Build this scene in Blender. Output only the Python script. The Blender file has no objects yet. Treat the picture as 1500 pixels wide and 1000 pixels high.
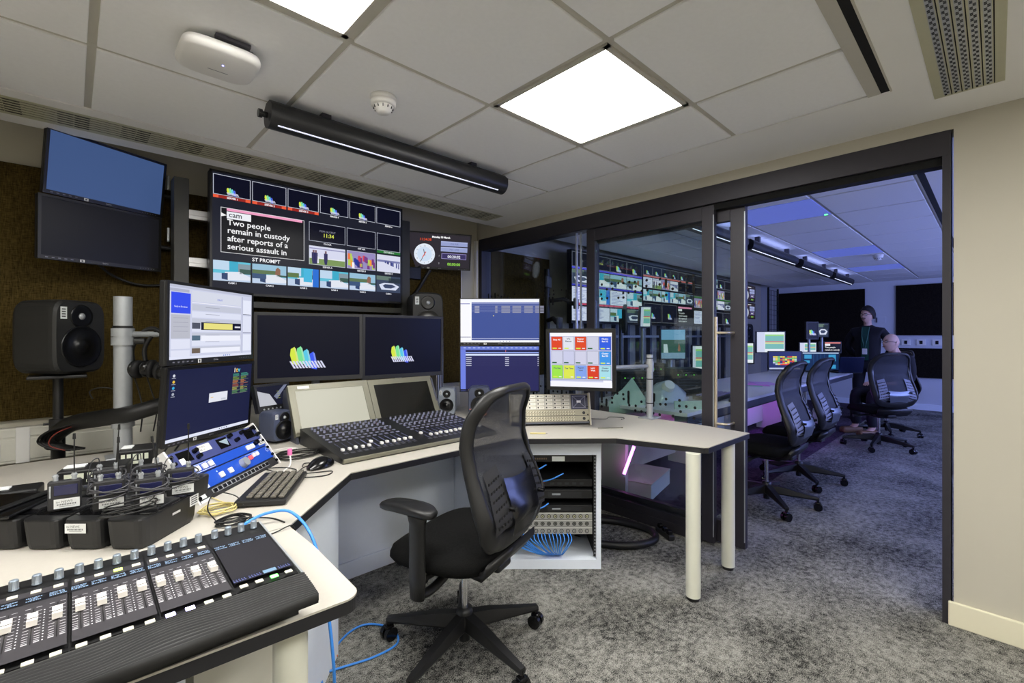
import bpy, bmesh, math, random
from mathutils import Matrix, Vector, Euler
random.seed(7)
SC = bpy.context.scene
COL = SC.collection
PI = math.pi
R = math.radians

# ------------------------------------------------------------------ camera, world, light, exposure
YAWX = math.atan((1460 - 750) / 677.0)            # angle between the view axis and the monitor wall direction (+X)
cam_d = bpy.data.cameras.new('camera')
cam_d.sensor_width = 36.0
cam_d.lens = 36.0 * 677.0 / 1500.0
cam_d.shift_y = -(500 - 491) / 1500.0
cam_d.clip_start = 0.03
cam = bpy.data.objects.new('camera', cam_d); COL.objects.link(cam)
cam.location = (0, 0, 1.27)
cam.rotation_euler = (PI / 2, 0, YAWX - PI / 2)
SC.camera = cam
w = bpy.data.worlds.new('world'); SC.world = w; w.use_nodes = True
w.node_tree.nodes['Background'].inputs[0].default_value = (0.02, 0.02, 0.022, 1)
w.node_tree.nodes['Background'].inputs[1].default_value = 1.0
SC.view_settings.view_transform = 'Standard'
SC.view_settings.look = 'None'
SC.view_settings.gamma = 1
SC.view_settings.use_curve_mapping = False
SC.view_settings.exposure = 0.0
PANEL_STRENGTH = 27.0
FAR_BLUE = 8.8
SCREEN = 1.0

def area(name, loc, rot, sx, sy, power, col):
    l = bpy.data.lights.new(name, 'AREA'); l.shape = 'RECTANGLE'; l.size = sx; l.size_y = sy
    l.energy = power; l.color = col
    o = bpy.data.objects.new(name, l); COL.objects.link(o); o.location = loc; o.rotation_euler = rot
    return o
# blue fill lights added above the tubular lamps to brighten the next room's ceiling
for x in (3.8, 5.3, 6.9, 8.4):
    area('ceiling_fill', (x, 1.62, 2.185), (PI, 0, 0), 1.1, 0.06, 0.4, (0.36, 0.44, 1.0))

# ------------------------------------------------------------------ colour + material helpers
def lin(c):
    return tuple(((v / 12.92) if v <= 0.04045 else ((v + 0.055) / 1.055) ** 2.4) for v in c)
def rgb(r, g, b):
    return lin((r / 255, g / 255, b / 255))
MATS = {}
def mat(name, col, rough=0.5, metal=0.0, noise=0.0, nscale=40, bump=0.0, bscale=200, emit=None, es=1.0, coat=0.0, spec=0.5):
    if name in MATS: return MATS[name]
    m = bpy.data.materials.new(name); m.use_nodes = True
    nt = m.node_tree; b = nt.nodes['Principled BSDF']
    b.inputs['Base Color'].default_value = (*col, 1)
    b.inputs['Roughness'].default_value = rough
    b.inputs['Metallic'].default_value = metal
    b.inputs['Specular IOR Level'].default_value = spec
    if coat: b.inputs['Coat Weight'].default_value = coat
    tc = nt.nodes.new('ShaderNodeTexCoord')
    nz = nt.nodes.new('ShaderNodeTexNoise'); nz.inputs['Scale'].default_value = nscale
    nt.links.new(tc.outputs['Object'], nz.inputs['Vector'])
    if noise:
        mp = nt.nodes.new('ShaderNodeMixRGB'); mp.blend_type = 'MIX'
        mp.inputs[1].default_value = (*[c * (1 - noise) for c in col], 1)
        mp.inputs[2].default_value = (*[min(1, c * (1 + noise)) for c in col], 1)
        nt.links.new(nz.outputs['Fac'], mp.inputs[0]); nt.links.new(mp.outputs[0], b.inputs['Base Color'])
    else:
        mr = nt.nodes.new('ShaderNodeMapRange')
        mr.inputs[3].default_value = max(0.02, rough - 0.05); mr.inputs[4].default_value = min(1, rough + 0.05)
        nt.links.new(nz.outputs['Fac'], mr.inputs[0]); nt.links.new(mr.outputs[0], b.inputs['Roughness'])
    if bump:
        n2 = nt.nodes.new('ShaderNodeTexNoise'); n2.inputs['Scale'].default_value = bscale
        bp = nt.nodes.new('ShaderNodeBump'); bp.inputs['Strength'].default_value = bump; bp.inputs['Distance'].default_value = 0.002
        nt.links.new(tc.outputs['Object'], n2.inputs['Vector'])
        nt.links.new(n2.outputs['Fac'], bp.inputs['Height']); nt.links.new(bp.outputs['Normal'], b.inputs['Normal'])
    if emit:
        b.inputs['Emission Color'].default_value = (*emit, 1); b.inputs['Emission Strength'].default_value = es
    MATS[name] = m
    return m
def attr_mat(name, rough, emission, strength=1.0):
    m = bpy.data.materials.new(name); m.use_nodes = True
    nt = m.node_tree; b = nt.nodes['Principled BSDF']
    a = nt.nodes.new('ShaderNodeAttribute'); a.attribute_name = 'Col'; a.attribute_type = 'GEOMETRY'
    b.inputs['Roughness'].default_value = rough
    if emission:
        b.inputs['Base Color'].default_value = (0.004, 0.004, 0.005, 1)
        nt.links.new(a.outputs['Color'], b.inputs['Emission Color'])
        b.inputs['Emission Strength'].default_value = strength
        b.inputs['Specular IOR Level'].default_value = 0.12
    else:
        nt.links.new(a.outputs['Color'], b.inputs['Base Color'])
    return m
M_SCREEN = attr_mat('lit_screen', 0.3, True, SCREEN)
M_PRINT = attr_mat('printed_surface', 0.45, False)

def carpet_mat(name, dark, light, tint=(1, 1, 1)):
    m = bpy.data.materials.new(name); m.use_nodes = True
    nt = m.node_tree; b = nt.nodes['Principled BSDF']; b.inputs['Roughness'].default_value = 1.0
    b.inputs['Specular IOR Level'].default_value = 0.05
    tc = nt.nodes.new('ShaderNodeTexCoord')
    def nz(s, d, r=0.6):
        n = nt.nodes.new('ShaderNodeTexNoise'); n.inputs['Scale'].default_value = s; n.inputs['Detail'].default_value = d
        n.inputs['Roughness'].default_value = r
        nt.links.new(tc.outputs['Object'], n.inputs['Vector']); return n
    big = nz(2.2, 3); mid = nz(34, 9, 0.8); fine = nz(260, 2)
    a1 = nt.nodes.new('ShaderNodeMath'); a1.operation = 'MULTIPLY_ADD'; a1.inputs[1].default_value = 0.45
    nt.links.new(big.outputs['Fac'], a1.inputs[0])
    s1 = nt.nodes.new('ShaderNodeMath'); s1.operation = 'MULTIPLY'; s1.inputs[1].default_value = 0.95
    nt.links.new(mid.outputs['Fac'], s1.inputs[0]); nt.links.new(s1.outputs[0], a1.inputs[2])
    a2 = nt.nodes.new('ShaderNodeMath'); a2.operation = 'MULTIPLY_ADD'; a2.inputs[1].default_value = 0.75
    nt.links.new(fine.outputs['Fac'], a2.inputs[0]); nt.links.new(a1.outputs[0], a2.inputs[2])
    cr = nt.nodes.new('ShaderNodeValToRGB')
    cr.color_ramp.elements[0].position = 0.90; cr.color_ramp.elements[0].color = (*dark, 1)
    cr.color_ramp.elements[1].position = 1.0; cr.color_ramp.elements[1].color = (*light, 1)
    mr = nt.nodes.new('ShaderNodeMapRange'); mr.inputs[1].default_value = 0.82; mr.inputs[2].default_value = 1.34
    nt.links.new(a2.outputs[0], mr.inputs[0])
    cr.color_ramp.elements[0].position = 0.22; cr.color_ramp.elements[1].position = 0.80
    nt.links.new(mr.outputs[0], cr.inputs[0]); nt.links.new(cr.outputs[0], b.inputs['Base Color'])
    bp = nt.nodes.new('ShaderNodeBump'); bp.inputs['Strength'].default_value = 0.7; bp.inputs['Distance'].default_value = 0.004
    nt.links.new(fine.outputs['Fac'], bp.inputs['Height']); nt.links.new(bp.outputs['Normal'], b.inputs['Normal'])
    return m
def weave_mat(name, col, scale=260, var=0.6):
    m = bpy.data.materials.new(name); m.use_nodes = True
    nt = m.node_tree; b = nt.nodes['Principled BSDF']; b.inputs['Roughness'].default_value = 1.0
    b.inputs['Specular IOR Level'].default_value = 0.05
    tc = nt.nodes.new('ShaderNodeTexCoord')
    mp1 = nt.nodes.new('ShaderNodeMapping'); mp1.inputs['Scale'].default_value = (1, 1, 8)
    mp2 = nt.nodes.new('ShaderNodeMapping'); mp2.inputs['Scale'].default_value = (8, 8, 1)
    mx = nt.nodes.new('ShaderNodeMixRGB'); mx.inputs[0].default_value = 0.5
    for k, mp in ((1, mp1), (2, mp2)):
        nt.links.new(tc.outputs['Object'], mp.inputs['Vector'])
        n = nt.nodes.new('ShaderNodeTexNoise'); n.inputs['Scale'].default_value = scale / 8; n.inputs['Detail'].default_value = 3
        nt.links.new(mp.outputs[0], n.inputs['Vector']); nt.links.new(n.outputs['Fac'], mx.inputs[k])
    cr = nt.nodes.new('ShaderNodeValToRGB')
    cr.color_ramp.elements[0].position = 0.36; cr.color_ramp.elements[0].color = (*[c * (1 - var) for c in col], 1)
    cr.color_ramp.elements[1].position = 0.66; cr.color_ramp.elements[1].color = (*[c * (1 + var) for c in col], 1)
    nt.links.new(mx.outputs[0], cr.inputs[0]); nt.links.new(cr.outputs[0], b.inputs['Base Color'])
    bp = nt.nodes.new('ShaderNodeBump'); bp.inputs['Strength'].default_value = 0.3; bp.inputs['Distance'].default_value = 0.002
    nt.links.new(mx.outputs[0], bp.inputs['Height']); nt.links.new(bp.outputs['Normal'], b.inputs['Normal'])
    return m
def glass_mat(name, tint, refl=1.0):
    m = bpy.data.materials.new(name); m.use_nodes = True
    nt = m.node_tree; nt.nodes.clear()
    out = nt.nodes.new('ShaderNodeOutputMaterial'); mix = nt.nodes.new('ShaderNodeMixShader')
    tr = nt.nodes.new('ShaderNodeBsdfTransparent'); tr.inputs[0].default_value = (*tint, 1)
    gl = nt.nodes.new('ShaderNodeBsdfGlossy'); gl.inputs['Roughness'].default_value = 0.01
    fr = nt.nodes.new('ShaderNodeFresnel')
    ge = nt.nodes.new('ShaderNodeNewGeometry'); io = nt.nodes.new('ShaderNodeMapRange')
    io.inputs[3].default_value = 1.5; io.inputs[4].default_value = 1 / 1.5       # same reflectance from both sides of a face
    nt.links.new(ge.outputs['Backfacing'], io.inputs[0]); nt.links.new(io.outputs[0], fr.inputs['IOR'])
    ml = nt.nodes.new('ShaderNodeMath'); ml.operation = 'MULTIPLY'; ml.inputs[1].default_value = refl
    nt.links.new(fr.outputs[0], ml.inputs[0]); nt.links.new(ml.outputs[0], mix.inputs[0])
    nt.links.new(tr.outputs[0], mix.inputs[1]); nt.links.new(gl.outputs[0], mix.inputs[2]); nt.links.new(mix.outputs[0], out.inputs[0])
    return m
def net_mat(name, col, open_=0.35, scale=260):
    m = bpy.data.materials.new(name); m.use_nodes = True
    nt = m.node_tree; b = nt.nodes['Principled BSDF']; out = nt.nodes['Material Output']
    b.inputs['Base Color'].default_value = (*col, 1); b.inputs['Roughness'].default_value = 0.7
    tr = nt.nodes.new('ShaderNodeBsdfTransparent'); mix = nt.nodes.new('ShaderNodeMixShader')
    tc = nt.nodes.new('ShaderNodeTexCoord'); ck = nt.nodes.new('ShaderNodeTexVoronoi'); ck.inputs['Scale'].default_value = scale
    nt.links.new(tc.outputs['Object'], ck.inputs['Vector'])
    mr = nt.nodes.new('ShaderNodeMapRange'); mr.inputs[1].default_value = 0.0; mr.inputs[2].default_value = 0.5
    mr.inputs[3].default_value = open_ * 1.4; mr.inputs[4].default_value = open_ * .6
    nt.links.new(ck.outputs['Distance'], mr.inputs[0]); nt.links.new(mr.outputs[0], mix.inputs[0])
    nt.links.new(b.outputs[0], mix.inputs[1]); nt.links.new(tr.outputs[0], mix.inputs[2]); nt.links.new(mix.outputs[0], out.inputs[0])
    return m

WALL = mat('painted_wall', rgb(190, 185, 170), 0.85, noise=0.03, nscale=3, bump=0.1, bscale=300)
WALLF = mat('painted_wall_pale', rgb(205, 208, 215), 0.85, noise=0.03, nscale=3)
CEIL = mat('ceiling_plaster', rgb(240, 239, 236), 0.9, noise=0.02, nscale=5)
TILE = mat('ceiling_tile', rgb(246, 246, 246), 0.85, noise=0.03, nscale=60)
GRID = mat('ceiling_grid_metal', rgb(196, 192, 180), 0.5, noise=0.02)
VENT = mat('vent_metal', rgb(190, 188, 160), 0.5, noise=0.03)
BLACK = mat('black_void', (0.004, 0.004, 0.004), 0.9)
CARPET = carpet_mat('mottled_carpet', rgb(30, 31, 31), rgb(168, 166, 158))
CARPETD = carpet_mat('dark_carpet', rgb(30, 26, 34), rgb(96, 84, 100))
FABRIC = weave_mat('brown_acoustic_fabric', rgb(70, 58, 30))
FABRICD = weave_mat('dark_acoustic_fabric', rgb(30, 26, 22))
PLA = mat('black_plastic', rgb(24, 24, 25), 0.42, noise=0.15, nscale=80)
PLG = mat('gloss_black_plastic', rgb(12, 12, 14), 0.18)
PLM = mat('charcoal_plastic', rgb(38, 38, 40), 0.5, noise=0.1)
FAB = weave_mat('black_seat_fabric', rgb(26, 26, 26), 900, 0.4)
RUB = mat('black_rubber', rgb(16, 16, 17), 0.65, noise=0.1)
DMET = mat('dark_powder_metal', rgb(54, 52, 58), 0.45, metal=0.3, noise=0.06)
POST = mat('anthracite_post', rgb(62, 62, 58), 0.55, noise=0.1, nscale=12)
ALU = mat('brushed_aluminium', rgb(190, 190, 192), 0.35, metal=0.85, noise=0.05)
SILV = mat('silver_paint', rgb(176, 180, 184), 0.35, metal=0.4, noise=0.04)
CHR = mat('chrome', rgb(225, 225, 228), 0.12, metal=1.0)
BRASS = mat('warm_satin_steel', rgb(225, 212, 186), 0.3, metal=0.9)
DESK = mat('desk_laminate', rgb(190, 185, 175), 0.45, noise=0.03, nscale=90)
EDGE = mat('black_desk_edge', rgb(30, 30, 34), 0.4)
WHITE = mat('white_laminate', rgb(232, 239, 250), 0.5, noise=0.02)
LEG = mat('cream_leg_paint', rgb(222, 222, 206), 0.4)
GREYW = mat('grey_white_plastic', rgb(214, 212, 200), 0.5, noise=0.03)
WP = mat('white_plastic', rgb(232, 230, 226), 0.4)
BLUE = mat('blue_panel_paint', rgb(28, 78, 190), 0.4, noise=0.05)
NAVY = mat('slate_blue_panel', rgb(66, 74, 128), 0.4, noise=0.05)
GUN = mat('gunmetal', rgb(78, 80, 92), 0.4, metal=0.3)
TAUPE = mat('taupe_grey_metal', rgb(118, 116, 100), 0.4, metal=0.3, noise=0.04)
BEIGE = mat('beige_grey_metal', rgb(176, 170, 150), 0.4, metal=0.4, noise=0.05)
KNOB = mat('ribbed_blue_grey_knob', rgb(150, 162, 176), 0.35, metal=0.5)
CAP = mat('cream_fader_cap', rgb(235, 230, 222), 0.4)
BTN = mat('translucent_button', rgb(238, 234, 215), 0.4)
BTNL = mat('lit_violet_button', rgb(240, 238, 255), 0.4, emit=rgb(190, 180, 255), es=9.0)
BTNG = mat('lit_green_button', rgb(150, 255, 150), 0.4, emit=rgb(90, 255, 90), es=6.0)
BTNY = mat('lit_lime_button', rgb(230, 255, 140), 0.4, emit=rgb(215, 255, 90), es=2.0)
CBLUE = mat('blue_cable_sheath', rgb(60, 140, 232), 0.4, noise=0.04)
CORG = mat('orange_cable_sheath', rgb(235, 110, 30), 0.5)
CBLK = mat('black_cable_sheath', rgb(18, 18, 18), 0.5)
CCRM = mat('cream_cable_sheath', rgb(210, 196, 130), 0.5)
PINK = mat('pink_plastic', rgb(240, 120, 180), 0.4)
SPKB = mat('black_speaker_cabinet', rgb(34, 34, 33), 0.55, noise=0.08)
SPKD = mat('slate_speaker_cabinet', rgb(70, 76, 96), 0.45, noise=0.05)
SPKS = mat('silver_speaker_cabinet', rgb(156, 164, 176), 0.35, metal=0.5)
CONE = mat('speaker_cone', rgb(14, 14, 15), 0.3)
STICK = mat('label_sticker_paper', rgb(226, 228, 228), 0.5)
GLASS = glass_mat('clear_partition_glass', (0.90, 0.94, 0.92), 1.0)
LGLASS = glass_mat('spectacle_glass', (0.9, 0.9, 0.9), 1.0)
NET = net_mat('black_back_netting', rgb(46, 48, 56), 0.17, 420)
NETP = mat('pale_lumbar_plastic', rgb(128, 130, 142), .5)
PURP = mat('purple_strip_emitter', rgb(240, 180, 255), 0.4, emit=rgb(238, 120, 235), es=8.0)
PURP2 = mat('violet_strip_emitter', rgb(240, 180, 255), 0.4, emit=rgb(180, 80, 255), es=24.0)
PANEL = mat('luminous_panel', rgb(255, 255, 255), 0.5, emit=(1.0, 0.98, 0.94), es=PANEL_STRENGTH)
DPAN = mat('dimmed_blue_panel', rgb(90, 100, 190), 0.5, emit=rgb(84, 98, 168), es=0.9)
LSTRIP = mat('white_slit_emitter', rgb(255, 255, 255), 0.5, emit=rgb(235, 240, 255), es=1.1)
SKIN = mat('skin', rgb(214, 172, 154), 0.55, noise=0.04)
HAIR = mat('dark_hair', rgb(22, 16, 14), 0.7, noise=0.3, nscale=200)
JACKET = mat('black_jacket_cloth', rgb(20, 18, 24), 0.9, noise=0.2)
GREENT = mat('dark_green_shirt_cloth', rgb(22, 70, 56), 0.85, noise=0.1)
TROU = mat('dark_trouser_cloth', rgb(26, 26, 34), 0.9, noise=0.1)
TAN = mat('tan_leather', rgb(120, 88, 60), 0.6)

# ------------------------------------------------------------------ mesh builder
class MB:
    def __init__(s): s.v = []; s.f = []; s.mi = []; s.c = []; s.sm = []; s.col = (0.5, 0.5, 0.5); s.cur = 0
    def add(s, vs, fs, smooth=False, M=None):
        o = len(s.v)
        for p in vs:
            p = Vector(p)
            if M is not None: p = M @ p
            s.v.append(p)
        for f in fs:
            s.f.append([i + o for i in f]); s.mi.append(s.cur); s.c.append(s.col); s.sm.append(smooth)
        return s
    def box(s, cx, cy, cz, sx, sy, sz, bev=0.0, rot=None, seg=2):
        bm = bmesh.new(); bmesh.ops.create_cube(bm, size=1.0)
        for v in bm.verts: v.co = Vector((v.co.x * sx, v.co.y * sy, v.co.z * sz))
        if bev > 0:
            bmesh.ops.bevel(bm, geom=list(bm.edges), offset=min(bev, 0.48 * min(sx, sy, sz)), segments=seg, profile=0.5, affect='EDGES')
        M = Matrix.Translation((cx, cy, cz)) @ (rot.to_4x4() if rot is not None else Matrix())
        s.add([v.co.copy() for v in bm.verts], [[v.index for v in f.verts] for f in bm.faces], False, M)
        bm.free(); return s
    def span(s, x0, x1, y0, y1, z0, z1, bev=0.0):
        return s.box((x0 + x1) / 2, (y0 + y1) / 2, (z0 + z1) / 2, abs(x1 - x0), abs(y1 - y0), abs(z1 - z0), bev)
    def cyl(s, p0, p1, r0, r1=None, n=20, caps=True):
        r1 = r0 if r1 is None else r1
        p0 = Vector(p0); p1 = Vector(p1); d = (p1 - p0).normalized()
        a = d.orthogonal().normalized(); b = d.cross(a)
        vs = []
        for p, r in ((p0, r0), (p1, r1)):
            for k in range(n):
                t = 2 * PI * k / n; vs.append(p + (a * math.cos(t) + b * math.sin(t)) * r)
        s.add(vs, [[k, (k + 1) % n, n + (k + 1) % n, n + k] for k in range(n)], True)
        if caps: s.add(vs, [list(range(n))[::-1], list(range(n, 2 * n))], False)
        return s
    def lathe(s, prof, M=None, n=28, smooth=True):     # prof = (r, z) pairs, about local z
        vs = []; fs = []
        for r, z in prof:
            for k in range(n):
                t = 2 * PI * k / n; vs.append((r * math.cos(t), r * math.sin(t), z))
        for i in range(len(prof) - 1):
            for k in range(n):
                fs.append([i * n + k, i * n + (k + 1) % n, (i + 1) * n + (k + 1) % n, (i + 1) * n + k])
        if prof[0][0] > 1e-6: fs.append(list(range(n))[::-1])
        if prof[-1][0] > 1e-6: fs.append(list(range((len(prof) - 1) * n, len(prof) * n)))
        return s.add(vs, fs, smooth, M)
    def tube(s, pts, r, n=8, smooth_path=True, close=False, flat=None):
        pts = [Vector(p) for p in pts]
        if smooth_path and len(pts) > 2: pts = catmull(pts, 7, close)
        m = len(pts); rr = r if callable(r) else (lambda t: r)
        vs = []; prev = None
        for i, p in enumerate(pts):
            if close: d = pts[(i + 1) % m] - pts[i - 1]
            else: d = pts[min(i + 1, m - 1)] - pts[max(i - 1, 0)]
            d = d.normalized() if d.length > 1e-9 else Vector((0, 0, 1))
            if prev is None: a = d.orthogonal().normalized()
            else:
                a = prev - d * prev.dot(d); a = a.normalized() if a.length > 1e-6 else d.orthogonal().normalized()
            prev = a; b = d.cross(a)
            for k in range(n):
                t = 2 * PI * k / n; vs.append(p + (a * math.cos(t) + b * math.sin(t)) * rr(i / max(1, m - 1)))
        fs = []
        for i in range(m if close else m - 1):
            j = (i + 1) % m
            for k in range(n): fs.append([i * n + k, i * n + (k + 1) % n, j * n + (k + 1) % n, j * n + k])
        if not close: fs += [list(range(n))[::-1], list(range((m - 1) * n, m * n))]
        return s.add(vs, fs, True)
    def prism(s, poly, z0, z1, M=None):
        n = len(poly); vs = [(x, y, z0) for x, y in poly] + [(x, y, z1) for x, y in poly]
        fs = [[k, (k + 1) % n, n + (k + 1) % n, n + k] for k in range(n)] + [list(range(n))[::-1], list(range(n, 2 * n))]
        return s.add(vs, fs, False, M)
    def build(s, name, material, parent=None, world=False, smooth_all=False):
        me = bpy.data.meshes.new(name)
        vs = s.v
        if world and parent is not None:
            inv = WM[parent.name].inverted(); vs = [inv @ p for p in vs]
        me.from_pydata([tuple(p) for p in vs], [], s.f)
        ms = material if isinstance(material, (list, tuple)) else [material]
        for m in ms: me.materials.append(m)
        if len(ms) > 1: me.polygons.foreach_set('material_index', s.mi)
        me.polygons.foreach_set('use_smooth', [True] * len(s.f) if smooth_all else s.sm)
        if any(m in (M_SCREEN, M_PRINT) for m in ms):
            at = me.attributes.new('Col', 'FLOAT_COLOR', 'FACE')
            flat = []
            for c in s.c: flat += [c[0], c[1], c[2], 1.0]
            at.data.foreach_set('color', flat)
        me.update()
        o = bpy.data.objects.new(name, me); COL.objects.link(o)
        if parent is not None: o.parent = parent; WM[o.name] = WM[parent.name]
        else: WM[o.name] = Matrix()
        return o
WM = {}
def catmull(p, k, close=False):
    out = []; n = len(p)
    rng = range(n) if close else range(n - 1)
    for i in rng:
        if close: a, b, c, d = p[i - 1], p[i], p[(i + 1) % n], p[(i + 2) % n]
        else: a, b, c, d = p[max(i - 1, 0)], p[i], p[i + 1], p[min(i + 2, n - 1)]
        for j in range(k):
            t = j / k
            out.append(0.5 * ((2 * b) + (c - a) * t + (2 * a - 5 * b + 4 * c - d) * t * t + (3 * b - a - 3 * c + d) * t ** 3))
    if not close: out.append(p[-1])
    return out
def thing(name, label, cat, loc=(0, 0, 0), rot=(0, 0, 0), group=None):
    o = bpy.data.objects.new(name, None); COL.objects.link(o)
    o.location = loc; o.rotation_euler = rot; o.empty_display_size = 0.1
    o['label'] = label; o['category'] = cat
    if group: o['group'] = group
    WM[o.name] = Matrix.Translation(loc) @ Euler(rot).to_matrix().to_4x4()
    return o
def tag(o, label, cat, group=None):
    o['label'] = label; o['category'] = cat
    if group: o['group'] = group
    return o
def struct(name, mb, m):
    o = mb.build(name, m); o['kind'] = 'structure'; return o
def kids(o): return [c for c in bpy.data.objects if c.parent == o]
def copy_tree(o, parent=None):
    c = o.copy(); COL.objects.link(c)
    if parent is not None: c.parent = parent
    for ch in list(o.children): copy_tree(ch, c)
    return c
def dup(root, loc, rot, label, group=None):
    c = copy_tree(root); c.location = loc; c.rotation_euler = rot; c['label'] = label
    if group: c['group'] = group
    WM[c.name] = Matrix.Translation(loc) @ Euler(rot).to_matrix().to_4x4()
    return c

# text as polygons
TCACHE = {}
def text_geo(s, bold=0.0):
    key = (s, bold)
    if key in TCACHE: return TCACHE[key]
    cu = bpy.data.curves.new('lettering', 'FONT'); cu.body = s; cu.size = 1.0; cu.resolution_u = 2; cu.offset = bold
    ob = bpy.data.objects.new('lettering', cu); COL.objects.link(ob)
    dg = bpy.context.evaluated_depsgraph_get(); dg.update()
    me = ob.evaluated_get(dg).to_mesh()
    vs = [v.co.copy() for v in me.vertices]; fs = [list(p.vertices) for p in me.polygons]
    ob.evaluated_get(dg).to_mesh_clear()
    bpy.data.objects.remove(ob); bpy.data.curves.remove(cu)
    w = max([v.x for v in vs] + [0.01]); x0 = min([v.x for v in vs] + [0])
    TCACHE[key] = (vs, fs, x0, w)
    return TCACHE[key]

class Pic(MB):
    """flat picture in the local XZ plane facing -Y; u to the right, v downward, both 0..1"""
    def __init__(s, w, h, y=0.0, ox=0.0, oz=0.0):
        super().__init__(); s.w = w; s.h = h; s.y = y; s.ox = ox; s.oz = oz
        s.sub = (0, 0, 1, 1)
    def pt(s, u, v, L):
        a, b, c, d = s.sub; u = a + u * (c - a); v = b + v * (d - b)
        return (s.ox + (u - 0.5) * s.w, s.y - 0.00025 * L, s.oz + (0.5 - v) * s.h)
    def rect(s, u0, v0, u1, v1, c, L=1):
        s.col = rgb(*c); s.add([s.pt(u0, v1, L), s.pt(u1, v1, L), s.pt(u1, v0, L), s.pt(u0, v0, L)], [[0, 1, 2, 3]])
    def poly(s, pts, c, L=2):
        s.col = rgb(*c); s.add([s.pt(u, v, L) for u, v in pts], [list(range(len(pts)))[::-1]])
    def frame(s, u0, v0, u1, v1, t, c, L=3):
        a = t * s.h / s.w * (s.sub[3] - s.sub[1]) / (s.sub[2] - s.sub[0])
        s.rect(u0, v0, u1, v0 + t, c, L); s.rect(u0, v1 - t, u1, v1, c, L)
        s.rect(u0, v0, u0 + a, v1, c, L); s.rect(u1 - a, v0, u1, v1, c, L)
    def disc(s, u, v, r, c, L=2, n=24):
        k = s.h / s.w * (s.sub[3] - s.sub[1]) / (s.sub[2] - s.sub[0])
        s.poly([(u + r * k * math.cos(2 * PI * i / n), v - r * math.sin(2 * PI * i / n)) for i in range(n)][::-1], c, L)
    def text(s, t, u, v, size, c, L=4, bold=0.0, center=False, maxw=None):
        """size = letter height as a share of the picture height; v = baseline"""
        vs, fs, x0, wd = text_geo(t, bold)
        k = s.h * size / 0.72
        kx = k
        if maxw and (wd - x0) * k > maxw * s.w: kx = maxw * s.w / (wd - x0)
        p = s.pt(u, v, L); sh = -(wd + x0) / 2 * kx if center else -x0 * kx
        s.col = rgb(*c)
        s.add([(p[0] + sh + q.x * kx, p[1], p[2] + q.y * k) for q in vs], fs)

def logo(p, u, v, sc):
    """slanted coloured letters on a ribbed white base"""
    k = .70 * p.h * (p.sub[3] - p.sub[1]) / (p.w * (p.sub[2] - p.sub[0])); sc *= 1.25
    cols = [(214, 232, 70), (120, 225, 150), (90, 200, 230), (60, 90, 240)]
    for i, c in enumerate(cols):
        x = u + (i * 0.30 - 0.62) * sc * k; y = v - 0.1 * sc + 0.10 * abs(i - 0.6) * sc
        wv = 0.17 * sc * k
        p.poly([(x - wv * 0.7, y - 0.22 * sc), (x + wv * 0.35, y - 0.30 * sc), (x + wv * 1.5, y + 0.20 * sc), (x + wv * 1.3, y + 0.36 * sc), (x - wv * 0.2, y + 0.32 * sc), (x - wv * 0.9, y)], c, 3)
        p.poly([(x + wv * 0.2, y - 0.27 * sc), (x + wv * 0.7, y - 0.24 * sc), (x + wv * 1.5, y + 0.22 * sc), (x + wv, y + 0.22 * sc)], tuple(min(255, int(q * 0.6 + 90)) for q in c), 4)
    b0 = v + 0.18 * sc
    for i in range(11):
        x = u + (-0.80 + i * 0.145) * sc * k
        p.poly([(x, b0), (x + 0.09 * sc * k, b0), (x + 0.30 * sc * k, b0 + 0.26 * sc), (x + 0.20 * sc * k, b0 + 0.26 * sc)], (215, 215, 240), 5)

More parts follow.
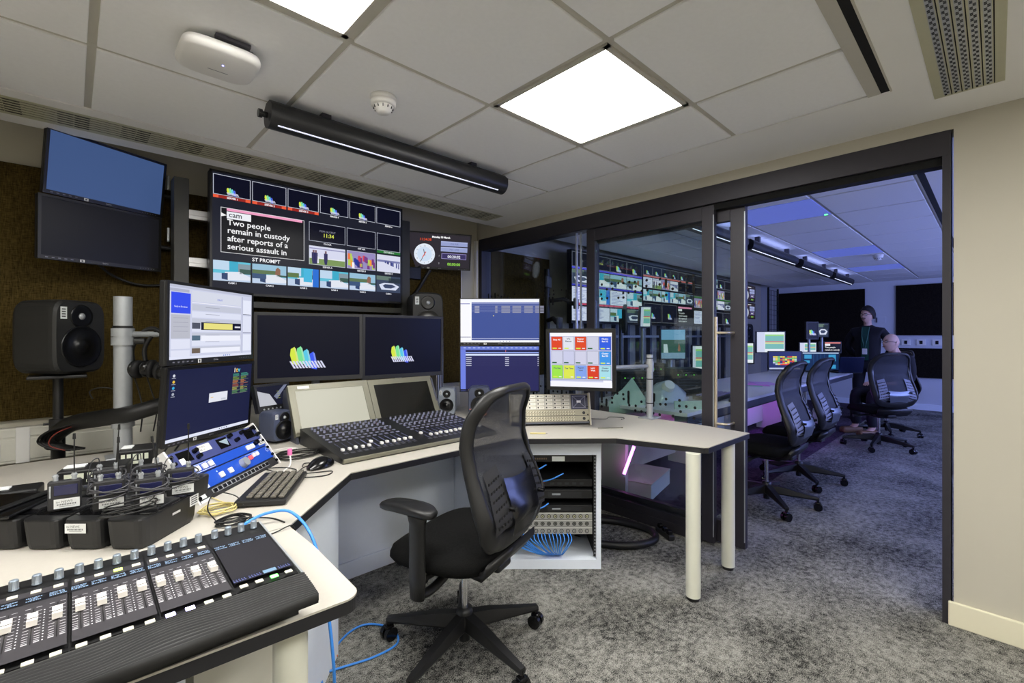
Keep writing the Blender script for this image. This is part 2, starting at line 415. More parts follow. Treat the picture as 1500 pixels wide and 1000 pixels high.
def thumb(p, u0, v0, u1, v1, kind, rnd):
    def r(a, b, c, d, col, L=2): p.rect(u0 + a * (u1 - u0), v0 + b * (v1 - v0), u0 + c * (u1 - u0), v0 + d * (v1 - v0), col, L)
    def pl(pts, col, L=3): p.poly([(u0 + a * (u1 - u0), v0 + b * (v1 - v0)) for a, b in pts], col, L)
    if kind == 'pitch':
        r(0, 0, 1, 1, (214, 216, 238)); r(0, .1, 1, .16, (150, 150, 190), 3); r(0, .62, 1, 1, (124, 150, 90), 3); r(0, .60, 1, .66, (230, 232, 240), 4)
        for x in (.12, .18, .45): 
            pl([(x - .05, .35), (x + .05, .35), (x + .05, .7), (x + .03, .95), (x - .03, .95), (x - .05, .7)], (50, 48, 92), 5); pl([(x - .025, .22), (x + .025, .22), (x + .025, .35), (x - .025, .35)], (120, 90, 100), 5)
        r(.22, .55, .26, .9, (235, 235, 240), 5)
    elif kind == 'crowd':
        r(0, 0, 1, 1, (150, 140, 190))
        for i in range(30):
            x = rnd.random() * .92; y = .15 + rnd.random() * .5
            pl([(x, y), (x + .08, y), (x + .09, y + .33), (x, y + .33)], rnd.choice([(235, 120, 70), (245, 150, 60), (60, 50, 110), (120, 60, 130), (240, 240, 245), (210, 70, 90), (180, 210, 90), (40, 60, 150)]), 3 + i % 3)
    elif kind == 'street':
        r(0, 0, 1, 1, (216, 218, 238)); r(0, .3, 1, .42, (120, 124, 170), 3)
        for i in range(18):
            x = .3 + rnd.random() * .65; y = .35 + (x - .3) * .15
            pl([(x, y), (x + .04, y), (x + .045, y + .35 * x), (x, y + .35 * x)], rnd.choice([(50, 52, 110), (70, 76, 140), (100, 110, 170)]), 4)
    elif kind in ('studio', 'studio2', 'studio3'):
        r(0, 0, 1, 1, (96, 190, 214)); r(0, 0, .42, .45, (190, 214, 236), 3); r(.42, 0, .66, .5, (60, 170, 200), 3); r(.66, .1, 1, .6, (130, 150, 160), 3)
        r(.7, .35, 1, .6, (60, 90, 80), 4); r(0, .62, 1, 1, (190, 208, 232), 3)
        pl([(.3, .55), (.7, .5), (1, .75), (1, .9), (.35, .95)], (225, 230, 240), 4); pl([(.22, .62), (.38, .6), (.38, .95), (.22, .9)], (50, 70, 110), 5)
        if kind == 'studio2':
            r(0, 0, 1, .5, (150, 190, 214), 5); r(0, .3, .8, .5, (92, 116, 80), 6); pl([(.68, .2), (.74, .1), (.82, .2), (.82, .5), (.66, .5)], (140, 100, 80), 7); r(0, .5, .4, .75, (60, 84, 120), 6)
        if kind == 'studio3':
            r(.5, 0, .78, .75, (70, 180, 220), 6); r(.8, 0, 1, 1, (40, 110, 210), 6); r(0, .3, .35, .55, (92, 116, 70), 6)
    elif kind == 'room':
        r(0, 0, 1, 1, (60, 70, 92)); r(0, 0, .6, .25, (100, 120, 110), 3); r(.5, .1, 1, .4, (40, 50, 60), 3); pl([(.1, .55), (.3, .42), (.7, .42), (.95, .6), (.8, .85), (.2, .85)], (214, 220, 240), 4); pl([(.25, .6), (.35, .5), (.65, .5), (.8, .62), (.6, .75), (.35, .75)], (60, 70, 100), 5)
    elif kind == 'paper':
        r(0, 0, 1, 1, (220, 224, 250))
        for i in range(9): r(.08, .08 + i * .1, .4 + rnd.random() * .5, .11 + i * .1, (120, 130, 190), 3)
    elif kind == 'green':
        r(0, 0, 1, 1, (225, 235, 240)); r(0, 0, .28, 1, (205, 212, 235), 3)
        r(.3, .12, .97, .9, (120, 184, 180), 3); r(.3, .12, .97, .2, (150, 210, 130), 4); r(.3, .46, .97, .5, (220, 110, 100), 4); r(.3, .52, .97, .58, (225, 225, 150), 4); r(.3, .84, .97, .9, (235, 235, 245), 4)

# ------------------------------------------------------------------ setting
XG = 2.80; YB = 3.42; ZC = 2.235; HZ = 2.175
XL = -2.3; YN = -2.2; XF = 10.5; YCE = 3.08      # left wall, wall behind, far wall, edge of the lowered ceiling
b = MB(); b.span(XL, XG, YN, YB, -0.05, 0.0); b.span(XG, XF, YN, YB, -0.05, 0.0)
struct('floor', b, CARPET)
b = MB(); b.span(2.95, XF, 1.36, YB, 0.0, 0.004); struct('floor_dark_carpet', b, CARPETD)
b = MB(); b.span(XL, XF + .1, YB, YB + 0.1, 0, 2.6); struct('wall_back', b, WALL)
b = MB(); b.span(XL - 0.1, XL, YN, YB, 0, 2.6); struct('wall_left', b, WALL)
b = MB(); b.span(XL, XF, YN - 0.1, YN, 0, 2.6); struct('wall_near', b, WALL)
b = MB(); b.span(XF, XF + 0.1, YN, YB, 0, 2.6); struct('wall_far', b, WALLF)
b = MB(); b.span(XG, XG + 0.12, YN, 0.13, 0, 2.5); b.span(XG, XG + 0.12, 0.13, YB, HZ, 2.5); b.span(XG, XG + .12, 3.385, YB, 0, HZ)
struct('wall_right', b, WALL)
b = MB(); b.span(XL, XF, YCE, YB + .05, 2.45, 2.55); b.span(XL, XF, YCE - .02, YCE, ZC, 2.5); struct('ceiling_recess', b, CEIL)

def ceiling(x0, x1, y0, y1, gx, gy, xa, xb, ya, yb, holes, tag_):
    """plasterboard margin, then a field of tiles on a visible grid; gx, gy = grid line positions"""
    b = MB()
    b.span(x0, xa, y0, y1, ZC, ZC + .05); b.span(xb, x1, y0, y1, ZC, ZC + .05)
    b.span(xa, xb, y0, ya, ZC, ZC + .05); b.span(xa, xb, yb, y1, ZC, ZC + .05)
    struct('ceiling' + tag_, b, CEIL)
    t = MB(); g = MB(); xs = [xa] + gx + [xb]; ys = [ya] + gy + [yb]; q = 0.012
    for i in range(len(xs) - 1):
        for j in range(len(ys) - 1):
            if (i, j) in holes: continue
            t.span(xs[i] + q, xs[i + 1] - q, ys[j] + q, ys[j + 1] - q, ZC + .000, ZC + .02, 0.003)
    for x in xs: g.span(x - .013, x + .013, ya, yb, ZC + .008, ZC + .03)
    for y in ys: g.span(xa, xb, y - .0128, y + .0128, ZC + .0074, ZC + .0294)
    struct('ceiling_tiles' + tag_, t, TILE); struct('ceiling_grid' + tag_, g, GRID)
    return xs, ys
gx = [-1.78, -1.17, -0.56, 0.05, 0.662, 1.275, 1.886]; gy = [-1.48, -0.87, -0.26]
gxa = -2.2; 
# near room: Y lines at .35(slot edge) .88 1.475 2.09 2.68
holes = set()
xs, ys = ceiling(XL, XG, YN, YCE, gx, [0.88, 1.475, 2.09], gxa, 2.335, 0.335, 2.68, {(3 + 1 - 1 + 1, 1), (6, 1), (2, 1)}, '')
def light_panel(x0, x1, y0, y1, label, group):
    t = thing('ceiling_light', label, 'ceiling light', ((x0 + x1) / 2, (y0 + y1) / 2, ZC), (0, 0, 0), group)
    b = MB()
    for a in ((x0, x1, y0, y0 + .02), (x0, x1, y1 - .02, y1), (x0, x0 + .02, y0, y1), (x1 - .02, x1, y0, y1)):
        b.span(a[0], a[1], a[2], a[3], ZC - .001, ZC + .012)
    b.build('frame', GRID, t, world=True)
    b = MB(); b.span(x0 + .018, x1 - .018, y0 + .018, y1 - .018, ZC + .004, ZC + .010); b.build('diffuser', PANEL, t, world=True)
q = 0.012
light_panel(1.275 + q, 1.886 - q, .88 + q, 1.475 - q, 'bright square ceiling light, the whole one near the glass wall', 'square ceiling lights')
light_panel(0.05 + q, 0.662 - q, .88 + q, 1.475 - q, 'bright square ceiling light cut off by the top edge of the photo', 'square ceiling lights')
light_panel(-1.17 + q, -0.56 - q, .88 + q, 1.475 - q, 'bright square ceiling light over the left wing, outside the photo', 'square ceiling lights')
# plain ceiling panels behind the camera
for x, nm in ((-0.9, 'left'), (0.35, 'middle'), (1.58, 'right')):
    t = thing('ceiling_light', 'square ceiling light behind the camera, %s of the row of three' % nm, 'ceiling light', (x, -1.0, ZC), (0, 0, 0), 'square ceiling lights')
    b = MB(); b.box(x, -1.0, ZC - .004, .6, .6, .008); b.build('frame', GRID, t, world=True)
    b = MB(); b.box(x, -1.0, ZC - .011, .56, .56, .006); b.build('diffuser', PANEL, t, world=True)
# dark slot diffuser + linear grilles
b = MB(); b.span(-2.2, 2.335, 0.290, 0.318, ZC - .002, ZC + .002); struct('trim_1', b, BLACK)
b = MB(); b.span(-2.2, 2.335, 0.318, 0.36, ZC - .004, ZC + .004); b.span(-2.2, 2.34, .284, .290, ZC - .004, ZC + .004); struct('trim_2', b, GRID)

def grille(x0, x1, y0, y1, label, pattern):
    t = thing('ceiling_vent', label, 'vent', ((x0 + x1) / 2, (y0 + y1) / 2, ZC), (0, 0, 0), 'long ceiling grilles')
    b = MB(); b.span(x0, x1, y0, y1, ZC - .003, ZC - .001); b.build('face_plate', VENT, t, world=True)
    s = MB()
    n = 5; w = (y1 - y0 - .05) / n
    if pattern == 'slots':
        x = x0 + .05
        while x < x1 - .1:
            for k in range(6):
                yy = y0 + .025 + k * (y1 - y0 - .05) / 5.5
                s.span(x, min(x + .052, x1 - .03), yy, yy + .005, ZC - .0042, ZC - .0030)
                s.span(x + .055, min(x + .105, x1 - .03), yy + .003, yy + .008, ZC - .0042, ZC - .0030)
            x += .215
        s.build('slots', BLACK, t, world=True)
        r = MB()
        for k in range(6):
            yy = y0 + .02 + k * (y1 - y0 - .05) / 5.5; r.span(x0 + .02, x1 - .02, yy, yy + .002, ZC - .0050, ZC - .0030)
        r.build('rails', TAUPE, t, world=True)
    else:
        for k in range(n):
            yy = y0 + .03 + k * w
            x = x0 + .03
            while x < x1 - .04:
                for i in range(3):
                    s.span(x + i * .006, x + i * .006 + .003, yy + .004, yy + .011, ZC - .0042, ZC - .003)
                    s.span(x + .018 + i * .006, x + .021 + i * .006, yy + .011, yy + .018, ZC - .0042, ZC - .003)
                x += .036
            s.span(x0, x1 - .01, yy - .004, yy - .001, ZC - .0042, ZC - .003)
        s.build('slots', BLACK, t, world=True)
        r = MB()
        for k in range(n): yy = y0 + .03 + k * w; r.span(x0 + .01, x1 - .02, yy + .002, yy + .020, ZC - .0036, ZC - .003)
        r.build('rails', SILV, t, world=True)
grille(-1.6, 2.53, 2.755, 2.965, 'long slotted ceiling grille above the row of wall screens', 'slots')
grille(0.6, 2.55, -0.022, 0.175, 'ceiling grille of lacy parallel rails at the top right corner', 'lace')

# far room ceiling, and an added glowing blue panel, out of view, to light it
b = MB(); b.span(3.3, 9.8, YN + .01, YN + .02, .9, 2.1); struct('fill_panel', b, mat('blue_fill_emitter', rgb(120, 130, 200), .3, emit=(.27, .34, .85), es=FAR_BLUE))
b = MB()
for x in (3.3, 5.45, 7.6, 9.8): b.span(x - .03, x + .03, YN, YN + .05, .87, 2.13)
b.span(3.3, 9.8, YN, YN + .05, .87, .93); b.span(3.3, 9.8, YN, YN + .05, 2.07, 2.13); struct('trim_7', b, WALLF)  # bars round the added blue panel, also out of view
XR = XG + .12
gxf = [3.79 + .61 * i for i in range(11)]
fx, fy = ceiling(XR, XF, YN, YCE, gxf, [0.90, 1.50, 2.10], 3.42, 10.3, 0.34, 2.7, {(1, 1), (5, 1), (8, 1)}, '_far')
b = MB(); b.span(3.36, 10.3, .296, .33, ZC - .003, ZC + .001); struct('trim_3', b, BLACK)
for i, lab in ((1, 'dim blue square ceiling panel nearest the doorway'), (5, 'dim blue square ceiling panel halfway down the next room'), (8, 'dim blue square ceiling panel farthest down the next room')):
    t = thing('ceiling_light', lab, 'ceiling light', ((fx[i] + fx[i + 1]) / 2, 1.2, ZC), (0, 0, 0), 'dimmed ceiling panels of the next room')
    b = MB(); b.span(fx[i] + q, fx[i + 1] - q, .90 + q, 1.50 - q, ZC, ZC + .008); b.build('diffuser', DPAN, t, world=True)
    b = MB(); b.span(fx[i] + .008, fx[i + 1] - .008, .9 + .008, 1.5 - .008, ZC + .006, ZC + .012); b.build('frame', GRID, t, world=True)
b = MB(); b.cyl((4.36, .94, ZC - .004), (4.36, .94, ZC), .012); o = b.build('indicator_light', mat('green_emitter', rgb(90, 255, 130), .4, emit=rgb(80, 255, 120), es=4)); tag(o, 'tiny green indicator light on the blue ceiling panel', 'indicator')

# skirting and trunking
b = MB(); b.span(XG - .016, XG, YN, .147, 0, .105, .004); struct('baseboard_right', b, mat('skirting_paint', rgb(228, 222, 196), .5))
b = MB(); b.span(XL, 2.62, YB - .015, YB, 0, .1, .004); struct('baseboard_back', b, WHITE)
t = thing('dado_trunking', 'pale dado cable trunking running along the wall behind the charging docks', 'trunking', (0.3, YB, .8))
b = MB(); b.span(XL, 2.55, YB - .06, YB, .635, .81, .006); b.build('channel', GREYW, t, world=True)
b = MB(); b.span(XL, 2.55, YB - .066, YB - .058, .765, .805, .003); b.span(XL, 2.55, YB - .066, YB - .058, .65, .755, .003); b.build('cover_strips', GREYW, t, world=True)
b = MB(); b.span(-.20, -.15, YB - .072, YB - .055, .635, .812, .003); b.build('joint_cover', WP, t, world=True)
for i in range(2):
    b = MB(); b.span(-.32 - i * .25, -.25 - i * .25, YB - .073, YB - .064, .66, .745, .004); b.build('socket_outlet', WP, t, world=True)
# acoustic panels on back wall
b = MB(); b.span(-1.6, 2.585, YB - .033, YB - .003, .845, 2.13, .004)
tag(b.build('acoustic_panel', FABRIC), 'long brown fabric acoustic panel behind the wall screens', 'acoustic panel')
b = MB(); b.span(2.585, 2.592, YB - .034, YB, .8, 2.13); b.span(2.76, 2.78, YB - .04, YB, 0.5, 2.16); struct('trim_4', b, WP)
b = MB(); b.span(2.95, 3.80, YB - .033, YB - .003, .845, 2.1, .004)
tag(b.build('acoustic_panel', FABRIC), 'brown fabric panel seen through the first pane of the glass wall', 'acoustic panel')
b = MB(); b.span(XF - .033, XF - .003, 1.66, 3.08, .6, 2.12, .004)
tag(b.build('acoustic_panel', FABRICD), 'large dark fabric panel on the far wall behind the standing person', 'acoustic panel')
b = MB(); b.span(XF - .033, XF - .003, -.4, 1.22, 1.27, 2.14, .004)
tag(b.build('acoustic_panel', FABRICD), 'upper dark fabric panel at the far wall beside the door frame', 'acoustic panel')
b = MB(); b.span(XF - .033, XF - .003, -.4, 1.22, .55, 1.05, .004)
tag(b.build('acoustic_panel', FABRICD), 'lower dark fabric panel at the far wall behind the empty chair', 'acoustic panel')
b = MB(); b.span(XF - .02, XF, YN, YB, 0, .1); struct('baseboard_far', b, WHITE)
for k, lb in enumerate(('leftmost', 'middle', 'right-hand')):
    t = thing('wall_socket', '%s of three small white sockets on the strip between the dark panels' % lb, 'socket', (XF, 1.09 - .17 * k, 1.16), (0, 0, 0), 'sockets on the far wall')
    b = MB(); b.span(XF - .012, XF, 1.03 - .2 * k, 1.15 - .2 * k, 1.1, 1.2, .003); b.build('face_plate', WP, t, world=True)
    b = MB(); b.span(XF - .016, XF - .011, 1.07 - .2 * k, 1.11 - .2 * k, 1.12, 1.18); b.build('insert', BLACK, t, world=True)
t = thing('wall_switch', 'small white switch plate on the far wall right of the standing person', 'switch', (XF, 1.44, 1.55))
b = MB(); b.span(XF - .012, XF, 1.36, 1.50, 1.49, 1.60, .003); b.build('face_plate', WALLF, t, world=True)
b = MB(); b.span(XF - .018, XF - .011, 1.48, 1.50, 1.50, 1.59, .002); b.build('rocker', GUN, t, world=True)

# ------------------------------------------------------------------ glass partition and sliding doors
def pill_holes(y0, y1, z0, z1, n, seed):
    rnd = random.Random(seed); b = MB()
    ny = max(1, int((y1 - y0) / 0.045)); nz = 4
    for i in range(ny):
        for j in range(nz):
            if rnd.random() < .45: continue
            y = y0 + (i + .5 + .25 * (rnd.random() - .5)) * (y1 - y0) / ny; z = z0 + (j + .5 + .2 * (rnd.random() - .5)) * (z1 - z0) / nz
            r = .0095; L = rnd.choice([0, 0, 0, 0, 0, 0, .02]); pts = []
            for k in range(14):
                a = 2 * PI * k / 14; pts.append((y + r * math.cos(a), z + r * math.sin(a) + (L if math.sin(a) > 0 else -L)))
            b.add([(XG - .0095 + .05, p, q_) for p, q_ in pts], [list(range(14))])
    return b
def pane_window(name, y0, y1, z0, z1, dots):
    b = MB(); b.span(XG + .044, XG + .054, y0, y1, z0, z1)
    o = struct(name, b, GLASS)
    if dots:
        for z in (1.59, .80):
            d = pill_holes(y0 + .03, y1 - .02, z - .06, z + .06, 60, int(y0 * 100 + z * 10)).build('dot_decals', BLACK, o)
    return o
FR = MB()
FR.span(XG - .005, XG + .11, .139, 3.385, 2.065, HZ, .002)          # header
FR.span(XG - .005, XG + .11, .139, .167, 0, 2.065, .001)            # right jamb
FR.span(XG - .005, XG + .11, 3.345, 3.385, 0, 2.065, .001)          # left jamb
FR.span(XG + .0, XG + .10, 1.25, 3.345, 0, .06, .001)               # sill under the fixed glass
struct('door_1', FR, DMET)
b = MB(); b.span(XG + .02, XG + .09, .167, 1.25, 2.03, 2.066); struct('trim_5', b, BLACK)
pane_window('window_1', 2.26, 3.345, .06, 2.065, True)
b = MB(); b.span(XG + .04, XG + .058, 2.252, 2.262, .06, 2.065); b.span(XG + .04, XG + .058, 2.212, 2.220, .06, 2.065); struct('trim_6', b, SILV)
pane_window('window_2', 2.135, 2.22, .06, 2.065, False)
def sliding(name, y0, y1, x, stile, top, bot, label, handle):
    t = thing(name, label, 'door', (x, (y0 + y1) / 2, 0), (0, 0, 0), 'sliding glass door leaves')
    d = .04
    for a, c, nm in ((y0, y0 + stile, 'stile'), (y1 - stile, y1, 'stile')):
        b = MB(); b.span(x, x + d, a, c, .01, 2.06, .002); b.build(nm, DMET, t, world=True)
    b = MB(); b.span(x, x + d, y0 + stile, y1 - stile, 2.06 - top, 2.06, .002); b.build('top_rail', DMET, t, world=True)
    b = MB(); b.span(x, x + d, y0 + stile, y1 - stile, .01, .01 + bot, .002); b.build('bottom_rail', DMET, t, world=True)
    b = MB(); b.span(x + .015, x + .023, y0 + stile, y1 - stile, .01 + bot, 2.06 - top); g = b.build('glass_pane', GLASS, t, world=True)
    dd = MB()
    for z in (1.59, .80):
        p = pill_holes(y0 + stile + .03, y1 - stile - .03, z - .07, z + .07, 60, int(z * 77))
        dd.add([(x + .012, v.y, v.z) for v in p.v], p.f)
    if handle is False: dd.build('dot_decals', BLACK, t, world=True)
    if handle:
        b = MB(); yy = y0 + .10; xx = x - .055
        b.cyl((xx, yy, .80), (xx, yy, 1.38), .011); 
        for z in (.86, 1.29): b.cyl((xx, yy, z), (xx, yy - .05, z), .008); b.cyl((xx, yy - .05, z), (x + .01, yy - .05, z), .008)
        b.build('handle', BRASS, t, world=True)
    b = MB(); b.span(x - .001, x + .0, y0 + .0, y0 + .006, .05, 2.0); b.build('edge_seal', SILV, t, world=True)
sliding('sliding_door', 1.180, 2.135, XG + .012, .075, .085, .10, 'closed sliding glass leaf with dark frame left of the open doorway', False)
sliding('sliding_door', 1.02, 2.17, XG + .066, .085, .10, .13, 'open sliding glass leaf with long bar handle stacked behind the other leaf', None)
# handle on the outer leaf
o = [x for x in bpy.data.objects if x.name == 'sliding_door.001'][0]
b = MB(); yy = 1.155; xx = XG - .02
b.cyl((xx, yy, .62), (xx, yy, 1.38), .010)
for z in (.745, 1.285): b.cyl((xx, yy, z), (xx, yy - .035, z), .008); b.tube([(xx, yy - .03, z), (xx + .02, yy - .06, z), (XG + .07, yy - .07, z)], .008)
b.build('handle', BRASS, o, world=True)

# ------------------------------------------------------------------ desks
ZD = 0.735
def deskleg(root, x, y, r=.034):
    b = MB(); b.cyl((x, y, .018), (x, y, ZD - .03), r, n=28); l = b.build('leg', LEG, root, world=True)
    b = MB(); b.cyl((x, y, 0), (x, y, .02), r * .8, n=24); b.build('foot', RUB, l, world=True)
def tabletop(root, poly, t=.004):
    b = MB(); b.prism(poly, ZD - .004, ZD); b.build('desktop', DESK, root, world=True)
    cx = sum(p[0] for p in poly) / len(poly); cy = sum(p[1] for p in poly) / len(poly)
    b = MB(); b.prism(poly, ZD - .030, ZD - .0045); b.build('edge_band', EDGE, root, world=True)
t = thing('control_desk', 'large angular pale desk along the wall carrying the mixing console and screens', 'desk', (1.4, 2.0, 0))
tabletop(t, [(-.95, 1.372), (.443, 1.372), (.789, 1.738), (1.655, 1.738), (2.062, 1.372), (2.188, .965), (2.205, .950), (2.69, .935), (2.72, 1.2), (2.72, 2.2), (2.2, 2.78), (-.95, 2.82)][::-1][::-1])
deskleg(t, 2.166, 1.008); deskleg(t, 2.59, 1.01)
b = MB(); b.prism([(.20, 1.42), (.44, 1.42), (.770, 1.81), (.770, 2.40), (.20, 2.40)], .0, ZD - .032); b.build('pedestal', WHITE, t, world=True)
b = MB(); b.span(.775, 1.73, 2.34, 2.36, .0, ZD - .032); b.build('modesty_panel', WHITE, t, world=True)
b = MB(); b.span(.775, 1.73, 2.325, 2.34, .0, .09, .003); b.build('plinth', WHITE, t, world=True)
b = MB(); b.prism([(1.735, 2.33), (1.735, 2.36), (1.80, 2.36), (1.80, 2.0), (1.78, 2.0)], 0, ZD - .032); b.build('end_panel', WHITE, t, world=True)
t = thing('side_desk', 'near pale desk wing with rounded corner under the fader controller', 'desk', (0, 1.1, 0))
def rounded(cx, cy, r, a0, a1, n=8): return [(cx + r * math.cos(R(a0 + (a1 - a0) * i / n)), cy + r * math.sin(R(a0 + (a1 - a0) * i / n))) for i in range(n + 1)]
tabletop(t, [(-.95, .975)] + rounded(.402, .942, .035, -98, 0) + [(.447, 1.20), (.443, 1.368), (-.95, 1.368)])
deskleg(t, .337, 1.035)
b = MB(); b.span(-.3, .18, 1.22, 1.24, .0, ZD - .032); b.build('end_panel', WHITE, t, world=True)
b = MB(); b.prism([(.20, 1.25), (.40, 1.25), (.40, 1.41), (.20, 1.41)], 0, ZD - .032); b.build('cable_column', GREYW, t, world=True)
b = MB(); b.box(.405, 1.33, .52, .004, .12, .05); b.build('cover_plate', WP, t, world=True)

# ------------------------------------------------------------------ equipment rack under the desk
def rack_front(x0, y0, x1, y1):
    d = Vector((x1 - x0, y1 - y0)); return math.atan2(d.y, d.x), d.length
ang, L = rack_front(1.60, 1.945, 2.085, 1.485)
t = thing('equipment_rack', 'white-framed equipment rack under the desk full of black units and blue cables', 'rack', ((1.60 + 2.085) / 2, (1.945 + 1.485) / 2, 0), (0, 0, ang))
hw = L / 2; D = .42; ht = .66
b = MB(); b.span(-hw, hw, 0, D, 0, .05); b.span(-hw, hw, 0, D, .62, ht + .04); b.span(-hw, -hw + .025, 0, D, .05, .62); b.span(hw - .025, hw, 0, D, .05, .62); b.span(-hw, hw, D - .01, D, .05, .62)
b.build('cabinet', WHITE, t)
b = MB(); b.span(-hw + .025, hw - .025, D - .02, D - .012, .05, .62); b.span(-hw + .025, -hw + .028, .03, D - .02, .05, .62); b.span(hw - .028, hw - .025, .03, D - .02, .05, .62); b.span(-hw + .028, hw - .028, .03, D - .02, .612, .618); b.build('lining', BLACK, t)
for s_ in (-1, 1):
    b = MB(); b.span(s_ * (hw - .030) - .008, s_ * (hw - .030) + .008, .018, .024, .06, .615); rl = b.build('rack_rail', PLM, t)
    b = MB()
    for k in range(30): b.span(s_ * (hw - .030) - .003, s_ * (hw - .030) + .003, .015, .019, .075 + k * .018, .082 + k * .018)
    b.build('rail_holes', SILV, rl)
uw = hw - .045
def unit(name, z, h, m, det=None, dep=.30):
    b = MB(); b.box(0, .02 + dep / 2, z + h / 2, 2 * uw, dep, h - .003, .002); u = b.build(name, m, t)
    if det:
        p = Pic(2 * uw, h, y=.0185, oz=z + h / 2); det(p); p.build('front_panel', M_PRINT, u)
    return u
def d1(p):
    p.rect(.0, .1, 1, .9, (18, 18, 20), 0); p.rect(.22, .4, .40, .7, (150, 160, 160), 1); p.rect(.62, .2, .74, .85, (210, 215, 210), 1); p.text('UHF-R', .24, .62, .25, (20, 20, 22), 2)
    for k in range(6): p.rect(.46 + k * .02, .4, .47 + k * .02, .6, (120, 100, 80), 1)
def d2(p):
    p.rect(0, .1, 1, .9, (14, 14, 16), 0); p.rect(.05, .25, .14, .7, (214, 216, 214), 1); p.rect(.2, .2, .36, .5, (130, 20, 24), 1); p.rect(.44, .2, .55, .45, (120, 40, 30), 1)
    for k in range(5): p.rect(.6 + k * .07, .4, .64 + k * .07, .7, (40, 42, 44), 1)
def d3(p):
    p.rect(0, .1, 1, .9, (20, 21, 22), 0)
    for k in range(2): p.rect(.08 + k * .5, .2, .4 + k * .5, .85, (34, 35, 38), 1); p.rect(.12 + k * .5, .4, .2 + k * .5, .6, (150, 155, 160), 2)
def xlr(col):
    def f(p):
        p.rect(0, 0, 1, 1, (150, 150, 146), 0); p.rect(0, .04, 1, .14, (205, 205, 200), 1)
        for k in range(16):
            u = .05 + k * .06; p.disc(u, .55, .3, (30, 30, 30), 2, 14); p.disc(u, .55, .2, col, 3, 12); p.disc(u, .55, .09, (24, 24, 24), 4, 8)
    return f
unit('receiver_unit', .575, .04, PLA, d1); unit('server_unit', .44, .042, PLA, d2); unit('switch_unit', .375, .05, PLM, d3); unit('blank_unit', .30, .04, PLA, d3)
unit('patch_bay', .262, .038, TAUPE, xlr((176, 176, 140)), .06); unit('patch_bay', .222, .038, TAUPE, xlr((96, 98, 92)), .06); unit('patch_bay', .182, .038, TAUPE, xlr((160, 160, 156)), .06)
b = MB(); rn = random.Random(3)
for k in range(20):
    x = -.21 + k * .020 + rn.uniform(-.003, .003); e_ = .04 + k * .0042
    b.tube([(x, .018, .186), (x + .006, -.006, .160), (x + (e_ - x) * .45, -.004, .115 + rn.uniform(-.01, .01)), (x + (e_ - x) * .85, .01, .075), (e_, .05, .056)], .0028, 6)
o = b.build('patch_leads', CBLUE, t); o['kind'] = 'stuff'
b = MB()
b.tube([(-.1, .02, .55), (-.06, .0, .53), (.0, .02, .54), (.04, .03, .56)], .004); b.tube([(.02, .02, .47), (.07, .0, .49), (.13, .0, .52)], .004); b.tube([(-.15, .02, .35), (-.1, .0, .325), (.0, .0, .33), (.05, .02, .35)], .004)
b.build('loose_lead', CBLUE, t)

# ------------------------------------------------------------------ monitors
def rbox(b, w, h, y0, y1, cz=0, bev=.006, cx=0): b.box(cx, (y0 + y1) / 2, cz, w, abs(y1 - y0), h, bev)
def monitor(name, label, cat, pos, yaw, tilt, w, h, draw, bez=.012, chin=.018, group=None, body=PLA, frame=None, depth=.03, extra=None, lit=True):
    t = thing(name, label, cat, pos, (R(tilt), 0, R(yaw)), group)
    b = MB(); rbox(b, w, h, .004, depth); b.build('housing', body, t)
    sh = h - bez - chin; oz = (chin - bez) / 2
    b = MB()
    b.span(-w / 2, w / 2, -.004, .004, h / 2 - bez, h / 2); b.span(-w / 2, w / 2, -.004, .004, -h / 2, -h / 2 + chin)
    b.span(-w / 2, -w / 2 + bez, -.004, .004, -h / 2 + chin, h / 2 - bez); b.span(w / 2 - bez, w / 2, -.004, .004, -h / 2 + chin, h / 2 - bez)
    fb = b.build('bezel', frame or body, t)
    p = Pic(w - 2 * bez, sh, y=-.0005, oz=oz)
    p.rect(0, 0, 1, 1, (10, 10, 14), 0)
    draw(p)
    p.build('screen', M_SCREEN, t)
    if extra: extra(t, fb)
    b = MB(); rbox(b, .12, .12, depth, depth + .02, 0, .004); b.build('mounting_plate', PLM, t)
    return t
def maker_marks(w, h, chin, words='iiyama'):
    def f(t, fb):
        p = Pic(w, chin, y=-.0045, oz=-h / 2 + chin / 2)
        p.text(words, .5, .62, .4, (170, 170, 172), 1, center=True)
        p.rect(.30, .15, .335, .85, (225, 225, 220), 1); p.rect(.31, .3, .325, .7, (60, 60, 60), 2)
        for k in range(6): p.rect(.80 + k * .025, .45, .806 + k * .025, .6, (150, 150, 155), 1)
        for k in range(5): p.rect(.05 + k * .045, .35, .07 + k * .045, .6, (110, 110, 120), 1)
        p.build('markings', M_PRINT, fb)
    return f
def s_blueoff(p): p.rect(0, 0, 1, 1, (62, 84, 128), 1)
def s_off(p): p.rect(0, 0, 1, 1, (22, 22, 26), 1)
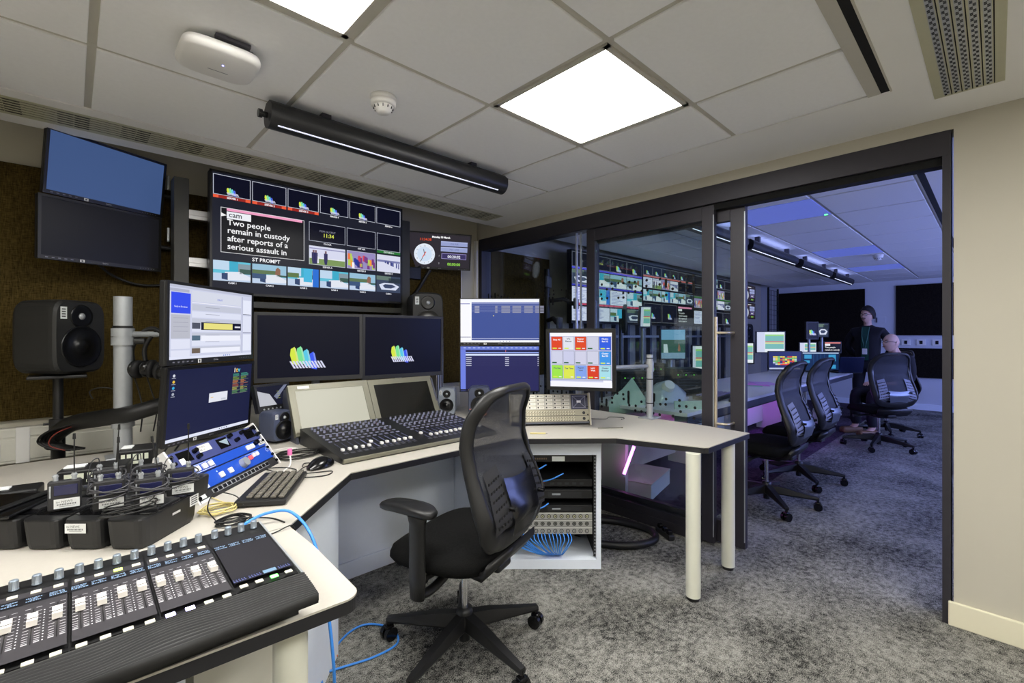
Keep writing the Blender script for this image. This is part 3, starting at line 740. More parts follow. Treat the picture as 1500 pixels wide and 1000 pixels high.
def s_rundown(p):
    p.rect(0, 0, 1, 1, (206, 210, 232), 1); p.rect(0, 0, 1, .035, (190, 194, 214), 2); p.rect(0, .05, .2, .09, (176, 180, 200), 2)
    p.rect(.02, .10, .215, .38, (52, 78, 236), 2); p.text('Ready to Broadcast', .05, .30, .025, (235, 240, 255), 3, maxw=.13)
    p.rect(.02, .40, .21, .72, (186, 188, 200), 2); p.rect(.02, .73, .21, .86, (225, 228, 245), 2); p.rect(.02, .88, .21, .97, (225, 228, 245), 2)
    for k in range(4): p.rect(.04, .44 + k * .06, .19, .445 + k * .06, (150, 150, 170), 3)
    p.text('DRAFT', .52, .16, .03, (70, 90, 210), 3); p.rect(.23, .05, .84, .2, (214, 218, 232), 2)
    p.rect(.23, .215, .84, .222, (250, 250, 255), 3)
    for k in range(7):
        y = .24 + k * .10; p.rect(.23, y, .84, y + .085, (196, 200, 216) if k % 2 == 0 else (222, 226, 244), 2); p.rect(.38, y + .03, .55, y + .036, (150, 152, 170), 3)
    p.rect(.23, .50, .32, .585, (80, 84, 100), 4); p.rect(.33, .49, .84, .60, (16, 18, 44), 4); p.rect(.36, .50, .72, .59, (232, 224, 130), 5)
    p.rect(.75, .535, .83, .56, (230, 230, 240), 6)
    p.rect(.23, .68, .32, .75, (86, 110, 130), 4); p.rect(.23, .86, .32, .93, (110, 96, 84), 4); p.rect(.33, .68, .83, .76, (238, 240, 252), 4); p.rect(.33, .86, .83, .93, (238, 240, 252), 4)
    p.rect(.855, .05, .86, .97, (130, 134, 160), 3); p.rect(.87, .10, .99, .33, (230, 234, 250), 3); p.rect(.87, .36, .99, .62, (224, 228, 246), 3); p.rect(.87, .66, .99, .93, (230, 234, 250), 3)
    for z in (.33, .63): p.rect(.87, z, .99, z + .008, (60, 64, 90), 4)
    p.rect(0, .965, 1, 1, (226, 230, 248), 4)
    for k in range(4): p.rect(.6 + k * .025, .975, .612 + k * .025, .99, (60, 110, 200), 5)
def s_desktop(p):
    p.rect(0, 0, 1, 1, (30, 34, 66), 1)
    for k, c in enumerate([(210, 214, 225), (230, 190, 70), (60, 170, 220), (170, 176, 190)]): p.disc(.05, .08 + k * .085, .02, c, 2); p.rect(.03, .11 + k * .085, .07, .118 + k * .085, (180, 184, 200), 2)
    for ch, x, c in (('i', .752, (245, 240, 235)), ('t', .775, (240, 190, 80)), ('v', .80, (90, 200, 230))): p.text(ch, x, .115, .075, c, 3, bold=.03)
    rn = random.Random(5)
    for k in range(6):
        y = .14 + k * .055; c = [(70, 150, 130), (120, 150, 60), (190, 120, 70), (160, 90, 70), (170, 170, 80), (90, 140, 90)][k]
        for j in range(3): p.rect(.74, y + j * .016, .80 + rn.random() * .03, y + .009 + j * .016, c, 2); p.rect(.85, y + j * .016, .88 + rn.random() * .08, y + .009 + j * .016, c, 2)
        p.rect(.74, y + .047, .96, y + .05, (150, 160, 150), 2)
    p.rect(.45, .40, .68, .54, (228, 230, 240), 2); p.rect(.47, .46, .50, .47, (240, 190, 60), 3); p.rect(.60, .50, .66, .525, (200, 204, 215), 3)
    p.rect(0, .955, 1, 1, (226, 230, 246), 2)
    for k in range(4): p.rect(.6 + k * .03, .97, .612 + k * .03, .985, (80, 90, 120), 3)
def s_logo(u, v, sc):
    def f(p):
        p.rect(0, 0, 1, 1, (7, 9, 28), 1); logo(p, u, v, sc)
    return f
def s_sheet(p):
    p.rect(0, 0, 1, 1, (66, 84, 152), 1); p.rect(0, 0, 1, .07, (246, 248, 255), 2); p.rect(0, .07, 1, .115, (130, 140, 190), 2); p.rect(0, .07, .14, 1, (250, 250, 255), 3)
    p.rect(0, .10, .12, .115, (90, 100, 180), 4); p.rect(0, .87, .13, .885, (70, 76, 120), 4)
    for k in range(5):
        y = .15 + k * .035
        p.rect(.14, y, 1, y + .004, (150, 158, 200), 3); p.rect(.18, y + .008, .24, y + .026, (170, 172, 190), 3)
        for u in (.44, .52, .66, .81, .95): p.rect(u, y + .006, u + (.11 if u > .5 else .03), y + .027, (146, 148, 168), 3)
    p.disc(.42, .385, .012, (240, 230, 130), 4); p.rect(.14, .905, 1, .915, (190, 196, 230), 3); p.rect(0, .95, 1, 1, (246, 248, 255), 4)
    for k in range(4): p.rect(.5 + k * .04, .968, .51 + k * .04, .985, (120, 124, 150), 5)
def s_timeline(p):
    p.rect(0, 0, 1, 1, (44, 44, 92), 1); p.rect(0, 0, .065, 1, (112, 130, 226), 2); p.rect(.0, 0, 1, .075, (104, 124, 214), 2)
    for k in range(16): p.rect(.04 + k * .06, .02, .07 + k * .06, .04, (190, 200, 240), 3)
    p.rect(.065, .10, 1, .12, (24, 26, 60), 3); p.rect(.065, .125, 1, .15, (150, 170, 240), 3); p.rect(.065, .165, 1, .205, (214, 226, 255), 3); p.rect(.575, .08, .58, .13, (240, 130, 130), 4)
    for k in range(5):
        y = .24 + k * .045; p.rect(.07, y - .008, 1, y - .005, (70, 72, 120), 2); p.rect(.07, y, .14, y + .018, (190, 192, 214), 3); p.rect(.57, y, .62, y + .018, (190, 192, 214), 3); p.rect(.985, y, 1, y + .018, (190, 192, 214), 3)
    p.rect(0, .965, .34, .995, (24, 22, 40), 4)
    for k in range(7): p.rect(.10 + k * .03, .97, .115 + k * .03, .99, (220, 190, 140), 5)
def s_touch(p):
    p.rect(0, 0, 1, 1, (206, 208, 236), 1); p.rect(0, 0, 1, .06, (250, 250, 255), 2); p.rect(0, 0, .012, 1, (90, 110, 200), 3)
    cols = [[(224, 72, 40), (226, 228, 240), (224, 76, 40), (206, 208, 226), (50, 96, 226)],
            [(208, 210, 232), (204, 206, 234), (210, 210, 232), (208, 210, 230), (66, 150, 232)],
            [(160, 230, 76), (222, 232, 84), (132, 164, 236), (218, 66, 40), (168, 222, 234)]]
    tx = [['Stop All', 'VTs Planner', 'Opener Bulletin', '', 'Closing Bed 15'], ['', '', '', '', 'Closing Bed 30'], ['Pre Rec', 'Tea Time', 'Report Long', 'Long Wait', 'Closing Boomer']]
    for r in range(3):
        for c in range(5):
            u = .03 + c * .193; v = .07 + r * .265
            p.rect(u, v, u + .183, v + .25, tuple(int(q * .72) for q in cols[r][c]), 2); p.rect(u + .004, v + .004, u + .176, v + .243, cols[r][c], 3)
            wd = tx[r][c].split(); tc = (250, 250, 252) if sum(cols[r][c]) < 450 else (90, 100, 110)
            if tx[r][c]:
                if len(tx[r][c]) < 9: p.text(tx[r][c], u + .09, v + .07, .03, tc, 5, bold=.03, center=True, maxw=.14)
                else: p.text(wd[0], u + .09, v + .055, .028, tc, 5, bold=.03, center=True); p.text(' '.join(wd[1:]), u + .09, v + .10, .028, tc, 5, bold=.03, center=True)
                p.rect(u + .02, v + .205, u + .09, v + .228, (214, 234, 80), 5); p.rect(u + .115, v + .208, u + .16, v + .224, (236, 236, 240), 5)
            else: p.rect(u + .01, v + .205, u + .085, v + .228, (30, 96, 40), 5)
    p.rect(.02, .86, 1, .875, (170, 174, 196), 3); p.rect(0, .90, 1, 1, (246, 246, 254), 3); p.rect(.86, .87, .99, .91, (250, 250, 255), 4)
def s_clock(p):
    p.rect(0, 0, 1, 1, (46, 42, 50), 1)
    p.text('Monday 30 March', .51, .115, .055, (250, 250, 252), 3, bold=.05, center=True, maxw=.38)
    p.text('11:34:38', .255, .215, .075, (235, 84, 40), 3, bold=.01, center=True, maxw=.31)
    p.disc(.245, .62, .315, (226, 234, 246), 2, 40); p.disc(.245, .62, .22, (206, 222, 242), 3, 30)
    k = p.h / p.w
    for i in range(1, 13):
        a = PI / 2 - i * PI / 6; p.text(str(i), .245 + .255 * k * math.cos(a), .645 - .255 * math.sin(a), .04, (110, 110, 124), 4, center=True)
    def hand(a, l, wd, c, L, back=.05):
        a = PI / 2 - R(a); ux, uy = math.cos(a), math.sin(a); px, py = -uy, ux
        q = [(-back, -wd), (l, -wd), (l, wd), (-back, wd)]
        p.poly([(.245 + k * (ux * s_ + px * t_), .62 - (uy * s_ + py * t_)) for s_, t_ in q], c, L)
    hand(347, .15, .010, (60, 70, 90), 5); hand(207, .25, .009, (70, 74, 84), 6); hand(210, .12, .012, (226, 70, 40), 7, .08)
    for v, s_ in ((.20, 'ON AIR'), (.37, 'MIC LIVE')): p.rect(.51, v, .96, v + .14, (150, 160, 206), 2); p.rect(.51, v + .01, .96, v + .03, (176, 184, 222), 3); p.text(s_, .735, v + .10, .055, (104, 112, 160), 4, center=True)
    p.frame(.525, .565, .945, .735, .013, (160, 150, 210), 3); p.rect(.53, .57, .94, .73, (58, 50, 96), 2); p.text('00:20:02', .735, .70, .085, (238, 240, 252), 5, bold=.02, center=True, maxw=.36)
    p.text('1', .475, .67, .05, (200, 200, 210), 4); p.text('2', .475, .90, .05, (200, 200, 210), 4); p.text('00:00:00', .735, .93, .085, (150, 220, 80), 5, bold=.02, center=True, maxw=.36)
def multiview(p, left=True, seed=1):
    rn = random.Random(seed)
    p.rect(0, 0, 1, 1, (30, 32, 44), 1)
    c6 = [(i / 6 + .004, (i + 1) / 6 - .004) for i in range(6)]
    for i, (a, b_) in enumerate(c6):
        p.rect(a, .015, b_, .185, (12, 14, 32), 2); p.frame(a, .015, b_, .185, .004, (200, 204, 220), 3)
        if i < 5: p.sub = (a, .015, b_, .185); logo(p, .5, .74, .36); p.sub = (0, 0, 1, 1)
        if i < 3: p.rect(a, .187, b_, .212, (150, 40, 34), 3); p.rect(a, .187, a + .022, .212, (236, 92, 60), 4); p.rect(b_ - .022, .187, b_, .212, (236, 92, 60), 4)
        p.text('SERVER %d' % (i + 1), (a + b_) / 2, .208, .015, (235, 235, 240), 5, center=True, bold=.04)
    # prompter
    p.rect(.035, .285, .42, .665, (24, 24, 28), 2); p.frame(.035, .285, .42, .665, .004, (228, 228, 232), 5)
    p.rect(.06, .285, .41, .31, (240, 160, 196), 4); p.rect(.06, .315, .165, .375, (238, 240, 246), 4); p.text('cam', .068, .36, .045, (50, 50, 60), 5, bold=.01)
    p.poly([(.035, .33), (.06, .35), (.035, .365)], (240, 240, 240), 6)
    for i, s_ in enumerate(('Two people', 'remain in custody', 'after reports of a', 'serious assault in')): p.text(s_, .062, .428 + i * .068, .05, (244, 244, 246), 5, bold=.012, maxw=.35)
    p.text('ST PROMPT', .235, .715, .032, (240, 240, 244), 4, bold=.02, center=True)
    # middle right
    for (a, b_), nm in zip(((.445, .645), (.655, .83), (.84, .995)), ('CLOCK', 'OFF AIR', 'OUT MON 1')):
        p.rect(a, .285, b_, .465, (13, 14, 30), 2); p.frame(a, .285, b_, .465, .004, (190, 194, 210), 3)
        if nm.startswith('OUT'): p.rect(a, .467, b_, .493, (40, 120, 50), 3)
        p.text(nm, (a + b_) / 2, .488, .016, (230, 232, 240), 5, center=True, bold=.03)
    p.text('PGM OUTPUT', .545, .37, .018, (150, 152, 170), 4, center=True); p.text('11:34', .55, .415, .035, (214, 224, 90), 4, bold=.02, center=True)
    for (a, b_), kd, nm in zip(((.445, .645), (.655, .83), (.84, .995)), ('pitch', 'crowd', 'street'), ('SERVER A', 'SERVER B', 'SERVER C')):
        thumb(p, a, .51, b_, .69, kd, rn); p.frame(a, .51, b_, .69, .004, (200, 204, 220), 9); p.text(nm, (a + b_) / 2, .713, .016, (230, 232, 240), 5, center=True, bold=.03)
    for i, kd in enumerate(('studio', 'studio2', 'studio3', 'studio', 'studio2', 'room')):
        a, b_ = c6[i]; thumb(p, a, .735, b_, .905, kd, rn); p.text('CAM %d' % (i + 1), (a + b_) / 2, .928, .016, (230, 232, 240), 5, center=True, bold=.03)
mk = maker_marks
monitor('wall_monitor', 'upper wall monitor at top left showing a plain blue-grey screen', 'monitor', (.147, 3.172, 2.092), 25.2, 7.6, .524, .306, s_blueoff, extra=mk(.524, .306, .018), group='pair of wall monitors at top left')
monitor('wall_monitor', 'lower wall monitor at top left with a dark switched-off screen', 'monitor', (.127, 3.17, 1.781), 23.2, 1.0, .524, .303, s_off, extra=mk(.524, .303, .018), group='pair of wall monitors at top left')
# pair-mount
t = thing('monitor_mount', 'black bracket joining the two top left monitors to the frame post', 'bracket', (.3, 3.3, 1.9))
b = MB(); b.box(.35, 3.345, 1.93, .03, .03, .56, .004); b.build('upright', PLA, t, world=True)
for z in (2.1, 1.8):
    b = MB(); b.cyl((.20, 3.345, z - .02), (.43, 3.345, z - .02), .012); b.build('arm', PLM, t, world=True)
    b = MB(); b.box(.405, 3.30, z + .05, .012, .02, .08, .003); b.build('lock_plate', SILV, t, world=True)
# big multiview
t = thing('wall_display', 'large wall display showing a grid of camera feeds and prompter text', 'display', (1.19, 3.1, 1.865))
W55, H55 = 1.238, .715
b = MB(); b.box(0, .033, 0, W55, .06, H55, .006); b.build('housing', PLA, t)
b = MB()
for a in ((-W55 / 2, W55 / 2, H55 / 2 - .012, H55 / 2), (-W55 / 2, W55 / 2, -H55 / 2, -H55 / 2 + .014), (-W55 / 2, -W55 / 2 + .012, -H55 / 2, H55 / 2), (W55 / 2 - .012, W55 / 2, -H55 / 2, H55 / 2)): b.span(a[0], a[1], -.004, .004, a[2], a[3])
b.build('bezel', PLA, t)
p = Pic(W55 - .024, H55 - .026, y=-.0006, oz=.001); multiview(p); p.build('screen', M_SCREEN, t)
# frame behind it
t = thing('display_frame', 'tall grey steel frame with aluminium rails holding the large wall display', 'frame', (1.15, 3.2, 0))
for x in (.447, 1.872):
    b = MB(); b.span(x - .035, x + .035, 3.15, 3.27, .0, 2.155, .003); b.build('post', POST, t, world=True)
for z in (1.975, 1.70):
    b = MB(); b.span(.48, 1.84, 3.20, 3.24, z - .035, z + .02, .003); b.span(.48, 1.84, 3.195, 3.20, z - .012, z - .004); b.build('rail', ALU, t, world=True)
b = MB(); b.span(.48, 1.84, 3.17, 3.27, 1.44, 1.48, .003); b.build('shelf', POST, t, world=True)
monitor('clock_display', 'small wall monitor showing a white clock face and countdown timers', 'monitor', (2.28, 3.281, 1.988), -24.3, 10.2, .54, .308, s_clock, extra=mk(.54, .308, .018))
t = thing('monitor_mount', 'black arm and cable under the clock monitor', 'bracket', (2.1, 3.36, 1.9))
b = MB(); b.tube([(2.22, 3.345, 1.83), (2.18, 3.36, 1.76), (2.12, 3.37, 1.66), (2.02, 3.365, 1.55), (1.95, 3.36, 1.51)], .016); b.build('cable', CBLK, t, world=True)
b = MB(); b.box(2.08, 3.37, 1.79, .12, .03, .10, .006); b.cyl((2.08, 3.37, 1.80), (2.20, 3.385, 1.90), .014); b.build('arm', PLA, t, world=True)
# screens standing on the desk
monitor('desktop_monitor', 'upper left desk monitor showing a pale running-order page', 'monitor', (.458, 2.37, 1.317), 45, .6, .56, .327, s_rundown, extra=mk(.56, .327, .022), chin=.022, group='stacked monitors on the left')
monitor('desktop_monitor', 'lower left desk monitor showing a dark desktop with a small white dialog box', 'monitor', (.467, 2.468, .975), 38, 4.5, .50, .33, s_desktop, extra=mk(.50, .33, .018), group='stacked monitors on the left')
monitor('desktop_monitor', 'left of the two wide centre monitors, dark with a coloured logo', 'monitor', (.975, 2.66, 1.205), -14, -1, .56, .38, s_logo(.455, .66, .36), bez=.016, chin=.024, body=PLM, group='centre pair of dark monitors')
monitor('desktop_monitor', 'right of the two wide centre monitors, dark with a coloured logo', 'monitor', (1.535, 2.595, 1.200), -3, 1, .56, .392, s_logo(.455, .62, .30), bez=.016, chin=.024, body=PLM, group='centre pair of dark monitors')
monitor('desktop_monitor', 'upper right desk monitor showing a blue spreadsheet page', 'monitor', (2.085, 2.305, 1.362), -44, 1, .54, .314, s_sheet, bez=.006, extra=mk(.54, .314, .018), group='stacked monitors on the right')
monitor('desktop_monitor', 'lower right desk monitor showing a dark blue timeline page', 'monitor', (2.095, 2.318, 1.044), -44, 2, .54, .314, s_timeline, bez=.006, chin=.008, group='stacked monitors on the right')
monitor('touch_monitor', 'squarish black touch monitor showing a grid of coloured buttons', 'monitor', (2.047, 1.596, 1.133), -60, 6, .385, .345, s_touch, bez=.02, chin=.02, depth=.045)

# monitor poles
def pole(name, label, x, y, ztop, r, arms, collars):
    t = thing(name, label, 'pole', (x, y, ZD))
    b = MB(); b.cyl((x, y, ZD + .008), (x, y, ztop), r, n=28); b.build('post', SILV, t, world=True)
    b = MB(); b.box(x, y, ZD + .004, .12, .10, .008, .003); b.build('base_plate', SILV, t, world=True)
    for z in collars:
        b = MB(); b.cyl((x, y, z - .018), (x, y, z + .018), r * 1.25, n=28); b.build('collar', SILV, t, world=True)
    for pts in arms:
        b = MB(); b.tube(pts, .013, smooth_path=False); b.build('arm', SILV, t, world=True)
    return t
pl = pole('monitor_pole', 'thick silver desk pole at left holding headphones and the left monitors', .165, 2.66, 1.44, .033,
     [[(.165, 2.66, 1.275), (.34, 2.56, 1.275), (.41, 2.42, 1.30)], [(.165, 2.66, .93), (.31, 2.60, .93), (.425, 2.52, .97)]], [1.283, 1.245, .885])
b = MB(); b.cyl((.165, 2.66, 1.30), (.165, 2.66, 1.312), .036, n=28); b.cyl((.165 + .04, 2.64, 1.245), (.165 + .075, 2.625, 1.245), .015); b.build('clamp_knob', PLA, pl, world=True)
pl = pole('monitor_pole', 'slim silver desk pole at right holding the touch monitor', 2.71, 1.55, 1.145, .021,
     [[(2.71, 1.55, 1.072), (2.40, 1.62, 1.072), (2.10, 1.65, 1.10)]], [1.085, 1.055])
b = MB(); b.cyl((2.71, 1.55, 1.12), (2.71, 1.55, 1.126), .0225, n=24); b.cyl((2.71, 1.55, .985), (2.71, 1.55, .991), .0225, n=24); b.cyl((2.71, 1.55, .83), (2.71, 1.55, .836), .0225, n=24); b.build('cable_ties', RUB, pl, world=True)
pole('monitor_pole', 'silver pole behind the stacked monitors at right', 2.26, 2.44, 1.42, .021, [[(2.26, 2.44, 1.36), (2.14, 2.35, 1.36)], [(2.26, 2.44, 1.04), (2.14, 2.36, 1.04)]], [1.36, 1.04])
for x, lb in ((1.05, 'left'), (1.60, 'right')):
    pole('monitor_pole', 'silver pole behind the %s centre monitor' % lb, x, 2.79, 1.30, .021, [[(x, 2.79, 1.2), (x - .04, 2.70, 1.2)]], [1.2])
t = thing('extrusion_post', 'pale ribbed aluminium upright beside the small silver speaker', 'post', (1.93, 2.80, ZD))
b = MB(); b.span(1.90, 1.96, 2.78, 2.84, ZD, 1.25, .002)
b.build('bar', ALU, t, world=True)
b = MB()
for k in range(3): b.span(1.905 + k * .02, 1.910 + k * .02, 2.776, 2.781, ZD, 1.25)
b.build('grooves', BLACK, t, world=True)

# headphones on the left pole arm
def headphones(label, loc, rz, sc=1.0):
    t = thing('headphones', label, 'headphones', loc, (0, R(4), rz), 'headphones hanging on the left pole')
    b = MB(); b.tube([(-.075 * sc, 0, -.15), (-.085 * sc, 0, -.08), (-.05 * sc, 0, -.01), (0, 0, .016), (.05 * sc, 0, -.01), (.085 * sc, 0, -.08), (.075 * sc, 0, -.15)], .009); b.build('headband', PLA, t)
    for s_ in (-1, 1):
        b = MB(); M = Matrix.Translation((s_ * .07 * sc, 0, -.17)) @ Matrix.Rotation(s_ * PI / 2, 4, 'Y'); b.lathe([(0, .022), (.03, .02), (.038, .008), (.040, -.01), (.03, -.02), (0, -.02)], M, 20); e = b.build('ear_cup', PLG, t)
        b = MB(); M = Matrix.Translation((s_ * .05 * sc, 0, -.17)) @ Matrix.Rotation(s_ * PI / 2, 4, 'Y'); b.lathe([(.022, -.012), (.040, -.008), (.040, .008), (.022, .012)], M, 20); b.build('ear_pad', RUB, e)
    b = MB(); b.tube([(-.07 * sc, 0, -.2), (-.05, .01, -.27), (-.02, .0, -.35), (-.03, .01, -.45)], .003); b.build('lead', CBLK, t)
headphones('black headphones hung nearest the thick silver pole', (.262, 2.60, 1.285), R(-44))
headphones('black headphones hung close to the left monitors', (.315, 2.575, 1.287), R(-30))

# ------------------------------------------------------------------ loudspeakers
def speaker(name, label, loc, rz, w, h, d, body, sticker=True, rx=0, big=True, lead=False, group=None):
    t = thing(name, label, 'loudspeaker', loc, (rx, 0, rz), group)
    b = MB()
    # rounded cabinet: superellipse outline swelling towards the front edge
    n = 32; rows = []
    prof = [(0.93, d), (0.98, d - .015), (1.0, d * .4), (1.0, .03), (.985, .012), (.93, 0.0)]
    for sc, y in prof:
        ring = []
        for k in range(n):
            a = 2 * PI * k / n; e = 2 / 5.5
            ring.append((sc * w / 2 * math.copysign(abs(math.cos(a)) ** e, math.cos(a)), y, h / 2 + sc * h / 2 * math.copysign(abs(math.sin(a)) ** e, math.sin(a))))
        rows.append(ring)
    vs = [p for r in rows for p in r]; fs = []
    for i in range(len(rows) - 1):
        for k in range(n): fs.append([i * n + k, i * n + (k + 1) % n, (i + 1) * n + (k + 1) % n, (i + 1) * n + k])
    fs += [list(range(n)), list(range((len(rows) - 1) * n, len(rows) * n))[::-1]]
    b.add(vs, fs, False); b.build('cabinet', body, t)
    M = Matrix.Translation((0, -.001, h * .37)) @ Matrix.Rotation(PI / 2, 4, 'X'); rw = w * .39
    b = MB(); b.lathe([(rw, -.004), (rw, .003), (rw * .95, .0045), (rw * .90, .003), (rw * .36, .0012), (rw * .34, .004), (rw * .2, .009), (0, .011)], M, 32); wf = b.build('woofer', CONE, t)
    M = Matrix.Translation((0, -.001, h * .78)) @ Matrix.Rotation(PI / 2, 4, 'X'); rt = w * .17
    b = MB(); b.lathe([(rt * 1.3, .0), (rt * 1.25, .003), (rt, .0022), (rt * .5, .0016), (0, .0018)], M, 24); b.build('tweeter', CONE, t)
    b = MB(); b.lathe([(rt * .4, .001), (rt * .3, .006), (0, .008)], M, 16); b.build('tweeter_dome', SILV, t)
    if sticker:
        p = Pic(w * .12, h * .16, y=-.002, ox=-w * .34, oz=h * .82); p.rect(0, 0, 1, 1, (222, 226, 224), 0)
        for k in range(4): p.rect(.2, .15 + k * .2, .8, .25 + k * .2, (60, 60, 60), 1)
        p.build('label_sticker', M_PRINT, t)
    return t
# the cabinet's front faces -Y in its own frame
speaker('studio_speaker', 'large black studio speaker on a black stand at far left', (.035, 2.98, 1.09), R(44), .25, .345, .205, SPKB, group='large black speakers')
speaker('studio_speaker', 'large black studio speaker half hidden behind the right stacked monitors', (1.885, 2.865, 1.235), R(-20), .235, .35, .22, SPKB, group='large black speakers')
def spk_stand(label, x, y, ztop):
    t = thing('speaker_stand', label, 'stand', (x, y, 0), (0, 0, 0), 'black speaker stands')
    b = MB(); b.cyl((x, y, .02), (x, y, ztop * .8), .026); b.cyl((x, y, ztop * .8), (x, y, ztop), .019); b.build('column', PLA, t, world=True)
    b = MB(); b.cyl((x, y, ztop * .8 - .03), (x, y, ztop * .8 + .02), .032); b.cyl((x - .05, y, ztop * .8), (x + .05, y, ztop * .8), .006); b.build('collar', PLA, t, world=True)
    b = MB(); b.box(x, y, ztop + .008, .2, .2, .014, .004); b.build('top_plate', PLA, t, world=True)
    b = MB(); b.cyl((x, y, 0), (x, y, .02), .16, n=32); b.build('base', PLA, t, world=True)
spk_stand('black stand under the far left speaker', -.045, 3.06, 1.07)
spk_stand('black stand under the speaker behind the right stacked monitors', 1.925, 2.97, 1.214)
speaker('desk_speaker', 'small slate-blue speaker under the little tilted screen', (.765, 2.44, ZD + .012), R(20), .125, .150, .11, SPKD, group='small desk speakers')
speaker('desk_speaker', 'small silver speaker at the right end of the mixing console', (1.775, 2.48, ZD + .012), R(-42), .115, .18, .12, SPKS, group='small desk speakers')
for x, y, rz, lb in ((.745 + .02, 2.53, R(18), 'left'), (1.775 + .04, 2.53, R(-42), 'right')):
    t = thing('rubber_mat', 'rubber mat under the %s small desk speaker' % lb, 'stand', (x, y, ZD), (0, 0, rz))
    b = MB(); b.box(0, 0, .006, .10, .13, .012, .004); b.build('pad', RUB, t)
t = speaker('intercom_speaker', 'square slate-blue speaker with small knob below the right stacked monitors', (1.915, 2.315, ZD + .012), R(-40), .145, .19, .14, SPKD, sticker=False)
b = MB(); b.box(0, -.004, .045, .13, .006, .004); b.build('trim_line', mat('salmon_trim', rgb(190, 120, 110), .4), t)
b = MB(); b.cyl((-.04, -.004, .025), (-.04, -.02, .025), .011); b.build('volume_knob', PLG, t)
b = MB(); b.box(.02, -.004, .012, .06, .004, .012, .001); b.build('badge', mat('orange_badge', rgb(230, 130, 60), .4), t)
# little screen above the left speaker
def s_little(p):
    p.rect(0, 0, 1, 1, (24, 26, 44), 1); p.poly([(0, .2), (.38, .42), (.55, 1), (0, 1)], (190, 192, 200), 2); p.poly([(.5, .55), (.9, 0), (1, .0), (.58, .72)], (120, 126, 150), 3)
    for k in range(4): p.rect(.62, .3 + k * .12, .7, .32 + k * .12, (170, 180, 90), 4)
def little_extra(t, fb):
    b = MB()
    for k in range(7): b.cyl((-.07 + k * .023, -.003, -.058), (-.07 + k * .023, -.008, -.058), .004, n=10)
    b.build('buttons', SILV, fb)
monitor('small_monitor', 'small tilted field monitor on top of the slate-blue speaker', 'monitor', (.757, 2.575, .952), 20, -17, .2, .142, s_little, bez=.012, chin=.03, extra=little_extra)

# ------------------------------------------------------------------ broadcast fader controller on the near wing
t = thing('fader_controller', 'long black fader controller with silver knobs in the near left foreground', 'controller', (.11, 1.03, ZD))
X0, X1 = -.125, .326
def zt(y): return .806 + (y - .93) * .055      # gently sloping top
b = MB(); b.add([(X0, .955, .80), (X1, .955, .80), (X1, 1.225, zt(1.225)), (X0, 1.225, zt(1.225)), (X0, .955, ZD + .012), (X1, .955, ZD + .012), (X1, 1.225, ZD + .012), (X0, 1.225, ZD + .012)],
    [[0, 1, 2, 3], [7, 6, 5, 4], [0, 4, 5, 1], [1, 5, 6, 2], [2, 6, 7, 3], [3, 7, 4, 0]]); b.build('chassis', PLA, t, world=True)
b = MB(); b.span(X0, X1 - .01, .925, 1.21, ZD, ZD + .014); b.build('base', PLA, t, world=True)
b = MB(); b.add([(X1, .935, zt(.935)), (X1 + .004, .935, zt(.935)), (X1 + .004, 1.225, zt(1.225)), (X1, 1.225, zt(1.225)), (X1, .935, .77), (X1 + .004, .935, .77), (X1 + .004, 1.225, .77), (X1, 1.225, .77)],
    [[0, 1, 2, 3], [0, 4, 5, 1], [1, 5, 6, 2], [2, 6, 7, 3], [3, 7, 4, 0]]); b.build('side_trim', SILV, t, world=True)
# ribbed wrist rest with a flowing wave
b = MB(); NX, NY = 60, 88; vs = []
for i in range(NX + 1):
    x = X0 + (X1 + .002 - X0) * i / NX
    wob = .010 * math.sin((x - .05) * 16) + .006 * math.sin((x + .1) * 37)
    for j in range(NY + 1):
        y = .856 + (.934 - .856) * j / NY
        yy = y + wob * (j / NY) * (1 - j / NY) * 3
        z = .797 + (y - .856) * .16 + .0017 * math.sin(j * PI * 2 / 6.8)
        if j == 0: z = .785
        vs.append((x, yy, z))
fs = [[i * (NY + 1) + j, (i + 1) * (NY + 1) + j, (i + 1) * (NY + 1) + j + 1, i * (NY + 1) + j + 1] for i in range(NX) for j in range(NY)]
b.add(vs, fs, True); b.span(X0, X1 + .002, .858, .934, .780, .7965); b.build('wrist_rest', mat('ribbed_black_rubber', rgb(17, 17, 18), .5), t, world=True)
PR = MB(); 
def pr(x0, x1, y0, y1, c, dz=.0004):
    PR.col = rgb(*c); PR.add([(x0, y0, zt(y0) + dz), (x1, y0, zt(y0) + dz), (x1, y1, zt(y1) + dz), (x0, y1, zt(y1) + dz)], [[0, 1, 2, 3]])
kx = [[-.100, -.0735, -.045, -.0165], [.011, .038, .065, .092], [.119, .146, .173, .200], [.230, .256, .282, .308]]
fy = [[1.055, 1.06, 1.058, 1.06], [1.062, 1.06, 1.064, 1.066], [1.062, 1.062, 1.06, 1.058]]
SCN = MB()
def sc_rect(x0, x1, y0, y1, c, dz=.0008):
    SCN.col = rgb(*c); SCN.add([(x0, y0, zt(y0) + dz), (x1, y0, zt(y0) + dz), (x1, y1, zt(y1) + dz), (x0, y1, zt(y1) + dz)], [[0, 1, 2, 3]])
rn = random.Random(11)
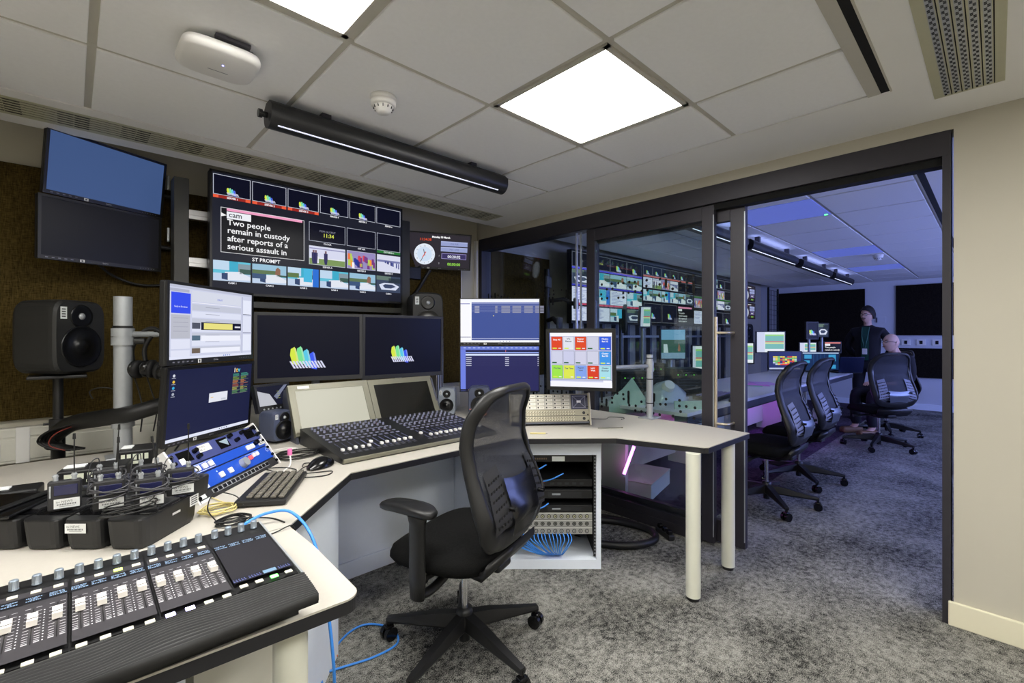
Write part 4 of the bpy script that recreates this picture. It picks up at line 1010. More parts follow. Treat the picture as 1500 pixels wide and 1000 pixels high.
for g in range(4):
    gx0 = kx[g][0] - .0135; gx1 = kx[g][3] + .0135
    if g < 3: pr(gx0 + .003, gx1 - .002, .962, 1.172, (58, 56, 60)); pr(gx0, gx1, 1.126, 1.152, (8, 8, 16), .0006)
    else: pr(gx0 + .002, gx1, .975, 1.160, (30, 28, 34)); pr(gx0 + .002, gx1, 1.130, 1.152, (8, 8, 18), .0006); pr(gx0 + .002, gx1, .975, .993, (8, 8, 26), .0006)
    pr(gx1, gx1 + .0015, .935, 1.222, (14, 14, 14), .0007)
    for k, x in enumerate(kx[g]):
        M = Matrix.Translation((x, 1.197, zt(1.197)))
        b = MB(); b.lathe([(.0068, 0), (.0068, .002), (.0062, .0025), (.0060, .0165), (.0055, .0175), (0, .0175)], M, 20); kn = b.build('knob', KNOB, t, world=True)
        b = MB()
        for q_ in range(20):
            a = 2 * PI * q_ / 20; b.box(x + .00615 * math.cos(a), 1.197 + .00615 * math.sin(a), zt(1.197) + .0095, .0008, .0008, .0125, rot=Matrix.Rotation(a, 3, 'Z'))
        b.build('ribs', SILV, kn, world=True)
        lit_top = (g == 1 and k == 2)
        if g < 3:
            b = MB(); b.box(x, 1.166, zt(1.166) + .0008, .013, .0105, .0016, .0004); b.build('button', BTNY if lit_top else BTN, t, world=True)
        yb = .944 if g < 3 else .957
        mt = BTN
        if g == 2 and k in (0, 1): mt = BTNL
        if g == 3 and k == 2: mt = BTNG
        b = MB(); b.box(x, yb, zt(yb) + .0008, .013, .0105, .0018, .0005); b.build('button', mt, t, world=True)
        # display strip characters
        for r_ in range(3):
            xx = x - .011
            while xx < x + .008:
                wd = .001 + rn.random() * .0025
                if r_ != 1 or rn.random() < .6: sc_rect(xx, xx + wd, 1.133 + r_ * .005, 1.136 + r_ * .005, (190, 222, 255))
                xx += wd + .0008
        if g < 3:
            pr(x - .0007, x + .0007, .992, 1.105, (6, 6, 6), .0006)
            for q_ in range(14):
                y = .995 + .11 * (q_ / 13) ** 1.6
                for sgn in (-1, 1): pr(x + sgn * .0032, x + sgn * .0098, y, y + .0010, (228, 228, 232), .0006)
            for q_ in range(12):
                if k < 3: pr(x + .0122, x + .0138, .995 + q_ * .0085, .9975 + q_ * .0085, (228, 228, 232), .0006)
            y = fy[g][k] if g < 3 else 1.06; z = zt(y)
            b = MB()
            prof = [(-.016, 0), (-.0145, .0085), (-.004, .0065), (0, .0058), (.004, .0065), (.0145, .0085), (.016, 0)]
            vs = [(x + sx * .0062, y + a_, z + h_ + .0015) for sx in (-1, 1) for a_, h_ in prof]; n_ = len(prof)
            b.add(vs, [[i_, i_ + 1, n_ + i_ + 1, n_ + i_] for i_ in range(n_ - 1)] + [list(range(n_)), list(range(n_, 2 * n_))[::-1]])
            cp = b.build('fader_cap', CAP, t, world=True)
            b = MB(); b.box(x, y, z + .0076, .0124, .0008, .0008); b.build('marker_line', PLA, cp, world=True)
        else:
            for q_ in range(5): 
                xx = x - .011 + q_ * .0045; sc_rect(xx, xx + .003, .979, .983, (130, 140, 200)); sc_rect(xx, xx + .002, .985, .988, (130, 140, 200))
sc_rect(kx[3][2] - .012, kx[3][2] + .011, .978, .990, (170, 210, 240), .001)
PR.build('printed_scales', M_PRINT, t, world=True); SCN.build('display_strip', M_SCREEN, t, world=True)
b = MB(); b.span(-.40, .255, 1.20, 1.30, ZD, ZD + .003, .001); tag(b.build('desk_mat', WP), 'thin white mat showing behind the knobs of the near controller', 'mat')

# ------------------------------------------------------------------ mixing console
t = thing('mixing_console', 'black audio mixing console with rows of faders below two slanted screens', 'mixing console', (1.20, 2.15, ZD))
MX0, MX1, MY0, MY1 = .812, 1.655, 1.868, 2.36
def mz(y): return ZD + .022 + (y - MY0) * .11
b = MB(); b.add([(MX0, MY0, mz(MY0)), (MX1, MY0, mz(MY0)), (MX1, MY1, mz(MY1)), (MX0, MY1, mz(MY1)), (MX0, MY0, ZD), (MX1, MY0, ZD), (MX1, MY1, ZD), (MX0, MY1, ZD)],
    [[0, 1, 2, 3], [7, 6, 5, 4], [0, 4, 5, 1], [1, 5, 6, 2], [2, 6, 7, 3], [3, 7, 4, 0]]); b.build('chassis', PLA, t, world=True)
b = MB(); b.span(MX0, MX1, MY0 - .012, MY0, ZD + .004, ZD + .022, .004); b.build('front_trim', TAUPE, t, world=True)
PR = MB(); CTRL = MB(); FC = MB()
def mpr(x0, x1, y0, y1, c, dz=.0005):
    PR.col = rgb(*c); PR.add([(x0, y0, mz(y0) + dz), (x1, y0, mz(y0) + dz), (x1, y1, mz(y1) + dz), (x0, y1, mz(y1) + dz)], [[0, 1, 2, 3]])
rn = random.Random(21)
for bank in range(2):
    bx = MX0 + .03 + bank * .425; mpr(bx - .008, bx + .375, MY0 + .04, MY1 - .01, (22, 22, 26))
    for c in range(12):
        x = bx + .012 + c * .031
        mpr(x - .011, x + .009, 1.915, 1.935, (150, 152, 165)); mpr(x + .004, x + .010, 1.94, 2.07, (130, 136, 180)); mpr(x - .004, x - .001, 1.94, 2.07, (4, 4, 6), .0007)
        mpr(x - .013, x - .009, 1.945, 2.065, (70, 72, 90))
        yf = 1.955 + rn.random() * .012 + (.05 if rn.random() < .12 else 0)
        FC.box(x - .0025, yf, mz(yf) + .007, .013, .020, .012, .003)
        for r_ in range(7):
            y = 2.095 + r_ * .037
            if y > MY1 - .03: break
            if r_ % 3 == 2 or r_ > 3: CTRL.cyl((x, y, mz(y)), (x, y, mz(y) + .013), .0062, .005, 10)
            else: CTRL.box(x, y, mz(y) + .002, .016, .012, .004, .001)
            if rn.random() < .5: mpr(x + .008, x + .013, y - .006, y + .004, rn.choice([(200, 204, 230), (170, 174, 200), (190, 90, 110), (140, 150, 230)]))
FCO = FC.build('fader_caps', WP, t, world=True); FCO['kind'] = 'stuff'
o = CTRL.build('knobs_and_keys', mat('lilac_grey_keys', rgb(120, 122, 142), .4), t, world=True); o['kind'] = 'stuff'
PR.build('printed_scales', M_PRINT, t, world=True)
def console_screen(pos, yaw, tilt, w, h, lb, draw, sticker):
    r = bpy.data.objects.new('console_screen', None); COL.objects.link(r); r.parent = t
    r.rotation_euler = (R(tilt), 0, R(yaw)); base = Vector(t.location); r.location = Vector(pos) - base
    r['label'] = lb; WM[r.name] = WM[t.name] @ Matrix.Translation(r.location) @ Euler(r.rotation_euler).to_matrix().to_4x4()
    b = MB(); rbox(b, w, h, .004, .03, 0, .004); b.build('housing', TAUPE, r)
    b = MB(); bz = .032
    b.span(-w / 2, w / 2, -.004, .004, h / 2 - bz, h / 2); b.span(-w / 2, w / 2, -.004, .004, -h / 2, -h / 2 + bz); b.span(-w / 2, -w / 2 + bz, -.004, .004, -h / 2 + bz, h / 2 - bz); b.span(w / 2 - bz, w / 2, -.004, .004, -h / 2 + bz, h / 2 - bz)
    b.build('bezel', TAUPE, r)
    p = Pic(w - 2 * bz, h - 2 * bz, y=-.0005); draw(p); p.build('display', mat('satin_dark_screen', rgb(24, 24, 22), .12, spec=0.8) if draw is s_dark else M_SCREEN, r)
    if sticker:
        p = Pic(.06, .016, y=-.005, ox=-w / 2 + .075, oz=h / 2 - .016); p.rect(0, 0, 1, 1, (220, 222, 215), 0); p.build('label_sticker', M_PRINT, r)
def s_dark(p): p.rect(0, 0, 1, 1, (20, 20, 20), 0)
def s_pale(p): p.rect(0, 0, 1, 1, (198, 196, 178), 0)
console_screen((1.012, 2.435, .892), 1, -27, .432, .270, 'slanted console screen glowing pale cream', s_pale, True)
console_screen((1.446, 2.440, .890), 1, -27, .432, .270, 'slanted console screen switched off and black', s_dark, False)
b = MB()
for x in (.80, 1.655): b.prism([(2.365, ZD), (2.66, ZD), (2.56, .985), (2.49, 1.0)], x, x + .012, Matrix(((0, 0, 1, 0), (1, 0, 0, 0), (0, 1, 0, 0), (0, 0, 0, 1))))
b.span(.80, 1.667, 2.56, 2.60, ZD, .90); b.build('screen_support', GUN, t, world=True)

# ------------------------------------------------------------------ tilted rack of blue panels
t = thing('desktop_rack', 'white tilted desktop rack holding blue intercom panels', 'rack', (.426, 1.944, .804), (R(-35.7), 0, R(45.5)))
W, Hh = .48, .212
b = MB(); b.span(-W / 2 + .006, W / 2 - .006, .002, .05, -Hh / 2, Hh / 2); b.build('inner_frame', PLM, t)
for s_, nm in ((-1, 'left'), (1, 'right')):
    b = MB(); x = s_ * (W / 2 + .004)
    b.add([(x + dx, y, z) for dx in (-.004, .004) for y, z in ((-.006, -Hh / 2 - .004), (-.006, Hh / 2 + .01), (.03, Hh / 2 + .012), (.19, -.072 + .03), (.075, -Hh / 2 - .055 + .018))],
          [[0, 1, 2, 3, 4], [9, 8, 7, 6, 5]] + [[i_, (i_ + 1) % 5, 5 + (i_ + 1) % 5, 5 + i_] for i_ in range(5)])
    b.build('side_cheek', WP, t)
def rpanel(z0, z1, m, nm):
    b = MB(); b.box(0, 0, (z0 + z1) / 2, W - .008, .006, z1 - z0 - .002, .0015); return b.build(nm, m, t)
zt_ = Hh / 2
pa = rpanel(zt_ - .062, zt_, NAVY, 'intercom_panel')
b = MB()
for x, z in ((-.13, .085), (-.128, .062), (.065, .094), (.09, .070), (.14, .092), (.215, .096), (.222, .062)): b.cyl((x, -.003, z), (x, -.018, z), .0085, .0075, 16)
b.build('knob', PLG, pa)
b = MB(); 
for x in (-.178, .02, .182): b.box(x, -.0035, .078, .058, .002, .040)
b.build('display', PLG, pa)
p = Pic(W, .062, y=-.0052, oz=zt_ - .031); p.poly([(.5, .3), (.58, .7), (.6, .25)], (150, 170, 180), 1); p.rect(.27, .12, .40, .55, (224, 224, 220), 1); p.text('STUDIO', .28, .3, .10, (60, 60, 60), 2); p.text('IFB 1-4', .28, .48, .10, (60, 60, 60), 2); p.rect(.06, .5, .11, .85, (230, 230, 235), 1); p.build('labels', M_PRINT, pa)
pb = rpanel(zt_ - .100, zt_ - .064, BLUE, 'blue_panel')
b = MB()
for x in (-.165, -.130, -.098, .123, .150): b.box(x, -.006, .024, .022, .008, .020, .003)
b.build('button', WP, pb)
b = MB(); b.cyl((.178, -.003, .03), (.178, -.02, .03), .009, n=16); b.build('knob', PLG, pb)
p = Pic(W, .036, y=-.0045, oz=zt_ - .082); p.frame(.12, .1, .33, .9, .05, (210, 220, 240), 1); p.text('TALKBACK', .03, .4, .16, (220, 226, 240), 1); p.text('BELTPACK', .03, .7, .14, (200, 210, 240), 1); p.rect(.90, .1, .99, .75, (230, 230, 225), 1)
for k in range(3): p.rect(.915, .2 + k * .18, .975, .28 + k * .18, (70, 70, 70), 2)
p.build('labels', M_PRINT, pb)
pc = rpanel(zt_ - .158, zt_ - .102, BLUE, 'blue_panel')
b = MB(); b.cyl((.045, -.003, -.024), (.045, -.022, -.024), .019, .017, 28); b.build('dial', SILV, pc)
b = MB()
for x in (-.085, -.035): b.box(x, -.006, -.028, .020, .008, .020, .002)
for x in (.125, .148): b.box(x, -.006, -.012, .014, .008, .016, .002)
b.build('button', WP, pc)
b = MB(); b.box(.100, -.006, -.016, .018, .008, .016, .002); b.build('lit_button', mat('red_button', rgb(230, 90, 90), .4, emit=rgb(230, 60, 60), es=.6), pc)
p = Pic(W, .056, y=-.0045, oz=zt_ - .130); p.frame(.66, .08, .84, .36, .03, (170, 190, 230), 1); p.disc(.955, .3, .16, (190, 196, 235), 1); p.disc(.955, .3, .11, (40, 80, 190), 2); p.disc(.30, .25, .05, (220, 220, 235), 1)
p.rect(.10, .6, .16, .95, (210, 214, 230), 1); p.build('labels', M_PRINT, pc)
pd = rpanel(-Hh / 2, zt_ - .160, PLM, 'key_panel')
b = MB(); b.span(-.165, .175, -.0045, -.003, -.0755, -.0585); b.build('key_frame', SILV, pd)
b = MB()
for k in range(14): x = -.153 + k * .0243; b.box(x, -.005, -.067, .018, .003, .013, .001)
b.build('keys', PLG, pd)['kind'] = 'stuff'
p = Pic(.05, .05, y=-.004, ox=-.21, oz=-.078); p.rect(.0, .05, .7, .45, (214, 218, 222), 0); p.rect(.0, .52, .9, .9, (214, 218, 222), 0); p.build('label_sticker', M_PRINT, pd)
b = MB()
for z in (.09, .065, .03, -.005, -.04, -.07):
    for x in (-.232, .232): b.cyl((x, -.003, z), (x, -.009, z), .006, n=10)
b.build('rack_bolts', PLG, t)

# ------------------------------------------------------------------ keyboard, mouse
t = thing('keyboard', 'compact black keyboard on the desk in front of the blue panel rack', 'keyboard', (.505, 1.715, ZD), (R(1.5), 0, R(59)))
b = MB(); b.box(0, 0, .013, .315, .148, .018, .005); b.build('base', PLA, t)
b = MB()
for r_ in range(5):
    xo = -.145 + r_ * .002
    while xo < .135:
        wd = .0155 if not (r_ == 0 and -.05 < xo < .0) else .085
        b.box(xo + wd / 2, -.056 + r_ * .0235, .026, wd - .0008, .0175, .008, .003); xo += wd + .0035
b.build('keys', mat('taupe_keycaps', rgb(104, 100, 92), .25), t)['kind'] = 'stuff'
b = MB(); b.box(-.13, .078, .004, .02, .01, .008); b.box(.13, .078, .004, .02, .01, .008); b.build('feet', RUB, t)
t = thing('mouse', 'black computer mouse on the desk near the mixing console', 'mouse', (.735, 1.90, ZD), (0, 0, R(-62)))
b = MB(); rows = []; n = 20
for i in range(9):
    y = -.068 + .136 * i / 8; s_ = math.sin(PI * (i + .35) / 8.7) ** .6; wd = .040 * s_; hh = .040 * math.sin(PI * (i + .5) / 9.3) ** .8
    rows.append([(wd * math.cos(PI * k / n), y, max(.002, hh * math.sin(PI * k / n) + .002)) for k in range(n + 1)])
vs = [q_ for r_ in rows for q_ in r_]; b.add(vs, [[i * (n + 1) + k, i * (n + 1) + k + 1, (i + 1) * (n + 1) + k + 1, (i + 1) * (n + 1) + k] for i in range(8) for k in range(n)], True); b.build('shell', PLG, t)
b = MB(); b.cyl((-.004, .03, .031), (.004, .03, .031), .006); b.build('wheel', RUB, t)

# ------------------------------------------------------------------ cables on and around the desk
def cable(name, label, cat, pts, r, m, group=None, n=8):
    b = MB(); b.tube(pts, r, n); o = b.build(name, m); return tag(o, label, cat, group)
cable('keyboard_cable', 'thin black cable coiled between keyboard and mouse', 'cable', [(.575, 1.84, .745), (.64, 1.90, .74), (.62, 1.97, .74), (.56, 2.0, .74), (.60, 1.86, .742), (.68, 1.82, .74), (.74, 1.80, .738), (.70, 1.76, .738), (.62, 1.80, .74), (.66, 1.90, .742), (.725, 1.95, .74), (.70, 1.98, .74), (.67, 1.92, .745)], .0022, CBLK)
rn = random.Random(4)
def coil(cx, cy, r, n, z=.738, dz=.0025, sq=1.0):
    return [(cx + (r + rn.uniform(-.012, .012)) * math.cos(k * 1.05), cy + (r * sq + rn.uniform(-.012, .012)) * math.sin(k * 1.05), z + dz * k / 6 + .001) for k in range(n)]
cable('coiled_cable', 'loose coil of black cable behind the near controller', 'cable', coil(.335, 1.50, .035, 30) + [(.42, 1.46, .738), (.44, 1.40, .738)], .0022, CBLK)
cable('coiled_cable', 'loose bundle of cream cable between keyboard and charging docks', 'cable', [(.33, 1.78, .74)] + coil(.325, 1.625, .045, 34, sq=.8), .0020, CCRM)
cable('thin_cable', 'thin black lead arching out of the cream cable bundle', 'cable', [(.30, 1.52, .74), (.29, 1.60, .76), (.32, 1.66, .785), (.37, 1.64, .77), (.385, 1.60, .745)], .0018, CBLK)
cable('thin_cable', 'pair of thin black leads lying across the seam of the near desk wing', 'cable', [(.345, 1.33, .738), (.40, 1.345, .738), (.445, 1.35, .742), (.452, 1.345, .70)], .0018, CBLK)
cable('tangled_leads', 'tangle of black leads behind the pink connector', 'cable', coil(.72, 2.13, .09, 40, sq=.6), .0022, CBLK)
cable('pale_lead', 'pale thin leads tangled beside the slate-blue speaker', 'cable', coil(.70, 2.24, .06, 22, sq=.6), .0018, WP)
t = thing('connector', 'small pink connector on a grey lead beside the blue panel rack', 'connector', (.66, 2.0, ZD))
b = MB(); b.cyl((.655, 2.02, .775), (.655, 2.02, .80), .009); b.build('plug', PINK, t, world=True)
b = MB(); b.tube([(.655, 2.02, .775), (.655, 2.01, .755), (.64, 1.98, .739), (.60, 1.93, .738)], .003); b.build('lead', WP, t, world=True)
cable('network_cable', 'bright blue network cable looping over the near desk edge down to the floor', 'cable',
      [(.27, 1.36, .74), (.34, 1.42, .752), (.40, 1.43, .765), (.46, 1.40, .76), (.485, 1.30, .70), (.49, 1.22, .55), (.50, 1.20, .35), (.57, 1.42, .12), (.66, 1.70, .02), (.69, 1.77, .006), (.74, 1.82, .006), (.85, 1.90, .006), (.94, 1.90, .006), (1.0, 1.80, .006), (.97, 1.70, .006), (.86, 1.69, .006), (.74, 1.72, .008), (.66, 1.74, .006), (.55, 1.72, .006)], .0042, CBLUE)
cable('network_cable', 'short orange cable on the floor by the white pedestal', 'cable', [(.58, 1.62, .004), (.64, 1.72, .005), (.72, 1.78, .014), (.76, 1.80, .005)], .0045, CORG)
cable('network_cable', 'orange cable dropping behind the near desk leg', 'cable', [(.52, 1.55, .004), (.58, 1.60, .02), (.62, 1.60, .005), (.66, 1.52, .005)], .0045, CORG)
cable('floor_cable', 'thick black cable bundle curled on the floor right of the rack', 'cable', [(2.22, 1.78, .03), (2.30, 1.62, .025), (2.42, 1.48, .025), (2.58, 1.44, .025), (2.68, 1.54, .025), (2.66, 1.72, .025), (2.56, 1.88, .025), (2.44, 2.00, .03)], .022, CBLK, n=12)
cable('floor_cable', 'thinner black cable lying behind the curled bundle right of the rack', 'cable', [(2.30, 1.95, .02), (2.50, 2.05, .012), (2.66, 1.95, .012), (2.74, 1.75, .012), (2.72, 1.6, .012)], .010, CBLK)
t = thing('power_strip', 'black power plug block on the floor by the glass', 'power strip', (2.72, 1.45, 0), (0, 0, R(60)))
b = MB(); b.box(0, 0, .018, .16, .045, .034, .008); b.build('body', PLA, t)
for k in range(3):
    b = MB(); b.box(-.05 + k * .05, 0, .045, .03, .03, .025, .004); b.build('plug', PLG, t)
# left cable sleeve
t = thing('cable_sleeve', 'thick black cable sleeve sweeping from the desk monitors round the far left stand', 'cable', (.0, 3.0, ZD))
b = MB(); b.tube([(.42, 2.56, .99), (.33, 2.575, .97), (.19, 2.60, .93), (.09, 2.72, .905), (.0, 2.88, .87), (-.06, 3.0, .80), (-.06, 3.03, .755)], lambda q_: .030 + .006 * math.sin(q_ * 3), 12); b.build('sleeve', CBLK, t, world=True)
b = MB()
for k in range(12):
    a = rn.uniform(-.03, .03); b.tube([(.04 + a * .5, 2.80 + a, .89), (-.05 + a, 2.88 + a, .85), (-.085 + a, 2.92, .80), (-.04 + a, 2.92 + a, .765), (.02 + a, 2.90, .75)], .005, 6)
b.build('loose_leads', [CBLK], t, world=True)['kind'] = 'stuff'
b = MB(); b.tube([(.03, 2.80, .88), (-.05, 2.84, .84), (-.07, 2.86, .79), (-.02, 2.85, .76)], .0022, 6); b.build('red_lead', mat('dull_red_sheath', rgb(130, 50, 40), .5), t, world=True)
cable('thin_cable', 'thin black loop of wire standing up from the cable sleeve', 'cable', [(.07, 2.80, .985), (.06, 2.80, 1.02), (.10, 2.78, 1.035), (.15, 2.76, 1.02), (.17, 2.74, .99)], .0025, CBLK)
cable('hanging_cable', 'black cable hanging under the top left wall monitors', 'cable', [(.10, 3.33, 1.66), (.16, 3.34, 1.60), (.26, 3.36, 1.56), (.36, 3.37, 1.56), (.44, 3.36, 1.58)], .007, CBLK)
for k, (x, lb) in enumerate(((.33, 'left'), (.37, 'right'))):
    cable('hanging_cable', 'thin black cable, the %s one of two hanging down beside the left monitors' % lb, 'cable', [(x, 2.60, 1.02), (x + .01, 2.6, .93), (x - .015, 2.6, .86), (x + .005, 2.6, .80), (x - .03, 2.58, .745)], .004, CBLK)

# ------------------------------------------------------------------ charging docks with belt packs
DA = math.atan2(-.687, .727)
def dk(u, v, z): return (-.093 + .727 * u + .687 * v, 1.668 - .687 * u + .727 * v, z)
def taper(b, w, d, z0, z1, r0=.012, shrink=.94):
    n = 24; rows = []
    for z, s_ in ((z0, shrink * .96), (z0 + .012, shrink), (z1 - .004, 1.0), (z1, .985)):
        ring = []
        for k in range(n):
            a = 2 * PI * k / n + PI / n; e = 2 / 7
            ring.append((s_ * w / 2 * math.copysign(abs(math.cos(a)) ** e, math.cos(a)), s_ * d / 2 * math.copysign(abs(math.sin(a)) ** e, math.sin(a)), z))
        rows.append(ring)
    vs = [q_ for r_ in rows for q_ in r_]
    fs = [[i * n + k, i * n + (k + 1) % n, (i + 1) * n + (k + 1) % n, (i + 1) * n + k] for i in range(3) for k in range(n)] + [list(range(n))[::-1], list(range(3 * n, 4 * n))]
    b.add(vs, fs)
def sticker(parent, u0, z0, wd, hh, y, big=True):
    p = Pic(wd, hh, y=y, ox=u0, oz=z0); p.rect(0, 0, 1, 1, (226, 228, 226), 0)
    if big: p.text('itv NEWS', .08, .42, .24, (70, 74, 74), 1, maxw=.84)
    for k in range(12): p.rect(.12 + k * .063, .52, .16 + k * .063, .68, (90, 94, 94), 1)
    p.rect(.2, .78, .8, .84, (150, 150, 150), 1); p.build('asset_sticker', M_PRINT, parent)
dock_lab = ['black charging dock cut by the left edge of the photo', 'black charging dock second from the left, empty front', 'black charging dock with a white asset sticker on its front', 'rightmost black charging dock beside the blue panel rack']
dock_c = []
for k in range(5):
    u = -.055 + (k - 0) * .1035 - .103 * 0
    if k == 0: u = -.158
    else: u = -.055 + (k - 1) * .1035
    lab = (['black charging dock wholly left of the photo'] + dock_lab)[k]
    x, y, _ = dk(u, .105, 0); dock_c.append((x, y))
    t = thing('charging_dock', lab, 'charging dock', (x, y, ZD), (0, 0, DA), 'row of black charging docks')
    b = MB(); taper(b, .098, .215, .003, .078); b.build('body', PLA, t)
    b = MB(); b.box(0, -.058, .0785, .075, .03, .002); b.box(0, .058, .0785, .075, .03, .002); b.box(-.043, 0, .0785, .008, .14, .002); b.box(.043, 0, .0785, .008, .14, .002); b.build('top_tray', PLG, t)
    b = MB(); b.box(0, .0, .081, .074, .082, .006, .002); b.build('slot_block', PLM, t)
    b = MB(); b.box(0, 0, .0015, .085, .15, .003); b.build('foot', RUB, t)
    if k == 3: sticker(t, -.012, .058, .052, .024, -.1075)
    if k == 4:
        p = MB(); p.col = rgb(200, 200, 200)
        p.add([(.0492, y_, z_) for y_, z_ in ((-.005, .050), (.025, .050), (.025, .056), (-.005, .056))], [[0, 1, 2, 3]]); p.build('brand_mark', M_PRINT, t)
        p = MB(); p.col = rgb(226, 228, 226); p.add([(.0496, y_, z_) for y_, z_ in ((.062, .048), (.098, .048), (.098, .076), (.062, .076))], [[0, 1, 2, 3]]); p.col = rgb(80, 80, 80)
        for q_ in range(4): p.add([(.0499, y_, z_) for y_, z_ in ((.067, .052 + q_ * .006), (.093, .052 + q_ * .006), (.093, .055 + q_ * .006), (.067, .055 + q_ * .006))], [[0, 1, 2, 3]])
        p.build('asset_sticker', M_PRINT, t)
# empty tops of first two docks: flat black lids
rl = random.Random(9)
def beltpack(loc, rz, label, wrap=True, ant=.1, scale=1.0, lean=0):
    t = thing('belt_pack', label, 'radio transmitter', loc, (0, 0, rz), 'radio belt packs standing in the charging docks')
    b = MB(); b.box(0, 0, .038, .064, .020, .076, .004); b.build('body', PLM, t)
    b = MB(); b.box(.004, -.0108, .052, .046, .002, .026, .001); b.build('display', mat('indigo_display', rgb(30, 32, 70), .2), t)
    b = MB(); b.box(-.026, -.0108, .050, .003, .002, .03); b.build('side_key', SILV, t)
    for x in (-.018, .018):
        b = MB(); b.cyl((x, 0, .075), (x, 0, .092), .0055, .005, 14); b.cyl((x, 0, .085), (x, 0, .089), .0065, n=14); b.build('socket', SILV, t)
    b = MB(); b.tube([(.018, 0, .09), (.018 + lean * .5, 0, .09 + ant * .5), (.018 + lean, .0, .09 + ant)], .0016, 6); b.cyl((.018 + lean, 0, .085 + ant), (.018 + lean * 1.08, 0, .1 + ant), .0035, .0028, 10); b.build('antenna', CBLK, t)
    sticker(t, .006, .018, .050, .024, -.0108)
    if wrap:
        b = MB()
        for q_ in range(6):
            pts = []
            for k in range(9):
                a = 2 * PI * k / 9 + q_; pts.append((.041 * math.cos(a) + rl.uniform(-.003, .003), .020 * math.sin(a), .030 + q_ * .006 + .010 * math.cos(a + q_) + rl.uniform(-.003, .003)))
            b.tube(pts, .0019, 6, close=True)
        b.tube([(-.018, 0, .09), (-.02, -.005, .11), (-.034, -.01, .10), (-.042, -.01, .05)], .0014, 6)
        b.build('microphone_lead', mat('grey_black_lead', rgb(62, 62, 66), .35), t)
RZ = R(-12)
z0 = ZD + .083
def bp(px, y, *a, **k): beltpack((px, y, z0), RZ, *a, **k)
bp(-.012, 1.675, 'radio belt pack with clear blue display at the left of the docks', wrap=False, ant=.095)
bp(.072, 1.598, 'radio belt pack wrapped in black lead, second from the left at the front', ant=.085)
bp(.150, 1.548, 'radio belt pack with loose coils around its foot, third from the left at the front', ant=.085, lean=-.012)
bp(.225, 1.60, 'radio belt pack nearest the blue panels, tightly wrapped in black lead', ant=.10)
for x, y, lb, L_, ln in ((.075, 1.735, 'radio belt pack half hidden in the second row at left', .10, .006), (.165, 1.72, 'radio belt pack half hidden in the second row at right', .10, .004)):
    beltpack((x, y, z0 - .002), RZ, lb, True, L_, lean=ln)
# second row of docks
for k in range(3):
    x, y, _ = dk(-.03 + k * .1035, .305, 0)
    t = thing('charging_dock', 'black charging dock in the row behind, %s' % ('leftmost', 'middle', 'rightmost with ribbed top')[k], 'charging dock', (x, y, ZD), (0, 0, DA), 'back row of charging docks')
    b = MB(); taper(b, .098, .165, .003, .078); b.build('body', PLA, t)
    b = MB()
    for q_ in range(8): b.box(0, -.06 + q_ * .017, .081, .07, .006, .008, .001)
    b.build('top_ribs', GUN, t)
# boxes behind
def case(loc, rz, w, d, h, lb, labels=True):
    t = thing('receiver_box', lb, 'radio receiver', loc, (0, 0, rz), 'black radio boxes behind the belt packs')
    b = MB(); b.box(0, 0, h / 2, w, d, h, .006); b.build('body', PLA, t)
    b = MB(); b.box(0, -d / 2 - .002, h * .35, w * .8, .004, h * .45, .002); b.build('front_plate', PLM, t)
    if labels:
        p = Pic(w * .85, h * .3, y=-d / 2 - .0005, oz=h * .78)
        for k in range(5): p.rect(.04 + k * .19, .1, .17 + k * .19, .6, (206, 210, 190), 1)
        p.rect(.4, .7, .6, .95, (206, 210, 190), 1); p.build('tape_labels', M_PRINT, t)
    b = MB(); b.box(-w * .3, 0, h + .002, w * .3, d * .4, .004, .001); b.build('top_label', STICK, t)
case((.06, 2.02, ZD), R(-14), .17, .10, .115, 'black radio box with a row of tape labels, left of the two')
case((.175, 2.13, ZD), R(-14), .10, .11, .135, 'black radio box right of the labelled one, in front of the thick pole')
case((-.115, 2.0, ZD), R(-10), .10, .08, .085, 'low dark box behind the leftmost belt pack', False)
cable('coiled_cable', 'black lead coiled around the feet of the belt packs', 'cable', [(.11 + .055 * math.cos(k * .9) + rn.uniform(-.01, .01), 1.515 + .03 * math.sin(k * .9), z0 + .004 + .0012 * k) for k in range(24)], .0018, CBLK)
t = thing('flat_tray', 'flat black tray lying on the leftmost docks', 'tray', (-.12, 1.79, z0))
b = MB(); b.box(-.13, 1.80, z0 + .004, .16, .20, .008, .003, rot=Matrix.Rotation(R(-30), 3, 'Z')); b.build('tray', PLG, t, world=True)
b = MB(); b.box(-.10, 1.78, z0 + .012, .02, .24, .006, .002, rot=Matrix.Rotation(R(-38), 3, 'Z')); b.build('rail', PLA, t, world=True)

# ------------------------------------------------------------------ patch rack at right on the desk
t = thing('desktop_rack', 'grey desktop rack with rows of jack sockets and a map-like panel', 'rack', (2.045, 1.812, ZD), (R(-15), 0, R(-38)))
b = MB(); b.span(-.23, .235, .004, .10, .015, .19); b.build('housing', GUN, t)
for s_ in (-1, 1):
    b = MB(); b.span(s_ * .240 - .005, s_ * .240 + .005, -.008, .12, .002, .195, .003); b.build('side_cheek', BEIGE, t)
p = Pic(.47, .165, y=0, oz=.106)
p.rect(0, 0, 1, 1, (168, 162, 140), 0)
for r_ in range(4):
    v = .02 + r_ * .135; p.rect(.0, v, .76, v + .12, (186, 184, 172), 1)
    for k in range(7): u = .01 + k * .108; p.rect(u, v + .01, u + .09, v + .105, (226, 222, 210), 2); p.disc(u + .014, v + .055, .03, (20, 20, 20), 3, 10); p.rect(u + .035, v + .05, u + .075, v + .06, (90, 90, 90), 3)
p.rect(.77, .02, .99, .56, (64, 66, 88), 1); p.frame(.79, .08, .955, .50, .008, (180, 184, 210), 2); p.rect(.845, .24, .90, .32, (240, 240, 245), 3)
